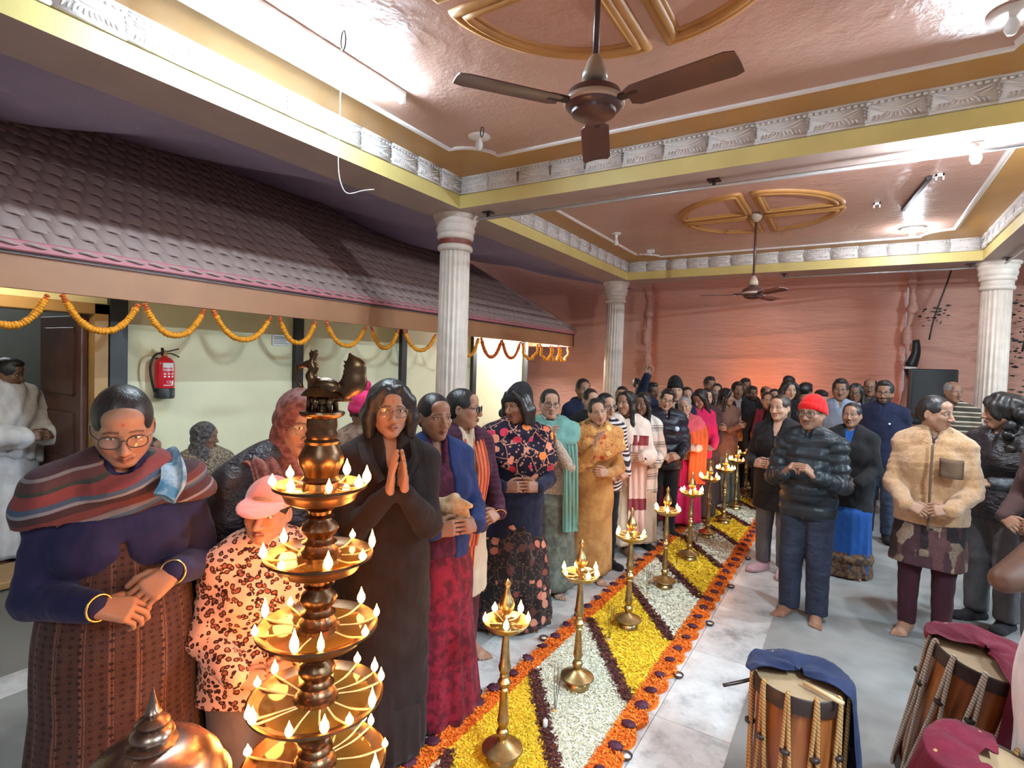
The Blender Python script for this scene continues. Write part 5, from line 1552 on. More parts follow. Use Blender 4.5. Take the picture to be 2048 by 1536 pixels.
def fleece(name, c):
    n = NT(name); v = n.coord(); f = n.noise(v, 26, 4, 0.65); g = n.noise(v, 140, 3, 0.7)
    n.base(n.ramp(n.math('ADD', n.math('MULTIPLY', f, 0.6), n.math('MULTIPLY', g, 0.4)), [(0.34, tuple(x*0.70 for x in c)), (0.62, tuple(min(1, x*1.12) for x in c))]))
    n.pr(Roughness=0.95); n.b.inputs['Sheen Weight'].default_value = 0.5
    n.bump(n.math('ADD', f, n.math('MULTIPLY', g, 0.5)), 0.9, 0.02); return n.m
def leather(name, c, rough=0.35):
    n = NT(name); v = n.coord(scale=(1, 1, 2.2)); f = n.noise(v, 12, 5, 0.6)
    n.base(n.ramp(f, [(0.3, tuple(x*0.6 for x in c)), (0.7, tuple(x*1.3 for x in c))])); n.pr(Roughness=rough)
    n.bump(f, 0.9, 0.03); return n.m
def denim(name, c):
    n = NT(name); v = n.coord(); f = n.noise(n.coord(scale=(1, 1, 0.4)), 9, 4); g = n.noise(v, 300, 2)
    n.base(n.ramp(f, [(0.35, tuple(x*0.75 for x in c)), (0.68, tuple(min(1, x*1.5) for x in c))])); n.pr(Roughness=0.85)
    n.bump(n.math('ADD', n.noise(n.coord(scale=(1, 1, 1.6)), 10, 3), n.math('MULTIPLY', g, 0.05)), 0.7, 0.04); return n.m

S = srgb
BLACK = cloth('black wool', S(30, 28, 30)); BLACK2 = cloth('soft black cotton', S(24, 23, 26)); CHAR = cloth('charcoal knit', S(52, 48, 50))
NAVY = cloth('navy knit', S(34, 34, 68)); NAVY2 = cloth('dark navy fleece', S(28, 32, 56)); MAROON = cloth('maroon cloth', S(110, 28, 46))
KN_BRN = printed('brown printed cotton', S(76, 50, 43), S(48, 30, 29), S(112, 76, 62))
SHAWL1 = stripes('striped wool shawl', [(0.12, S(60, 42, 46)), (0.05, S(122, 122, 128)), (0.07, S(66, 82, 100)), (0.15, S(126, 60, 58)), (0.05, S(54, 60, 54)), (0.12, S(84, 54, 54)), (0.04, S(128, 120, 120)), (0.16, S(72, 46, 50)), (0.06, S(60, 84, 104)), (0.06, S(110, 104, 108)), (0.12, S(96, 52, 52))], 0.20, (0.30, 0.25, 1.0), 0.02)
TEAL_SH = mottled('teal blue shawl', S(60, 116, 150), S(150, 176, 190), 12)
LEATHER = leather('dark leather', S(44, 42, 50)); SCARFBR = mottled('brown maroon scarf', S(104, 58, 54), S(138, 90, 80), 40)
LEOP = leopard(); PINKCAP = cloth('pink wool cap', S(236, 142, 132), sheen=0.5); GREYPANT = cloth('grey trousers', S(110, 94, 86))
COATBR = cloth('brown black coat', S(38, 28, 27)); PINKHAT = cloth('hot pink knit', S(196, 40, 92)); TANPRINT = mottled('tan printed coat', S(150, 122, 100), S(110, 84, 70), 30)
BLUECARD = cloth('royal blue cardigan', S(34, 50, 96)); SAREE_TOP = mottled('plum sari cloth', S(96, 36, 60), S(70, 26, 46), 30); SAREE_RED = mottled('crimson printed sari', S(130, 24, 44), S(84, 16, 30), 24)
PLUM = stripes('plum ribbed cardigan', [(0.5, S(74, 36, 56)), (0.5, S(62, 28, 46))], 0.03); CREAM = cloth('cream cotton', S(206, 184, 156)); ORANGE_D = cloth('coral orange dupatta', S(222, 120, 86)); ORPRINT = mottled('coral printed end', S(196, 90, 60), S(150, 70, 50), 40); LEGMAR = cloth('maroon leggings', S(88, 34, 40))
FLSHAWL = floral('embroidered floral shawl', S(26, 22, 44), [S(236, 120, 84), S(206, 60, 84), S(240, 140, 70), S(190, 50, 70), S(236, 150, 120)], S(214, 150, 120), 11, True, 0.30); FLSKIRT = floral('dark floral skirt', S(34, 26, 26), [S(176, 104, 84), S(120, 60, 52), S(190, 128, 104), S(86, 50, 44)], S(90, 70, 58), 13, True, 0.34)
TEALD = cloth('teal dupatta', S(112, 158, 148)); OATKNIT = mottled('speckled oat knit', S(198, 182, 164), S(150, 138, 126), 90); GREENKUR = mottled('dull green kurta', S(104, 108, 94), S(84, 84, 76), 18)
MUSTARD = mottled('mustard tan kurta', S(196, 150, 92), S(172, 126, 74), 10); SHAWLOR = floral('orange paisley shawl', S(206, 150, 86), [S(190, 80, 50), S(232, 196, 130), S(120, 96, 56)], S(170, 90, 60), 14, True, 0.3)
STRIPESW = stripes('black and white striped sweater', [(0.5, S(216, 208, 204)), (0.5, S(52, 40, 44))], 0.034, (0.0, 0.25, 1.0)); CREAMSH = cloth('cream wool shawl', S(224, 204, 188)); PINKSH = stripes('pale pink shawl', [(0.82, S(222, 186, 172)), (0.18, S(140, 60, 66))], 0.6, (0, 0, 1))
PLAID = plaid('brown plaid shirt jacket', S(222, 212, 200), S(92, 80, 76), S(64, 56, 56)); OATSK = cloth('oat skirt', S(186, 164, 142))
PUFFER = cloth('black quilted nylon', S(38, 42, 46), rough=0.38, sheen=0.0, weave=0.0); PUFFN = cloth('dark puffer nylon', S(36, 34, 44), rough=0.4, sheen=0)
MAGENTA = cloth('magenta sari cloth', S(196, 30, 80)); ORANGES = cloth('orange shawl', S(214, 96, 48)); CORALS = cloth('coral pink shawl', S(206, 84, 92)); BROWND = cloth('brown wool dress', S(108, 74, 60)); BROWN2 = cloth('dark brown coat', S(70, 48, 44))
WSHIRT = mottled('pale shirt', S(176, 168, 172), S(140, 134, 140), 40); BPLAID = plaid('blue plaid shirt', S(60, 66, 96), S(40, 44, 70), S(90, 90, 110), 0.08); GREYSW = cloth('grey blue sweater', S(128, 136, 150)); CREAMT = cloth('cream knit band', S(206, 196, 172))
REDHAT = cloth('red wool', S(214, 26, 24), sheen=0.1); JEANS = denim('dark denim', S(34, 40, 58)); JEANS2 = denim('blue denim', S(52, 64, 86)); GREY3 = cloth('grey track pants', S(96, 94, 96)); BLUES = cloth('cobalt blue sari', S(28, 74, 138)); BROWNB = mottled('brown sari border', S(110, 84, 60), S(60, 44, 40), 30)
FLEECE = fleece('tan fleece', S(206, 158, 110)); PATCH = patchwork('patchwork tunic', [S(70, 44, 50), S(40, 34, 36), S(128, 110, 92), S(96, 62, 62), S(150, 130, 110), S(54, 44, 42)], 13); WINE = cloth('wine leggings', S(58, 24, 34)); POCKET = cloth('brown nylon pocket', S(110, 88, 70), sheen=0)
STRIPEM = stripes('striped olive sweater', [(0.42, S(62, 54, 46)), (0.14, S(176, 160, 138)), (0.30, S(84, 72, 60)), (0.14, S(190, 176, 154))], 0.11); SILVERJ = leather('shiny black jacket', S(40, 36, 40), 0.28)
WHITESH = cloth('off white wool shawl', S(206, 200, 198)); DHOTI = cloth('white cotton dhoti', S(226, 220, 222)); FURPINK = fleece('pink fluffy slipper', S(226, 180, 190)); SHOEB = cloth('dark shoe', S(30, 28, 30)); SEATPR = mottled('beige flecked shawl', S(150, 132, 110), S(84, 70, 60), 60); SCGREY = mottled('grey head scarf', S(104, 96, 92), S(60, 54, 54), 50)
# ================================================================== the crowd
BIN = (0.5, 0.06, 0.03, 0.046); SAND = (0.62, 0.50, 0.34, 0.046)
def cut_top(mat, **k): return top(mat, **k)
def badge(t, x, y, col, r=0.022, name='badge'):
    def go(c):
        b = c['b']; P = b.sp(t, x*b.H, y*b.H*b.w)
        MB().lathe([(0.001, -0.004), (r, -0.004), (r, 0.003), (0.001, 0.005)], P, 14, axis=(0, 1, 0.1)).build(name, plain('badge '+str(col), col, 0.5, 0.05), c['root'])
    return go
# ---- left row, near to far
person(-2.01, 0.835, 1.715, 4, 'woman in navy cardigan and striped shawl, head bowed, hands clasped', lod=0, skin='med', w=1.04, lean=(0, 0.04), nod=0.36, hturn=0, tilt=0.04,
       arms=(dict(w=V3(0.075, 0.255, 1.075), d=V3(-0.90, 0.30, -0.22), p=V3(0, -0.6, -0.7), h='hold', pole=(0.45, -0.5, -1)), dict(w=V3(-0.125, 0.225, 1.125), d=V3(0.85, 0.35, -0.42), p=V3(0, -0.75, -0.6), h='hold', pole=(-0.45, -0.5, -1))),
       hair='bun', specs=M_SPEC, bindi=BIN, bangle=(1, -1), shoes='none',
       bottom=skirt(KN_BRN, 'kurta_skirt', z0=0.72, hem=0.03, r0=(0.086, 0.070), r1=(0.150, 0.125), folds=22, amp=0.05, under=0.0),
       top=[top(NAVY, 'cardigan', e=0.022, hem=0.53, flare=0.012, openfront=(0.715, 0.080), collar=0, crease=0.006)],
       extra=[shawl(SHAWL1, e=0.033, planes=[(0.752, -0.10, 0.10)], arm=0.34, ring=0.034, amp=0.009, low=0.70, dirv=(26, 12, 58)),
              strip(TEAL_SH, [(-0.060, -0.055, 0.832), (-0.072, -0.005, 0.850), (-0.074, 0.040, 0.836), (-0.070, 0.075, 0.815), (-0.055, 0.098, 0.790)], 0.060, 0.020, 'shawl_lining', 1, (0.8, 0.5, -0.5), 0.006)])
person(-2.07, 1.215, 1.69, 16, 'woman in dark leather jacket and brown headscarf bending behind the child', lod=0, skin='med', w=1.10, lean=(-0.20, 0.10), nod=0.18, hturn=12, tilt=-0.10,
       arms=(dict(w=V3(-0.02, 0.30, 1.10), d=V3(-0.75, 0.45, -0.4), p=V3(0, -0.4, -0.9), h='relax'), dict(w=V3(-0.30, 0.30, 1.06), d=V3(0.3, 0.7, -0.5), p=V3(0.4, 0, -0.9), h='relax')),
       hair='frontcap', hat='hood', hatmat=SCARFBR, specs=M_SPECG, shoes='none', bottom=skirt(COATBR, 'skirt', folds=14, amp=0.05),
       top=[top(LEATHER, 'leather_jacket', e=0.026, hem=0.44, crease=0.007, collar=0.02)],
       extra=[strip(SCARFBR, [(0.06, -0.03, 0.80), (0.055, 0.045, 0.835), (0.030, 0.115, 0.73), (0.055, 0.130, 0.58), (0.075, 0.125, 0.45)], 0.13, 0.014, 'scarf_end', 3, (1, 0, 0), 0.012)])
person(-1.795, 1.185, 1.36, 10, 'child in pink peaked cap and leopard print jacket', lod=0, skin='med', w=1.05, hs=0.92, lean=(-0.02, 0.02), nod=0.0, hturn=-20, tilt=-0.10,
       arms=('clasp', 'clasp'), hair='frontcap', hat='cap', hatmat=PINKCAP, shoes='none', bottom=pants(GREYPANT, e=0.020),
       top=[top(LEOP, 'leopard_jacket', e=0.030, hem=0.44, flare=0.02, collar=0.030, vneck=0.0, crease=0.007)])
person(-1.755, 1.79, 1.725, 8, 'woman in long brown black coat with palms pressed together, glasses', lod=0, skin='med', w=1.0, nod=0.06, hturn=8, arms=('pray2', 'pray2'), hair='bob', specs=M_SPECG, bindi=BIN, shoes='none',
       bottom=skirt(COATBR, 'long_skirt', hem=0.03, r1=(0.112, 0.098), folds=16, amp=0.05, under=0.16), top=[top(COATBR, 'long_coat', e=0.022, hem=0.16, flare=0.004, collar=0.030, vneck=0.034, vdepth=0.775, crease=0.007)],
       extra=[strip(COATBR, [(s_*0.050, -0.045, 0.842), (s_*0.062, 0.02, 0.838), (s_*0.058, 0.085, 0.800), (s_*0.030, 0.112, 0.755)], 0.075, 0.012, 'lapel', 1, (1, 0, -0.3*s_), 0.002, (1.0, 0.45)) for s_ in (1, -1)])
person(-2.56, 2.38, 1.61, 165, 'person in bright pink bobble hat and tan coat seen from behind', lod=1, skin='tan', w=1.15, nod=0.2, arms=('claspmid', 'claspmid'), hair='frontcap', hat='bobble', hatmat=PINKHAT, bottom=skirt(BROWN2), top=[top(TANPRINT, 'coat', e=0.030, hem=0.35, collar=0.03)])
person(-1.82, 2.17, 1.655, 26, 'woman in crimson sari and blue cardigan holding a beige pouch', lod=0, skin='tan', w=1.08, nod=0.04, hturn=30, arms=('claspmid', 'claspmid'), hair='bun', bindi=BIN,
       bottom=skirt(SAREE_RED, 'sari_skirt', hem=0.012, r1=(0.160, 0.145), folds=20, amp=0.08, frontpleat=0.020, under=0.50),
       top=[top(SAREE_TOP, 'sari_drape', e=0.018, hem=0.50, collar=0, vneck=0.036, vdepth=0.79), top(BLUECARD, 'cardigan', e=0.026, hem=0.44, openfront=(0.80, 0.085, 0.045), collar=0, vneck=0.05, vdepth=0.70)])
person(-2.00, 2.655, 1.66, 34, 'woman in plum cardigan and coral dupatta looking to the right', lod=0, skin='med', w=1.0, nod=0.0, hturn=72, arms=('clasp', 'clasp'), hair='tail', specs=M_SPEC, bangle=(-1,),
       bottom=pants(LEGMAR, 'leggings', e=0.004, hem=0.07),
       top=[top(CREAM, 'kurta', e=0.014, hem=0.25, flare=0.016, collar=0, vneck=0.03), top(PLUM, 'cardigan', e=0.026, hem=0.47, openfront=(0.87, 0.085), collar=0, vneck=0.05, vdepth=0.70)],
       extra=[strip(ORANGE_D, [(0.050, -0.06, 0.77), (0.046, 0.005, 0.850), (0.045, 0.098, 0.72), (0.035, 0.118, 0.56), (0.04, 0.115, 0.42), (0.045, 0.115, 0.27)], 0.105, 0.010, 'dupatta', 3, (1, 0, 0), 0.009),
              strip(ORANGE_D, [(-0.055, -0.06, 0.77), (-0.048, 0.005, 0.848), (-0.030, 0.100, 0.72), (-0.005, 0.120, 0.60), (0.02, 0.122, 0.45)], 0.075, 0.010, 'dupatta_end', 3, (1, 0, 0), 0.008)])
person(-1.95, 3.215, 1.650, 10, 'woman in black beanie and dark embroidered floral shawl', lod=0, skin='tan', w=1.08, nod=0.05, hturn=-42, tilt=0.12, arms=('claspmid', 'claspmid'), hair='bob', hat='beanietall', hatmat=BLACK,
       bottom=skirt(FLSKIRT, 'floral_skirt', hem=0.03, r1=(0.165, 0.140), folds=18, amp=0.06, under=0.38), top=[top(NAVY2, 'jacket', e=0.020, hem=0.38, collar=0.02)],
       extra=[shawl(FLSHAWL, e=0.038, planes=[(0.640, 0.62, 0.0)], arm=0.55, ring=0.030, amp=0.007, low=0.55, dirv=(30, 8, 30), sides=(1, -1))])
person(-2.20, 3.56, 1.56, 35, 'woman in plain black top behind the floral shawl woman', lod=1, skin='tan', hturn=50, arms=('down', 'down'), hair='bun', bottom=skirt(BROWN2), top=[top(BLACK2, 'top', hem=0.42)])
person(-2.015, 3.815, 1.635, 6, 'woman in glasses and teal dupatta with hands raised in prayer', lod=0, skin='fair', w=1.02, nod=0.02, hturn=12, tilt=-0.03, arms=('prayhi', 'prayhi'), hair='bun', specs=M_SPEC, bindi=SAND,
       bottom=skirt(GREENKUR, 'kurta_skirt', z0=0.62, hem=0.05, folds=14, amp=0.05, under=0.5), top=[top(OATKNIT, 'cardigan', e=0.022, hem=0.46, flare=0.01)],
       extra=[shawl(TEALD, e=0.036, planes=[(0.715, -0.25, 0.0)], arm=0.42, ring=0.0, amp=0.009, low=0.66, dirv=(44, 8, 14)), strip(TEALD, [(-0.085, 0.01, 0.80), (-0.095, 0.085, 0.72), (-0.10, 0.10, 0.55), (-0.105, 0.10, 0.33)], 0.12, 0.010, 'dupatta', 4, (1, 0.3, 0), 0.010)])
person(-1.845, 4.265, 1.560, 8, 'woman in mustard kurta and orange paisley shawl leaning her head', lod=0, skin='fair', w=1.05, nod=0.04, hturn=12, tilt=0.26, lean=(-0.03, 0.02), arms=('prayhi', 'claspmid'), hair='tail', bindi=SAND,
       bottom=skirt(MUSTARD, 'kurta_skirt', z0=0.62, hem=0.06, r1=(0.125, 0.105), folds=12, amp=0.05, under=0.0), top=[top(MUSTARD, 'kurta', e=0.018, hem=0.45, collar=0)],
       extra=[shawl(SHAWLOR, e=0.036, planes=[(0.645, -0.45, 0.0)], arm=0.85, ring=0.030, amp=0.010, low=0.58, dirv=(40, 16, 24), forearm=False)])
person(-1.875, 4.61, 1.590, 30, 'girl in glasses and black and white striped sweater', lod=0, skin='fair', hturn=34, tilt=0.05, arms=('clasp', 'clasp'), hair='tail', specs=M_SPEC, bindi=SAND, bottom=pants(BLACK2), top=[top(STRIPESW, 'sweater', e=0.022, hem=0.44)], shoes=SHOEB)
person(-1.82, 4.99, 1.600, 20, 'girl with loose hair in a cream wool shawl', lod=0, skin='med', hturn=-34, nod=-0.06, arms=('claspmid', 'claspmid'), hair='long', bottom=skirt(CREAM, 'skirt', hem=0.10, r1=(0.13, 0.11), under=0.40), top=[top(BLACK2, 'black_top', hem=0.46)],
       extra=[shawl(CREAMSH, e=0.034, planes=[(0.44, 0.35, 0.0)], arm=1.0, ring=0.0, amp=0.010, low=0.36, dirv=(46, 18, 6), forearm=True), strip(PINKSH, [(-0.06, 0.09, 0.74), (-0.05, 0.11, 0.55), (-0.055, 0.11, 0.32), (-0.06, 0.11, 0.14)], 0.17, 0.012, 'shawl_end', 3, (1, 0, 0), 0.010)])
person(-1.79, 5.37, 1.575, 14, 'woman in brown and white plaid jacket looking left', lod=0, skin='dark', hturn=-22, arms=('clasp', 'clasp'), hair='longfront', bottom=skirt(OATSK, 'skirt', hem=0.05, r1=(0.125, 0.105), under=0.38), top=[top(PLAID, 'plaid_jacket', e=0.028, hem=0.36, collar=0.026, vneck=0.036, vdepth=0.77)], shoes=SHOEB)
person(-2.55, 5.60, 1.690, 20, 'tall woman in dark jacket behind, beside the far left column', lod=1, skin='tan', hturn=20, arms=('down', 'down'), hair='bun', bindi=SAND, bottom=pants(BLACK2), top=[top(NAVY2, 'jacket', hood=True)])
person(-2.21, 5.04, 1.605, 22, 'woman in black top between the paisley shawl and the column', lod=1, skin='fair', hturn=24, arms=('down', 'down'), hair='bun', bottom=pants(BLACK2), top=[top(BLACK, 'top')])
person(-2.25, 6.02, 1.61, 10, 'woman behind the plaid jacket with only her forehead showing', lod=1, skin='med', hturn=-8, arms=('down', 'down'), hair='bun', bottom=pants(BLACK2), top=[top(CHAR, 'top')])
person(-1.725, 5.99, 1.600, 16, 'young man in dark puffer jacket and glasses tilting his head', lod=0, male=True, skin='fair', hturn=8, tilt=-0.24, nod=0.10, arms=('clasp', 'clasp'), hair='short', specs=M_SPEC, bottom=pants(BLACK2), top=[top(PUFFN, 'puffer_jacket', e=0.034, hem=0.45, puffer=0.10, collar=0.03)], shoes=SHOEB, extra=[badge(0.735, -0.05, 0.115, S(190, 215, 240), 0.026)])
person(-1.81, 6.66, 1.690, 6, 'man in black beanie raising one arm', lod=1, male=True, skin='fair', hturn=10, arms=('raise', 'down'), hair='frontcap', hat='beanietall', hatmat=BLACK, brow=(0.05, 0.04, 0.03), bottom=pants(BLACK2), top=[top(NAVY2, 'jacket', e=0.024, collar=0.024)], extra=[strip(CREAM, [(0.03, 0.06, 0.84), (0.03, 0.10, 0.72), (0.03, 0.11, 0.60)], 0.08, 0.01, 'scarf', 2)])
person(-2.55, 7.55, 1.700, 15, 'balding man far behind beside the bunched cloth seam', lod=2, male=True, skin='tan', hturn=60, arms=('down', 'down'), hair='receding', bottom=pants(BLACK2), top=[top(CHAR, 'jacket')])
person(-2.24, 7.10, 1.64, 15, 'short haired person in dark red top behind the raised arm', lod=2, skin='dark', hturn=40, arms=('down', 'down'), hair='short', bottom=pants(BLACK2), top=[top(MAROON, 'top')])
person(-1.63, 6.40, 1.515, 12, 'grey haired woman in orange and coral shawl, hand on her cheek', lod=0, skin='fair', w=1.05, hturn=-6, tilt=0.22, nod=0.12, arms=('cheek', 'claspmid'), hair='bun', hairmat=M_HAIRG, brow=(0.12, 0.11, 0.10), bindi=SAND, bangle=(1,),
       bottom=skirt(MAGENTA, 'sari_skirt', z0=0.62, hem=0.05, folds=16, amp=0.06, under=0.50), top=[top(CREAM, 'blouse', e=0.014, hem=0.52, collar=0)],
       extra=[shawl(CORALS, e=0.030, planes=[(0.715, -0.2, 0)], arm=0.3, ring=0.022, amp=0.008, low=0.66, sides=(-1,)), strip(ORANGES, [(-0.10, 0.03, 0.79), (-0.10, 0.09, 0.70), (-0.09, 0.11, 0.55), (-0.085, 0.11, 0.35)], 0.20, 0.012, 'orange_shawl', 4, (1, 0.25, 0), 0.012), strip(MAGENTA, [(0.055, 0.07, 0.80), (0.05, 0.11, 0.68), (0.045, 0.12, 0.50), (0.05, 0.12, 0.33)], 0.10, 0.01, 'magenta_drape', 3, (1, 0, 0), 0.01)])
person(-1.85, 7.38, 1.600, 14, 'woman with dark hair and sandal mark behind the grey haired woman', lod=1, skin='fair', hturn=10, tilt=0.1, arms=('down', 'down'), hair='bun', bindi=SAND, bottom=pants(BLACK2), top=[top(BROWN2, 'top')])
person(-1.585, 6.90, 1.600, 20, 'woman in hot pink top looking down beside the orange shawl', lod=1, skin='tan', hturn=-30, nod=0.45, arms=('clasp', 'clasp'), hair='long', bottom=skirt(BROWN2), top=[top(MAGENTA, 'top', e=0.02)])
person(-1.66, 7.66, 1.58, 18, 'young woman with loose hair and fair face in the middle of the crowd', lod=1, skin='fair', hturn=14, arms=('clasp', 'clasp'), hair='long', bottom=skirt(BROWN2), top=[top(BROWN2, 'coat', e=0.024, hem=0.35)])
person(-1.46, 7.92, 1.59, 30, 'woman in brown wool dress with folded arms looking right', lod=1, skin='tan', hturn=75, nod=0.08, arms=('fold', 'fold'), hair='long', bottom=skirt(GREENKUR, 'skirt', under=0.4), top=[top(BROWND, 'dress_top', e=0.022, hem=0.38)])
person(-1.90, 8.95, 1.725, 10, 'short haired man far behind in white collar and dark coat', lod=2, male=True, skin='tan', hturn=20, arms=('down', 'down'), hair='short', bottom=pants(BLACK2), top=[top(CHAR, 'coat', vneck=0.045, vdepth=0.76), top(WSHIRT, 'shirt', e=0.006, collar=0.018)])
person(-1.72, 8.6, 1.64, 10, 'dark haired woman half hidden behind the brown dress', lod=2, skin='fair', hturn=0, arms=('down', 'down'), hair='bun', bottom=pants(BLACK2), top=[top(BLACK2, 'top')])
person(-1.455, 8.75, 1.665, 14, 'stout man in open dark jacket over a pale shirt at the far end', lod=2, male=True, skin='dark', w=1.1, hturn=14, arms=('clasp', 'clasp'), hair='short', beard=0.3, bottom=pants(BLACK2), top=[top(WSHIRT, 'shirt', e=0.012, hem=0.47), top(BLACK2, 'jacket', e=0.024, hem=0.44, openfront=(0.87, 0.08), vneck=0.05, vdepth=0.7)])
person(-1.475, 9.57, 1.715, 14, 'man with thick hair standing tallest against the glowing cloth', lod=2, male=True, skin='dark', hturn=20, arms=('down', 'down'), hair='short', bottom=pants(BLACK2), top=[top(CHAR, 'jacket')])
person(-1.33, 9.30, 1.60, 14, 'man in black jacket right of the pale shirted man', lod=2, male=True, skin='dark', hturn=18, arms=('down', 'down'), hair='short', beard=0.6, bottom=pants(BLACK2), top=[top(BLACK2, 'jacket')])
person(-1.08, 9.0, 1.62, 0, 'bald man at the far end beside the black coated woman', lod=2, male=True, skin='tan', hturn=25, arms=('down', 'down'), hair='bald', bottom=pants(BLACK2), top=[top(BLACK, 'jacket')])
person(-0.96, 8.1, 1.565, 0, 'woman with a magenta scarf behind the black coated woman', lod=2, skin='fair', hturn=10, arms=('down', 'down'), hair='bun', bindi=SAND, bottom=pants(BLACK2), top=[top(BLACK2, 'coat')], extra=[strip(MAROON, [(0.06, -0.03, 0.82), (0.05, 0.06, 0.83), (0.07, 0.11, 0.70), (0.08, 0.11, 0.58)], 0.10, 0.012, 'scarf', 2)])
person(-0.905, 8.40, 1.605, -4, 'woman with centre parted hair behind the black coated woman', lod=2, skin='fair', hturn=4, arms=('down', 'down'), hair='bun', bindi=SAND, bottom=pants(BLACK2), top=[top(BLACK2, 'coat')])
person(-0.675, 7.84, 1.735, -4, 'tall woman with loose dark hair above the red beanie', lod=1, skin='fair', hturn=18, arms=('down', 'down'), hair='bob', bottom=pants(BLACK2), top=[top(BLACK2, 'coat')])
person(-0.84, 9.52, 1.81, 150, 'balding man seen from behind at the far end', lod=2, male=True, skin='fair', nod=0.15, arms=('down', 'down'), hair='receding', bottom=pants(BLACK2), top=[top(BPLAID, 'shirt')])
person(-0.575, 8.95, 1.69, 140, 'person in blue plaid shirt turned away behind the red beanie', lod=2, male=True, skin='tan', nod=0.1, arms=('down', 'down'), hair='short', bottom=pants(BLACK2), top=[top(BPLAID, 'shirt')])
person(-0.36, 8.5, 1.62, 20, 'person with black hair looking down between the red beanie and the grey sweater', lod=2, skin='fair', hturn=35, nod=0.4, arms=('clasp', 'clasp'), hair='short', bottom=pants(BLACK2), top=[top(BLACK2, 'top')])
# ---- right group
person(-0.53, 5.44, 1.630, -22, 'woman in knee length black coat and pink fluffy slippers', lod=0, skin='fair', hturn=-28, arms=('claspmid', 'claspmid'), hair='tail', hairmat=M_HAIRB, bottom=pants(GREY3, hem=0.08), shoes=FURPINK,
       top=[top(BLACK2, 'black_top', e=0.012, hem=0.5, collar=0, vneck=0.045, vdepth=0.775), top(BLACK, 'long_coat', e=0.026, hem=0.36, flare=0.012, collar=0.020, vneck=0.052, vdepth=0.73)])
person(-0.235, 4.585, 1.645, -14, 'man in red beanie and black quilted jacket, hands clasped, barefoot', lod=0, male=True, skin='tan', w=0.96, hturn=-24, nod=0.02, arms=('claspup', 'claspup'), hair='frontcap', hat='beanie', hatmat=REDHAT, specs=M_SPEC, beard=0.35, bottom=pants(JEANS, 'jeans', e=0.018, hem=0.05, baggy=0.006),
       top=[top(PUFFER, 'quilted_jacket', e=0.026, hem=0.46, puffer=0.085, collar=0.030, vneck=0.026, vdepth=0.815, belly=0.02)])
person(0.015, 5.83, 1.575, -10, 'woman in black jacket over a cobalt blue sari', lod=0, skin='tan', hturn=-12, nod=-0.03, arms=('clasp', 'clasp'), hair='bun', bindi=SAND, bottom=skirt(BLUES, 'sari_skirt', hem=0.02, r1=(0.135, 0.118), folds=16, amp=0.06, under=0.40),
       top=[top(BLUES, 'sari_blouse', e=0.010, hem=0.5, collar=0), top(BLACK, 'jacket', e=0.028, hem=0.38, flare=0.008, collar=0.022, vneck=0.040, vdepth=0.77, hood=True)],
       extra=[skirt(BROWNB, 'sari_border', z0=0.15, hem=0.012, r0=(0.126, 0.110), r1=(0.138, 0.121), folds=16, amp=0.06, under=0.0)])
person(-0.11, 7.72, 1.775, -6, 'man in grey sweater with moustache and glasses', lod=1, male=True, skin='tan', hturn=0, arms=('down', 'down'), hair='short', specs=M_SPECG, beard=0.35, bottom=pants(CREAMT), top=[top(GREYSW, 'sweater', e=0.022, hem=0.62, collar=0.012), top(CREAMT, 'sweater_band', e=0.020, hem=0.46, collar=0, sleeve=0.0)])
person(0.047, 8.42, 1.72, -6, 'woman in pale shawl behind the grey sweater man', lod=2, skin='dark', hturn=-4, arms=('down', 'down'), hair='longfront', specs=M_SPEC, bottom=pants(BLACK2), top=[top(WSHIRT, 'shawl')])
person(0.225, 9.20, 1.80, -4, 'bald bespectacled man in dark jacket behind the navy hoodie', lod=2, male=True, skin='tan', hturn=-4, arms=('down', 'down'), hair='bald', specs=M_SPEC, beard=0.35, bottom=pants(BLACK2), top=[top(CHAR, 'jacket', collar=0.03)])
person(0.31, 7.27, 1.775, -6, 'bearded man in navy hoodie and blue jeans', lod=0, male=True, skin='tan', w=1.05, hturn=-6, nod=0.06, arms=('back', 'back'), hair='short', specs=M_SPEC, beard=0.9, bottom=pants(JEANS2, 'jeans', e=0.018), shoes=SHOEB, top=[top(NAVY2, 'hoodie', e=0.026, hem=0.47, collar=0.028, hood=True, vneck=0.022, vdepth=0.83)], extra=[badge(0.735, -0.045, 0.100, S(220, 220, 220), 0.012, 'logo')])
def pocket(c):
    b = c['b']; H = b.H
    m = MB(); P = b.sp(0.715, -0.062*H, 0.118*H*b.w)
    m.grid(lambda u, v: (P[0]+(u-0.5)*0.105, P[1]+0.012-0.06*(u-0.42)**2*4*0.35+0*v, P[2]+(v-0.5)*0.125), 8, 6)
    o = m.build('pocket', POCKET, c['root']); s_ = o.modifiers.new('t', 'SOLIDIFY'); s_.thickness = 0.02
def zipline(c):
    b = c['b']; P = bez([b.sp(t, 0.0, y*b.H*b.w) for t, y in ((0.80, 0.105), (0.75, 0.119), (0.69, 0.123), (0.62, 0.118), (0.54, 0.118), (0.46, 0.112))], 20)
    MB().tube(P, 0.009, 6).build('zip', POCKET, c['root'])
person(0.505, 4.77, 1.700, -2, 'woman in tan fleece jacket and patchwork tunic looking right', lod=0, skin='med', w=1.02, hturn=62, nod=0.06, arms=('clasp', 'clasp'), hair='bun', bottom=pants(WINE, 'leggings', e=0.006, hem=0.06),
       top=[top(PATCH, 'tunic', e=0.016, hem=0.30, flare=0.022, collar=0), top(FLEECE, 'fleece_jacket', e=0.030, hem=0.475, flare=0.004, collar=0.020, vneck=0.034, vdepth=0.80, cuff=0.004, crease=0.008)], extra=[pocket, zipline])
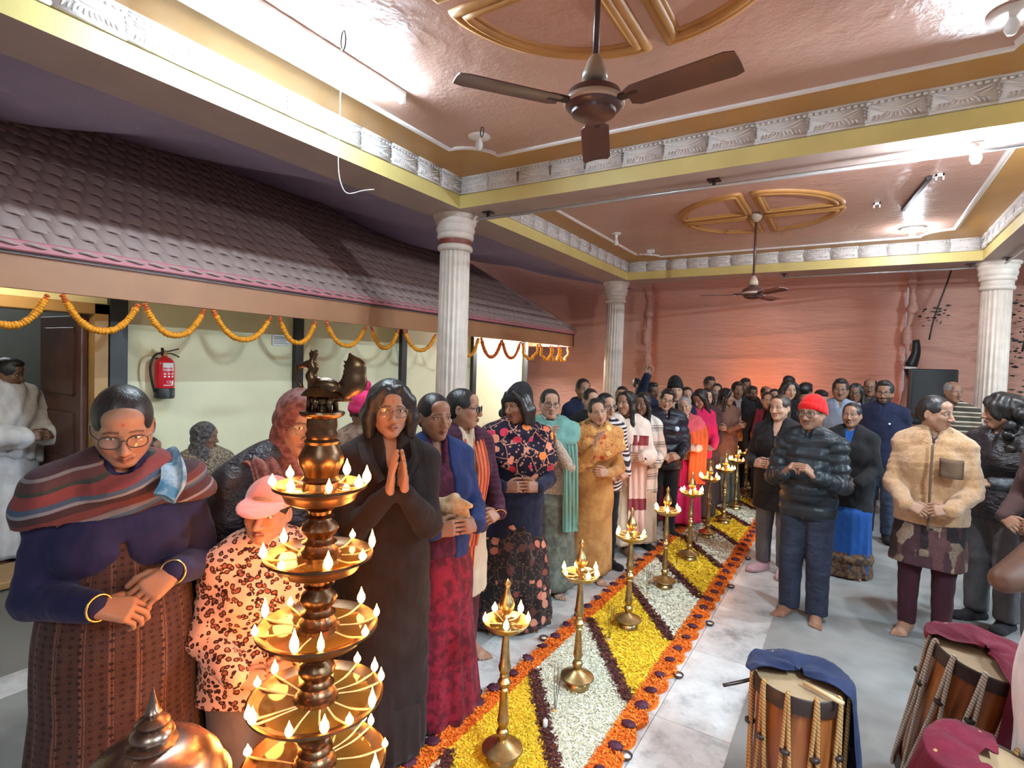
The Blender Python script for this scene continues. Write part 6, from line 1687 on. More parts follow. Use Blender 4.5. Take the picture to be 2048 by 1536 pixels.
person(1.03, 8.30, 1.80, 0, 'grey haired man in striped olive sweater by the far right column', lod=1, male=True, skin='tan', hturn=35, arms=('clasp', 'clasp'), hair='bald', hairmat=M_HAIRG, brow=(0.15, 0.14, 0.13), bottom=pants(GREY3), top=[top(STRIPEM, 'sweater', e=0.026, hem=0.46, collar=0.02)])
person(0.95, 5.28, 1.710, -30, 'girl with big curly hair in dark jacket facing left', lod=1, skin='tan', hturn=-78, arms=('front', 'front'), hair='curly', bottom=pants(GREY3, e=0.024), shoes=SHOEB, top=[top(SILVERJ, 'jacket', e=0.030, hem=0.46)])
person(1.13, 4.62, 1.68, -40, 'woman with long black hair looking down at the right edge', lod=1, skin='tan', hturn=-40, nod=0.5, arms=('clasp', 'clasp'), hair='curly', bottom=pants(GREY3, e=0.022), shoes=SHOEB, top=[top(BROWN2, 'jacket', e=0.028, hem=0.46)])
person(0.690, 2.470, 1.80, 84, 'shirtless man in white dhoti at the right edge', lod=0, male=True, skin=(0.11, 0.050, 0.031), w=1.0, hturn=90, arms=('elbowback', 'elbowback'), hair='short', beard=0.3, bottom=skirt(DHOTI, 'dhoti', z0=0.595, hem=0.05, r0=(0.096, 0.074), r1=(0.100, 0.090), folds=14, amp=0.06, under=0.0))
# ---- people by the building
person(-6.10, 1.67, 1.73, 40, 'person wrapped in off white shawl inside the doorway', lod=1, skin='dark', w=1.2, hturn=60, nod=0.2, arms=('claspmid', 'claspmid'), hair='short', bottom=skirt(WHITESH, 'wrap', r1=(0.13, 0.115), under=0.4), top=[top(WHITESH, 'long_shirt', e=0.024, hem=0.3)], extra=[shawl(WHITESH, e=0.05, planes=[(0.50, 0.3, 0.0)], arm=1.0, ring=0.035, amp=0.014, low=0.42, dirv=(36, 14, 22), forearm=True)])
person(-6.15, 2.22, 1.78, 60, 'dark clothed person in black cap inside the doorway by the door', lod=1, skin='dark', male=True, hturn=70, arms=('front', 'front'), hair='frontcap', hat='beanie', hatmat=BLACK, bottom=pants(BLACK2), top=[top(BLACK2, 'coat', e=0.03, hem=0.38)])
tag(MB().box((-5.22, 2.24, 0.0), (-4.60, 3.4, 0.40), bev=0.02).build('bench', M_FLOOR, None, False), 'low grey bench against the cream wall under the seated women', 'bench')
person(-4.74, 2.62, 1.60, 0, 'seated woman in flecked shawl and grey headscarf by the cream wall', lod=1, skin='dark', hturn=62, arms=('claspmid', 'claspmid'), hair='frontcap', hat='hood', hatmat=SCGREY, seated=0.42, shoes='none', bottom=pants(BROWN2), top=[top(SEATPR, 'shawl', e=0.04, hem=0.48)])
person(-5.02, 2.30, 1.50, 10, 'seated dark haired person beside the woman in grey headscarf', lod=1, skin='tan', hturn=65, arms=('prayhi', 'prayhi'), hair='bun', seated=0.36, shoes='none', bottom=pants(BROWN2), top=[top(BROWN2, 'shawl', e=0.03, hem=0.48)])
# ================================================================== flower carpet
def m_petal(name, cols, rough=0.75):
    n = NT(name); g = n.n('ShaderNodeNewGeometry')
    n.base(n.ramp(g.outputs['Random Per Island'], [(i/max(1, len(cols)-1), c) for i, c in enumerate(cols)])); n.pr(Roughness=rough); return n.m
P_WHITE = m_petal('white petals', [S(196, 190, 160), S(232, 228, 206), S(240, 238, 224), S(222, 218, 190), S(206, 202, 170)])
P_YELL = m_petal('yellow petals', [S(206, 160, 20), S(240, 200, 30), S(248, 214, 50), S(232, 186, 26), S(252, 224, 84)])
P_DARK = m_petal('dark maroon petals', [S(50, 18, 18), S(84, 30, 24), S(66, 22, 22), S(112, 52, 34), S(44, 16, 18)])
P_ORAN = m_petal('orange petals', [S(206, 84, 12), S(240, 120, 20), S(246, 136, 34), S(226, 100, 14), S(250, 150, 50)])
P_PURP = plain('deep purple flower', S(70, 22, 44), 0.7, 0.3, 60, 0.5, 200)
XL, XR = -1.505, -0.929
fc = empty('flower_carpet', (-1.217, 4.4, 0), 0, 'long flower petal carpet of white and yellow panels with orange edges', 'flower carpet')
FO = V3(-1.217, 4.4, 0)
def chips(P, size, zmax, r):
    """many small petals lying at random, one mesh"""
    n = len(P)
    a = r.uniform(0, 2*math.pi, n); l = size*r.uniform(0.7, 1.3, n); w = l*r.uniform(0.35, 0.6, n)
    d = np.stack([np.cos(a), np.sin(a), r.uniform(-0.55, 0.55, n)], 1); e = np.stack([-np.sin(a), np.cos(a), r.uniform(-0.5, 0.5, n)], 1)
    c = np.concatenate([P, (r.uniform(0.55, 1.0, n)*zmax)[:, None]], 1)
    v = np.stack([c-d*l[:, None]/2, c+e*w[:, None]/2+V3(0, 0, 0.002), c+d*l[:, None]/2, c-e*w[:, None]/2+V3(0, 0, 0.002)], 1).reshape(-1, 3)
    v[:, 2] = np.maximum(v[:, 2], 0.003)
    return v, np.arange(4*n).reshape(-1, 4)
def heap(name, poly_fn, n, size, zmax, mat, r, base_poly=None):
    P = poly_fn(n)
    v, f = chips(P, size, zmax, r)
    if base_poly is not None:
        b = np.asarray(base_poly, float); k = len(b); q = len(v)
        bv = np.concatenate([np.c_[b, np.full(k, 0.001)], np.c_[b, np.full(k, zmax*0.55)]])
        faces = [tuple(x) for x in f]+[tuple(q+k+i for i in range(k))]+[(q+i, q+(i+1) % k, q+k+(i+1) % k, q+k+i) for i in range(k)]
        v = np.concatenate([v, bv])
    else: faces = f
    o = obj(name, mesh_data(name, v-FO, faces, [mat], False), fc); tag(o, kind='stuff'); return o
rr = np.random.default_rng(11)
DY = 0.775
for k in range(-2, 9):
    ya = 1.988+0.806*k; yb = ya+0.806
    if yb > 9.3: break
    near = max(ya, 1.2); n = int(np.clip(11000*(2.4/near)**1.25, 1600, 12000)); size = 0.0185*np.clip(near/2.4, 0.9, 2.0)
    def fn(n, ya=ya):
        u = rr.random(n); s = rr.random(n)
        return np.stack([XL+(XR-XL)*u, ya+0.806*s+DY*(1-u)], 1)
    white = (k % 2 == 0)
    heap('white_petal_panel' if white else 'yellow_petal_panel', fn, n, size, 0.020, P_WHITE if white else P_YELL, rr, [(XL, ya+DY), (XR, ya), (XR, yb), (XL, yb+DY)][::1])
    def fs(n, ya=ya):
        u = rr.random(n); t = rr.normal(0, 0.017, n)
        return np.stack([XL+(XR-XL)*u+t*0.8, ya+DY*(1-u)+t*0.6], 1)
    w = 0.026
    heap('maroon_petal_stripe', fs, int(n*0.22), size*1.25, 0.026, P_DARK, rr, [(XL-w*0, ya+DY-w), (XR, ya-w), (XR, ya+w), (XL, ya+DY+w)])
for side, (xi, xo, bx, y0b, dyb) in enumerate(((XR, -0.800, -0.868, 2.42-0.18*6, 0.1805), (XL, -1.605, -1.583, 1.963-0.1755*3, 0.1755))):
    N = int((8.9-y0b)/dyb)
    def fo(n, xi=xi, xo=xo, bx=bx, y0b=y0b, dyb=dyb, N=N):
        t = rr.random(n)**1.35*N; k = np.floor(t); u = (t-k)*2-1           # lobe coordinate
        m = rr.random(n)
        edge = bx+(xo-bx)*np.sqrt(np.clip(1-u*u, 0, 1))
        x = xi+(edge-xi)*m+rr.normal(0, 0.003, n)
        return np.stack([x, y0b+(k+0.5+u/2)*dyb], 1)
    poly = [(xi, y0b)]
    heap('orange_petal_border', fo, 15000, 0.018, 0.028, P_ORAN, rr)
    m = MB()
    for k in range(N):
        cy = y0b+(k+0.5)*dyb; a = np.linspace(-math.pi/2, math.pi/2, 9)
        pts = [(xi, cy-dyb/2)]+[(bx+(xo-bx)*math.cos(t), cy+math.sin(t)*dyb/2) for t in a]+[(xi, cy+dyb/2)]
        kk = len(pts)
        m.add([(x, y, 0.012) for x, y in pts]+[(x, y, 0.001) for x, y in pts], [tuple(range(kk))]+[(i, (i+1) % kk, kk+(i+1) % kk, kk+i) for i in range(kk)])
    m.v = [a-FO for a in m.v]; m.build('orange_border_bed', P_ORAN, fc, False)
    pf = flower_mesh(P_PURP, 5, 0.031, 0.009).data('purple_flower', P_PURP)
    for k in range(N+1):
        y = y0b+k*dyb
        if y < 1.2: continue
        o = obj('purple_flower', pf, fc, tuple(V3(bx+rr.normal(0, 0.004), y+rr.normal(0, 0.006), 0.030)-FO), (rr.normal(0, 0.15), rr.normal(0, 0.15), rr.uniform(0, 6)))
        s_ = rr.uniform(0.9, 1.25); o.scale = (s_, s_*1.15, s_)

# ================================================================== oil lamps
def m_brass(name, c, rough, dark):
    n = NT(name); v = n.coord(); f = n.noise(v, 24, 5, 0.6)
    n.base(n.ramp(f, [(0.3, tuple(x*dark for x in c)), (0.65, c)])); n.pr(Metallic=1.0)
    n.l(n.ramp(f, [(0.3, (rough*1.6,)*3), (0.7, (rough,)*3)]), n.b.inputs['Roughness']); n.bump(n.noise(v, 90, 3), 0.08, 0.003); return n.m
BRASS = m_brass('polished brass', (0.62, 0.45, 0.20), 0.26, 0.55)
BRONZE = m_brass('dark bronze', (0.17, 0.10, 0.055), 0.28, 0.45)
COPPER = m_brass('worn brass pot', (0.34, 0.23, 0.18), 0.22, 0.5)
WICK = plain('cotton wick', S(214, 180, 130), 0.8, 0.1, 40)
OIL = plain('lamp oil', S(92, 70, 28), 0.06, 0.1, 20)
FLAME = emit('oil flame', (1.0, 0.52, 0.14), FLAME_EMIT)
CLAY = plain('dark clay', S(70, 44, 40), 0.6, 0.2, 20, 0.2, 80)
def flame_mesh(h):
    return MB().lathe([(0.0008, 0), (0.0065, h*0.12), (0.0105, h*0.30), (0.0095, h*0.5), (0.0045, h*0.72), (0.0018, h*0.9), (0.0002, h)], seg=10)
FLS = [flame_mesh(h).data('flame', FLAME) for h in (0.034, 0.046, 0.062)]
def point(name, parent, loc, watt, rad=0.03, col=(1.0, 0.30, 0.06)):
    l = bpy.data.lights.new(name, 'POINT'); l.energy = watt; l.color = col; l.shadow_soft_size = rad
    o = bpy.data.objects.new(name, l); link(o, parent); o.location = loc; return o
def lathe_mb(prof, seg=28): return MB().lathe(prof, seg=seg)
LAMP_BASE = lathe_mb([(0.001, 0), (0.066, 0), (0.071, 0.010), (0.070, 0.022), (0.060, 0.046), (0.050, 0.054), (0.086, 0.060), (0.094, 0.066), (0.092, 0.072), (0.062, 0.086), (0.034, 0.100), (0.020, 0.112)]).data('base', BRASS)
LAMP_STEM = lathe_mb([(0.020, 0.110), (0.024, 0.122), (0.030, 0.138), (0.026, 0.152), (0.017, 0.160), (0.021, 0.172), (0.027, 0.196), (0.024, 0.205), (0.015, 0.330), (0.021, 0.338), (0.014, 0.346), (0.024, 0.360), (0.030, 0.374), (0.022, 0.388), (0.016, 0.394), (0.022, 0.402), (0.018, 0.412), (0.026, 0.425), (0.029, 0.445), (0.024, 0.456), (0.013, 0.590), (0.020, 0.600)]).data('stem', BRASS)
LAMP_BOWL = lathe_mb([(0.012, 0.596), (0.030, 0.604), (0.072, 0.616), (0.096, 0.634), (0.106, 0.650), (0.103, 0.653), (0.094, 0.645), (0.066, 0.630), (0.03, 0.624), (0.012, 0.624)]).data('oil_bowl', BRASS)
LAMP_OIL = lathe_mb([(0.001, 0.634), (0.074, 0.634), (0.075, 0.635), (0.001, 0.636)]).data('oil', OIL)
LAMP_FIN = lathe_mb([(0.014, 0.622), (0.012, 0.660), (0.020, 0.672), (0.014, 0.682), (0.020, 0.692), (0.032, 0.710), (0.035, 0.726), (0.030, 0.744), (0.018, 0.766), (0.011, 0.790), (0.010, 0.806), (0.015, 0.815), (0.016, 0.820), (0.002, 0.842)]).data('finial', BRASS)
def wick_mesh(r0, r1, z):
    return MB().tube(bez([(r0, 0.004, z-0.006), ((r0+r1)*0.5, -0.004, z-0.006), (r1, 0, z+0.004)], 8), 0.0035, 5)
WK = wick_mesh(0.02, 0.097, 0.648).data('wick', WICK)
for d in (LAMP_BASE, LAMP_STEM, LAMP_BOWL, LAMP_FIN):
    try: d.set_sharp_from_angle(angle=math.radians(45))
    except Exception: pass
LSP = [(-1.262, 2.05), (-1.228, 2.768), (-1.239, 3.616), (-1.233, 4.459), (-1.231, 5.263), (-1.247, 6.096), (-1.218, 6.80), (-1.22, 7.60), (-1.215, 8.35)]
LLB = ['nearest brass oil lamp at the bottom of the picture', 'second nearest brass oil lamp, on white petals', 'third nearest brass oil lamp, on yellow petals', 'fourth nearest brass oil lamp, on white petals', 'fifth brass oil lamp of the row, on yellow petals', 'sixth brass oil lamp of the row, on white petals', 'seventh brass oil lamp of the row', 'eighth brass oil lamp of the row', 'farthest brass oil lamp of the row with many wicks']
for i, (x, y) in enumerate(LSP):
    r = empty('oil_lamp', (x, y, 0.006), rng.uniform(0, 6), LLB[i], 'lamp', 'brass oil lamps along the flower carpet')
    for nm, d in (('base', LAMP_BASE), ('stem', LAMP_STEM), ('finial', LAMP_FIN)): obj(nm, d, r)
    bo = obj('oil_bowl', LAMP_BOWL, r); obj('oil', LAMP_OIL, bo)
    for k in range(6 if i else 5):
        a = k*2*math.pi/(6 if i else 5)+rng.normal(0, 0.12)
        w_ = obj('wick', WK, r, None, (0, 0, a))
        fo_ = obj('flame', FLS[int(rng.integers(0, 2)) if k else 1], w_, (0.098, 0, 0.652)); s_ = rng.uniform(1.05, 1.4); fo_.scale = (s_, s_, s_)
    point('flame_light', r, (0.0, 0.0, 0.90), FLAME_WATT, 0.06)
    point('flame_light', r, (0.085, -0.05, 0.69), FLAME_WATT*0.25, 0.03)

# tall tiered lamp with a bird finial
TL = empty('tiered_oil_lamp', (-1.262, 1.024, 0), math.radians(31.8), 'tall bronze tiered oil lamp crowned by a bird, many flames', 'lamp')
def lathe_part(prof, name, mat, parent, seg=40, flute=0, fd=0.0, ang=45, caps=True):
    o = MB().lathe(prof, seg=seg, flute=flute, fd=fd, caps=caps).build(name, mat, parent, True); sharp(o, ang); return o
TIERS = [(1.442, 0.128, 8), (1.244, 0.148, 8), (1.038, 0.166, 9), (0.833, 0.186, 13), (0.640, 0.200, 13), (0.440, 0.215, 10)]
prev = None
for i, (z, R_, nf) in enumerate(TIERS):
    dish = lathe_part([(0.030, z-0.052), (0.045, z-0.050), (R_*0.62, z-0.048), (R_*0.74, z-0.040), (R_*0.80, z-0.022), (R_*0.86, z-0.014), (R_, z-0.004), (R_*1.005, z+0.004), (R_*0.975, z+0.006), (R_*0.86, z-0.006), (R_*0.6, z-0.014), (0.045, z-0.016), (0.030, z-0.014)], 'dish_tier', BRONZE, TL, 48)
    lathe_part([(0.03, z-0.0095), (R_*0.84, z-0.0085), (R_*0.845, z-0.0075), (0.03, z-0.007)], 'oil', OIL, dish, 40)
    ztop = z+0.0; zbot = (TIERS[i+1][0] if i+1 < len(TIERS) else 0.20)
    L_ = z-0.05-zbot
    zz = lambda t: zbot+t*(z-0.05-zbot)
    lathe_part([(0.062, zz(0.0)-0.012), (0.060, zz(0.03)), (0.050, zz(0.07)), (0.054, zz(0.10)), (0.045, zz(0.14)), (0.040, zz(0.22)), (0.050, zz(0.25)), (0.038, zz(0.29)), (0.034, zz(0.34)), (0.047, zz(0.44)), (0.053, zz(0.52)), (0.048, zz(0.60)), (0.034, zz(0.67)), (0.031, zz(0.72)), (0.042, zz(0.75)), (0.030, zz(0.79)), (0.032, zz(0.86)), (0.042, zz(0.90)), (0.034, zz(0.94)), (0.036, zz(1.02))], 'stem_section', BRONZE, TL, 40, 18, 0.06)
    wm = wick_mesh(0.05, R_*0.97, z-0.002).data('wick', WICK)
    for k in range(nf):
        a = (k+0.5)*2*math.pi/nf+rng.normal(0, 0.10)
        w_ = obj('wick', wm, TL, None, (0, 0, a))
        fo_ = obj('flame', FLS[int(rng.choice([0, 0, 1, 1, 2]))], w_, (R_*0.985, 0, z+0.004)); s_ = rng.uniform(0.85, 1.2); fo_.scale = (s_, s_, s_)
    for a in (0.7, 2.5, 4.1, 5.6):
        point('flame_light', TL, (R_*1.08*math.cos(a), R_*1.08*math.sin(a), z+0.045), TIER_WATT/4, 0.03)
lathe_part([(0.20, 0.0), (0.235, 0.012), (0.235, 0.04), (0.20, 0.06), (0.13, 0.085), (0.085, 0.12), (0.06, 0.17), (0.058, 0.20)], 'base', BRONZE, TL, 48)
# neck above the top dish: ringed column, bell and pavilion
lathe_part([(0.052, 1.425), (0.050, 1.44), (0.046, 1.452), (0.054, 1.46), (0.046, 1.47), (0.050, 1.485), (0.060, 1.505), (0.062, 1.52), (0.054, 1.54), (0.044, 1.56), (0.048, 1.568), (0.040, 1.576), (0.044, 1.588), (0.039, 1.598), (0.042, 1.612), (0.040, 1.632), (0.058, 1.640), (0.062, 1.646), (0.060, 1.652), (0.030, 1.656)], 'neck', BRONZE, TL, 40, 20, 0.05)
for k in range(6):
    a = k*math.pi/3+0.3; MB().tube([(0.036*math.cos(a), 0.036*math.sin(a), 1.652), (0.034*math.cos(a), 0.034*math.sin(a), 1.700)], 0.008, 8).build('small_pillar', BRONZE, TL)
lathe_part([(0.020, 1.652), (0.018, 1.70)], 'core', BRONZE, TL, 12)
lathe_part([(0.036, 1.694), (0.060, 1.696), (0.052, 1.706), (0.042, 1.716), (0.036, 1.724), (0.02, 1.728)], 'pavilion_roof', BRONZE, TL, 24, 12, 0.08)
F = Field((-0.11, -0.06, 1.69), (0.14, 0.06, 1.87), 0.0022)
F.ell((0.005, 0, 1.742), (0.046, 0.030, 0.028), 0.0)
F.chain([(-0.020, 0, 1.748), (-0.034, 0, 1.772), (-0.026, 0, 1.796), (-0.030, 0, 1.806)], [0.020, 0.013, 0.0115, 0.011], 0.008)
F.ell((-0.038, 0, 1.806), (0.017, 0.011, 0.012), 0.005)
F.chain([(-0.050, 0, 1.804), (-0.068, 0, 1.798), (-0.076, 0, 1.782), (-0.074, 0, 1.76), (-0.060, 0, 1.742)], [0.0075, 0.006, 0.0055, 0.005, 0.006], 0.003)
for j, (dx, dz) in enumerate(((-0.030, 0.022), (-0.022, 0.030), (-0.012, 0.026), (-0.004, 0.014))): F.cone((-0.030, 0, 1.812), (-0.030+dx*0.3+0.002*j, 0, 1.815+dz), 0.006, 0.002, 0.003)
F.chain([(-0.030, 0, 1.815), (-0.022, 0, 1.838), (-0.020, 0, 1.846)], [0.008, 0.007, 0.002], 0.004)
F.chain([(0.036, 0, 1.738), (0.066, 0, 1.736), (0.088, 0, 1.760), (0.090, 0, 1.800), (0.074, 0, 1.838)], [0.016, 0.024, 0.034, 0.028, 0.004], 0.008, flat=((0, 1, 0), 2.0))
for z in (1.765, 1.780, 1.795, 1.808): F.cone((0.070, 0, z), (0.058, 0, z+0.010), 0.007, 0.002, 0.003)
for s in (-1, 1): F.ell((0.016, s*0.026, 1.744), (0.034, 0.010, 0.020), 0.005)
F.cone((0.03, 0, 1.712), (0.085, 0, 1.706), 0.010, 0.002, 0.006); F.cone((0.0, 0, 1.725), (0.0, 0, 1.710), 0.022, 0.034, 0.006)
v, f = F.mesh(); obj('bird_finial', mesh_data('bird_finial', v-V3(0, 0, 0.022), f, [BRONZE]), TL)

# lidded brass vessel on a pedestal, near left
PV = empty('lidded_vessel', (-1.268, 0.593, 0), 0, 'brass vessel with domed lid and pointed spire in the near left corner', 'vessel')
lathe_part([(0.001, 1.070), (0.006, 1.045), (0.014, 1.018), (0.018, 1.014), (0.014, 1.006), (0.026, 1.000), (0.034, 0.992), (0.030, 0.982), (0.040, 0.976), (0.044, 0.966), (0.036, 0.956), (0.050, 0.948), (0.052, 0.940)], 'spire', COPPER, PV)
lathe_part([(0.050, 0.944), (0.075, 0.938), (0.110, 0.918), (0.136, 0.886), (0.146, 0.860), (0.150, 0.846), (0.158, 0.842), (0.158, 0.834), (0.14, 0.832)], 'lid', COPPER, PV, 56)
lathe_part([(0.14, 0.836), (0.150, 0.828), (0.152, 0.78), (0.13, 0.70), (0.09, 0.64), (0.05, 0.61), (0.04, 0.58), (0.055, 0.55), (0.04, 0.50), (0.035, 0.20), (0.06, 0.14), (0.12, 0.08), (0.16, 0.03), (0.165, 0.0)], 'bowl_and_foot', COPPER, PV, 48)

# clay lamps and incense
DY_ = [(-0.804, 2.40), (-0.783, 3.219), (-0.776, 4.014), (-0.776, 4.818), (-0.770, 5.65), (-1.651, 2.404), (-1.640, 3.139), (-1.660, 5.62)]
DL = ['nearest small clay lamp on the right edge of the flower carpet', 'second small clay lamp on the right edge of the flower carpet', 'third small clay lamp on the right edge of the flower carpet', 'fourth small clay lamp on the right edge of the flower carpet', 'fifth small clay lamp on the right edge of the flower carpet', 'nearest small clay lamp on the left edge of the flower carpet', 'second small clay lamp on the left edge of the flower carpet', 'farthest small clay lamp on the left edge of the flower carpet']
dm = MB().lathe([(0.001, 0.0), (0.018, 0.0), (0.026, 0.008), (0.030, 0.020), (0.028, 0.022), (0.023, 0.012), (0.001, 0.008)], seg=20).data('bowl', CLAY)
dw = MB().lathe([(0.001, 0.013), (0.020, 0.013), (0.021, 0.014), (0.001, 0.0145)], seg=14).data('wax', M_WHITE)
for (x, y), lb in zip(DY_, DL):
    r = empty('clay_lamp', (x, y, 0.0015), 0, lb, 'lamp', 'clay lamps beside the flower carpet'); obj('bowl', dm, r); o = obj('wax', dw, r)
INC = [(-1.229, 2.50), (-1.277, 3.363), (-1.304, 4.226), (-1.296, 5.053), (-1.30, 5.828)]
for i, (x, y) in enumerate(INC):
    r = empty('incense_sticks', (x, y, 0.004), 0, ('nearest', 'second', 'third', 'fourth', 'farthest')[i]+' bunch of thin dark incense sticks in the petals', 'incense', 'incense sticks in the flower carpet')
    MB().sphere((0, 0, 0.012), (0.022, 0.016, 0.014), 8, 6).build('holder', plain('banana piece', S(190, 160, 110), 0.7), r)
    for j in range(3): MB().tube([(0.003*j, 0, 0.01), (0.018*(j-1)+0.01, 0.008*j, 0.24)], 0.0016, 5).build('stick', M_BLACK, r)
tag(MB().lathe([(0.001, 0), (0.012, 0), (0.012, 0.05), (0.010, 0.053), (0.002, 0.054), (0.0015, 0.062)], (-1.205, 2.355, 0.006), 14).build('candle', M_WHITE), 'short white candle standing in the maroon petal stripe', 'candle')

# ================================================================== drums
def m_wood():
    n = NT('drum wood'); v = n.coord(scale=(1, 1, 0.10)); f = n.noise(v, 22, 4, 0.6)
    n.base(n.ramp(f, [(0.3, S(96, 48, 22)), (0.52, S(150, 84, 40)), (0.7, S(176, 110, 58))])); n.pr(Roughness=0.3); n.bump(f, 0.15, 0.004); return n.m
WOOD = m_wood(); HOOP = plain('dark hoop', S(46, 30, 24), 0.45, 0.25, 20, 0.2, 60); SKIN_D = plain('drum skin', S(158, 130, 96), 0.6, 0.15, 6, 0.1, 40)
ROPE1 = stripes('twisted tan rope', [(0.5, S(196, 152, 98)), (0.5, S(150, 108, 62))], 0.014, (0.6, 0.6, 1.0)); ROPE2 = stripes('twisted pale rope', [(0.5, S(206, 194, 176)), (0.5, S(150, 138, 122))], 0.014, (0.6, 0.6, 1.0))
NAVYC = cloth('navy cotton cover', S(30, 38, 68), wr=0.9); MARC = cloth('maroon cotton cover', S(104, 20, 40), wr=0.8)
def drum(x, y, R, z1, rope, label, tilt=(0, 0), n=11, z0=0.06):
    r = empty('drum', (x, y, 0), 0, label, 'drum'); r.rotation_euler = (tilt[0], tilt[1], 0)
    lathe_part([(R*0.93, z0+0.03), (R*0.955, z0+0.12), (R*0.965, (z0+z1)/2), (R*0.955, z1-0.12), (R*0.93, z1-0.03)], 'shell', WOOD, r, 48)
    for nm, za in (('top_hoop', z1), ('bottom_hoop', z0+0.062)):
        lathe_part([(R*0.97, za-0.062), (R*1.03, za-0.060), (R*1.04, za-0.005), (R*1.01, za), (R*0.97, za-0.004), (R*0.96, za-0.03), (R*0.97, za-0.062)], nm, HOOP, r, 48, caps=False)
    lathe_part([(0.001, z1-0.008), (R*0.97, z1-0.006), (R*0.985, z1-0.002), (R*0.97, z1-0.012)], 'drum_skin', SKIN_D, r, 48)
    lathe_part([(0.001, z0+0.002), (R*0.97, z0+0.004), (R*0.97, z0+0.012)], 'drum_skin', SKIN_D, r, 48)
    for k in range(n):
        a0 = k*2*math.pi/n
        for s in (-1, 1):
            a1 = a0+s*math.pi/n*0.92
            p = lambda a, rr_, z: (rr_*math.cos(a), rr_*math.sin(a), z)
            mid = (a0*0.62+a1*0.38)
            MB().tube(bez([p(a0, R*0.985, z1-0.004), p(a0, R*1.045, z1+0.010), p(a0+s*0.02, R*1.075, z1-0.03), p(mid, R*1.055, z1*0.55+z0*0.45), p(a1, R*1.075, z0+0.03), p(a1, R*1.03, z0-0.008)], 22), 0.0075, 7).build('rope', rope, r)
        MB().lathe([(0.012, -0.009), (0.018, -0.006), (0.018, 0.006), (0.012, 0.009)], (R*1.075*math.cos(a0), R*1.075*math.sin(a0), z1-0.20), 10).build('rope_ring', HOOP, r)
    return r
def drape(name, x, y, R, z, a0, a1, lens, mat, label, inner=0.0, tilt=(0, 0), seed=1, amp=0.010, off=0.024):
    """cloth lying on a drum top and falling over its side between two angles"""
    r_ = np.random.default_rng(seed); ph = r_.random(6)*6.28
    def fn(u, v):
        a = a0+(a1-a0)*u; Ls = np.interp(u, np.linspace(0, 1, len(lens)), lens)
        s = v*(R*1.10-inner+Ls); rad = inner+np.minimum(s, R*1.10-inner); drop = np.clip(s-(R*1.10-inner), 0, None)
        wv = amp*(np.sin(a*9+ph[0]+s*6)+0.6*np.sin(a*17+ph[1]-s*9))*np.clip(v*1.4, 0, 1)
        rad = rad+off*0.6+wv*np.clip(drop*8, 0.25, 1)+drop*0.10
        zz_ = z+off+0.006*np.sin(s*40+ph[2]+a*3)+0.004*np.sin(a*7+ph[3])-drop-0.010*np.clip((rad-R)/0.02, 0, 1)
        return rad*np.cos(a), rad*np.sin(a), zz_
    m = MB(); m.grid(fn, 60, 40); v = m.v[0]; n = len(v)
    g = MB().add(np.concatenate([v, v-V3(0, 0, 0.004)+0.0*v]), m.f+[tuple(i+n for i in q[::-1]) for q in m.f])
    o = g.build(name, mat, None, True, (x, y, 0)); o.rotation_euler = (tilt[0], tilt[1], 0)
    return tag(o, label, 'cloth')
d1 = drum(-0.118, 2.31, 0.152, 0.660, ROPE1, 'wooden drum with tan ropes under a navy cloth')
drape('drum_cloth', -0.118, 2.31, 0.152, 0.662, 0.9-1.25, 0.9+2.75, [0.55, 0.46, 0.20, 0.03, 0.015, 0.0], NAVYC, 'navy cloth thrown over the nearest wooden drum', seed=2)
ds = empty('drum_stick', (-0.118, 2.31, 0.664), 0, 'pale wooden drum stick lying on the nearest drum', 'stick')
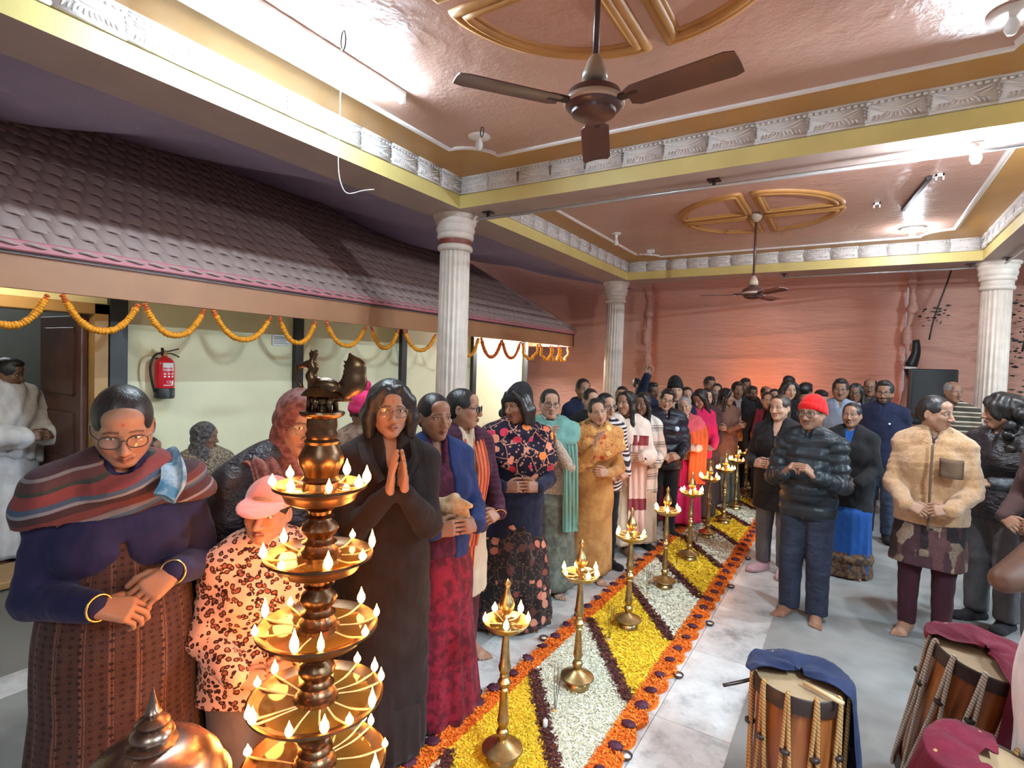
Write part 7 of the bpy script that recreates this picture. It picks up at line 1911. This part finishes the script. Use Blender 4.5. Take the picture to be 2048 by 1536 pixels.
MB().tube([(0.02, -0.055, 0.006), (0.145, -0.125, 0.010)], [0.008, 0.0085], 8).build('stick', plain('pale stick', S(206, 176, 130), 0.5, 0.1, 20), ds)
ds = empty('drum_stick', (-0.30, 2.26, 0.58), 0, 'curved dark stick poking out left of the nearest drum', 'stick')
MB().tube(bez([(0.03, 0.04, 0.028), (-0.02, 0.01, 0.010), (-0.07, -0.03, 0.0)], 8), [0.008]*7+[0.005], 8).build('stick', HOOP, ds) if False else MB().tube(bez([(0.03, 0.04, 0.028), (-0.02, 0.01, 0.010), (-0.07, -0.03, 0.0)], 8), 0.007, 8).build('stick', HOOP, ds)
T2 = (0.10, 0.16)
drum(0.40, 2.96, 0.170, 0.700, ROPE2, 'wooden drum with pale ropes under a maroon cloth', T2, 11)
drape('drum_cloth', 0.40, 2.96, 0.170, 0.702, -1.35, 3.35, [0.45, 0.55, 0.30, 0.10, 0.03, 0.02, 0.02], MARC, 'maroon cloth thrown over the drum with pale ropes', seed=5, tilt=T2)
T3 = (0.05, 0.14)
drum(0.365, 2.27, 0.165, 0.585, ROPE1, 'wooden drum wrapped in maroon cloth at the bottom right corner', T3, 11)
drape('drum_cloth', 0.365, 2.27, 0.165, 0.587, 1.5, 5.6, [0.10, 0.42, 0.48, 0.45, 0.40, 0.2], MARC, 'maroon cloth wrapped round the drum in the bottom right corner', inner=0.04, seed=8, tilt=T3)
# beige pouch held by the sari woman
F = Field((-0.14, -0.08, -0.12), (0.14, 0.08, 0.12), 0.006)
F.ell((0, 0, 0), (0.095, 0.030, 0.055), 0.0); F.chain([(-0.08, 0, 0.03), (0, 0.01, 0.062), (0.085, 0, 0.055)], [0.018, 0.022, 0.014], 0.02); F.ell((-0.05, 0.01, -0.04), (0.05, 0.025, 0.035), 0.02)
v, f = F.mesh(); v = creases(v, f, 0.006, 40, 3)
po = obj('cloth_pouch', mesh_data('cloth_pouch', v, f, [mottled('beige pouch cloth', S(206, 178, 140), S(170, 136, 100), 14)]), None, (-1.605, 2.075, 1.085), (0.1, 0.2, 0.35))
tag(po, 'beige cloth pouch held at the waist of the crimson sari woman', 'pouch')
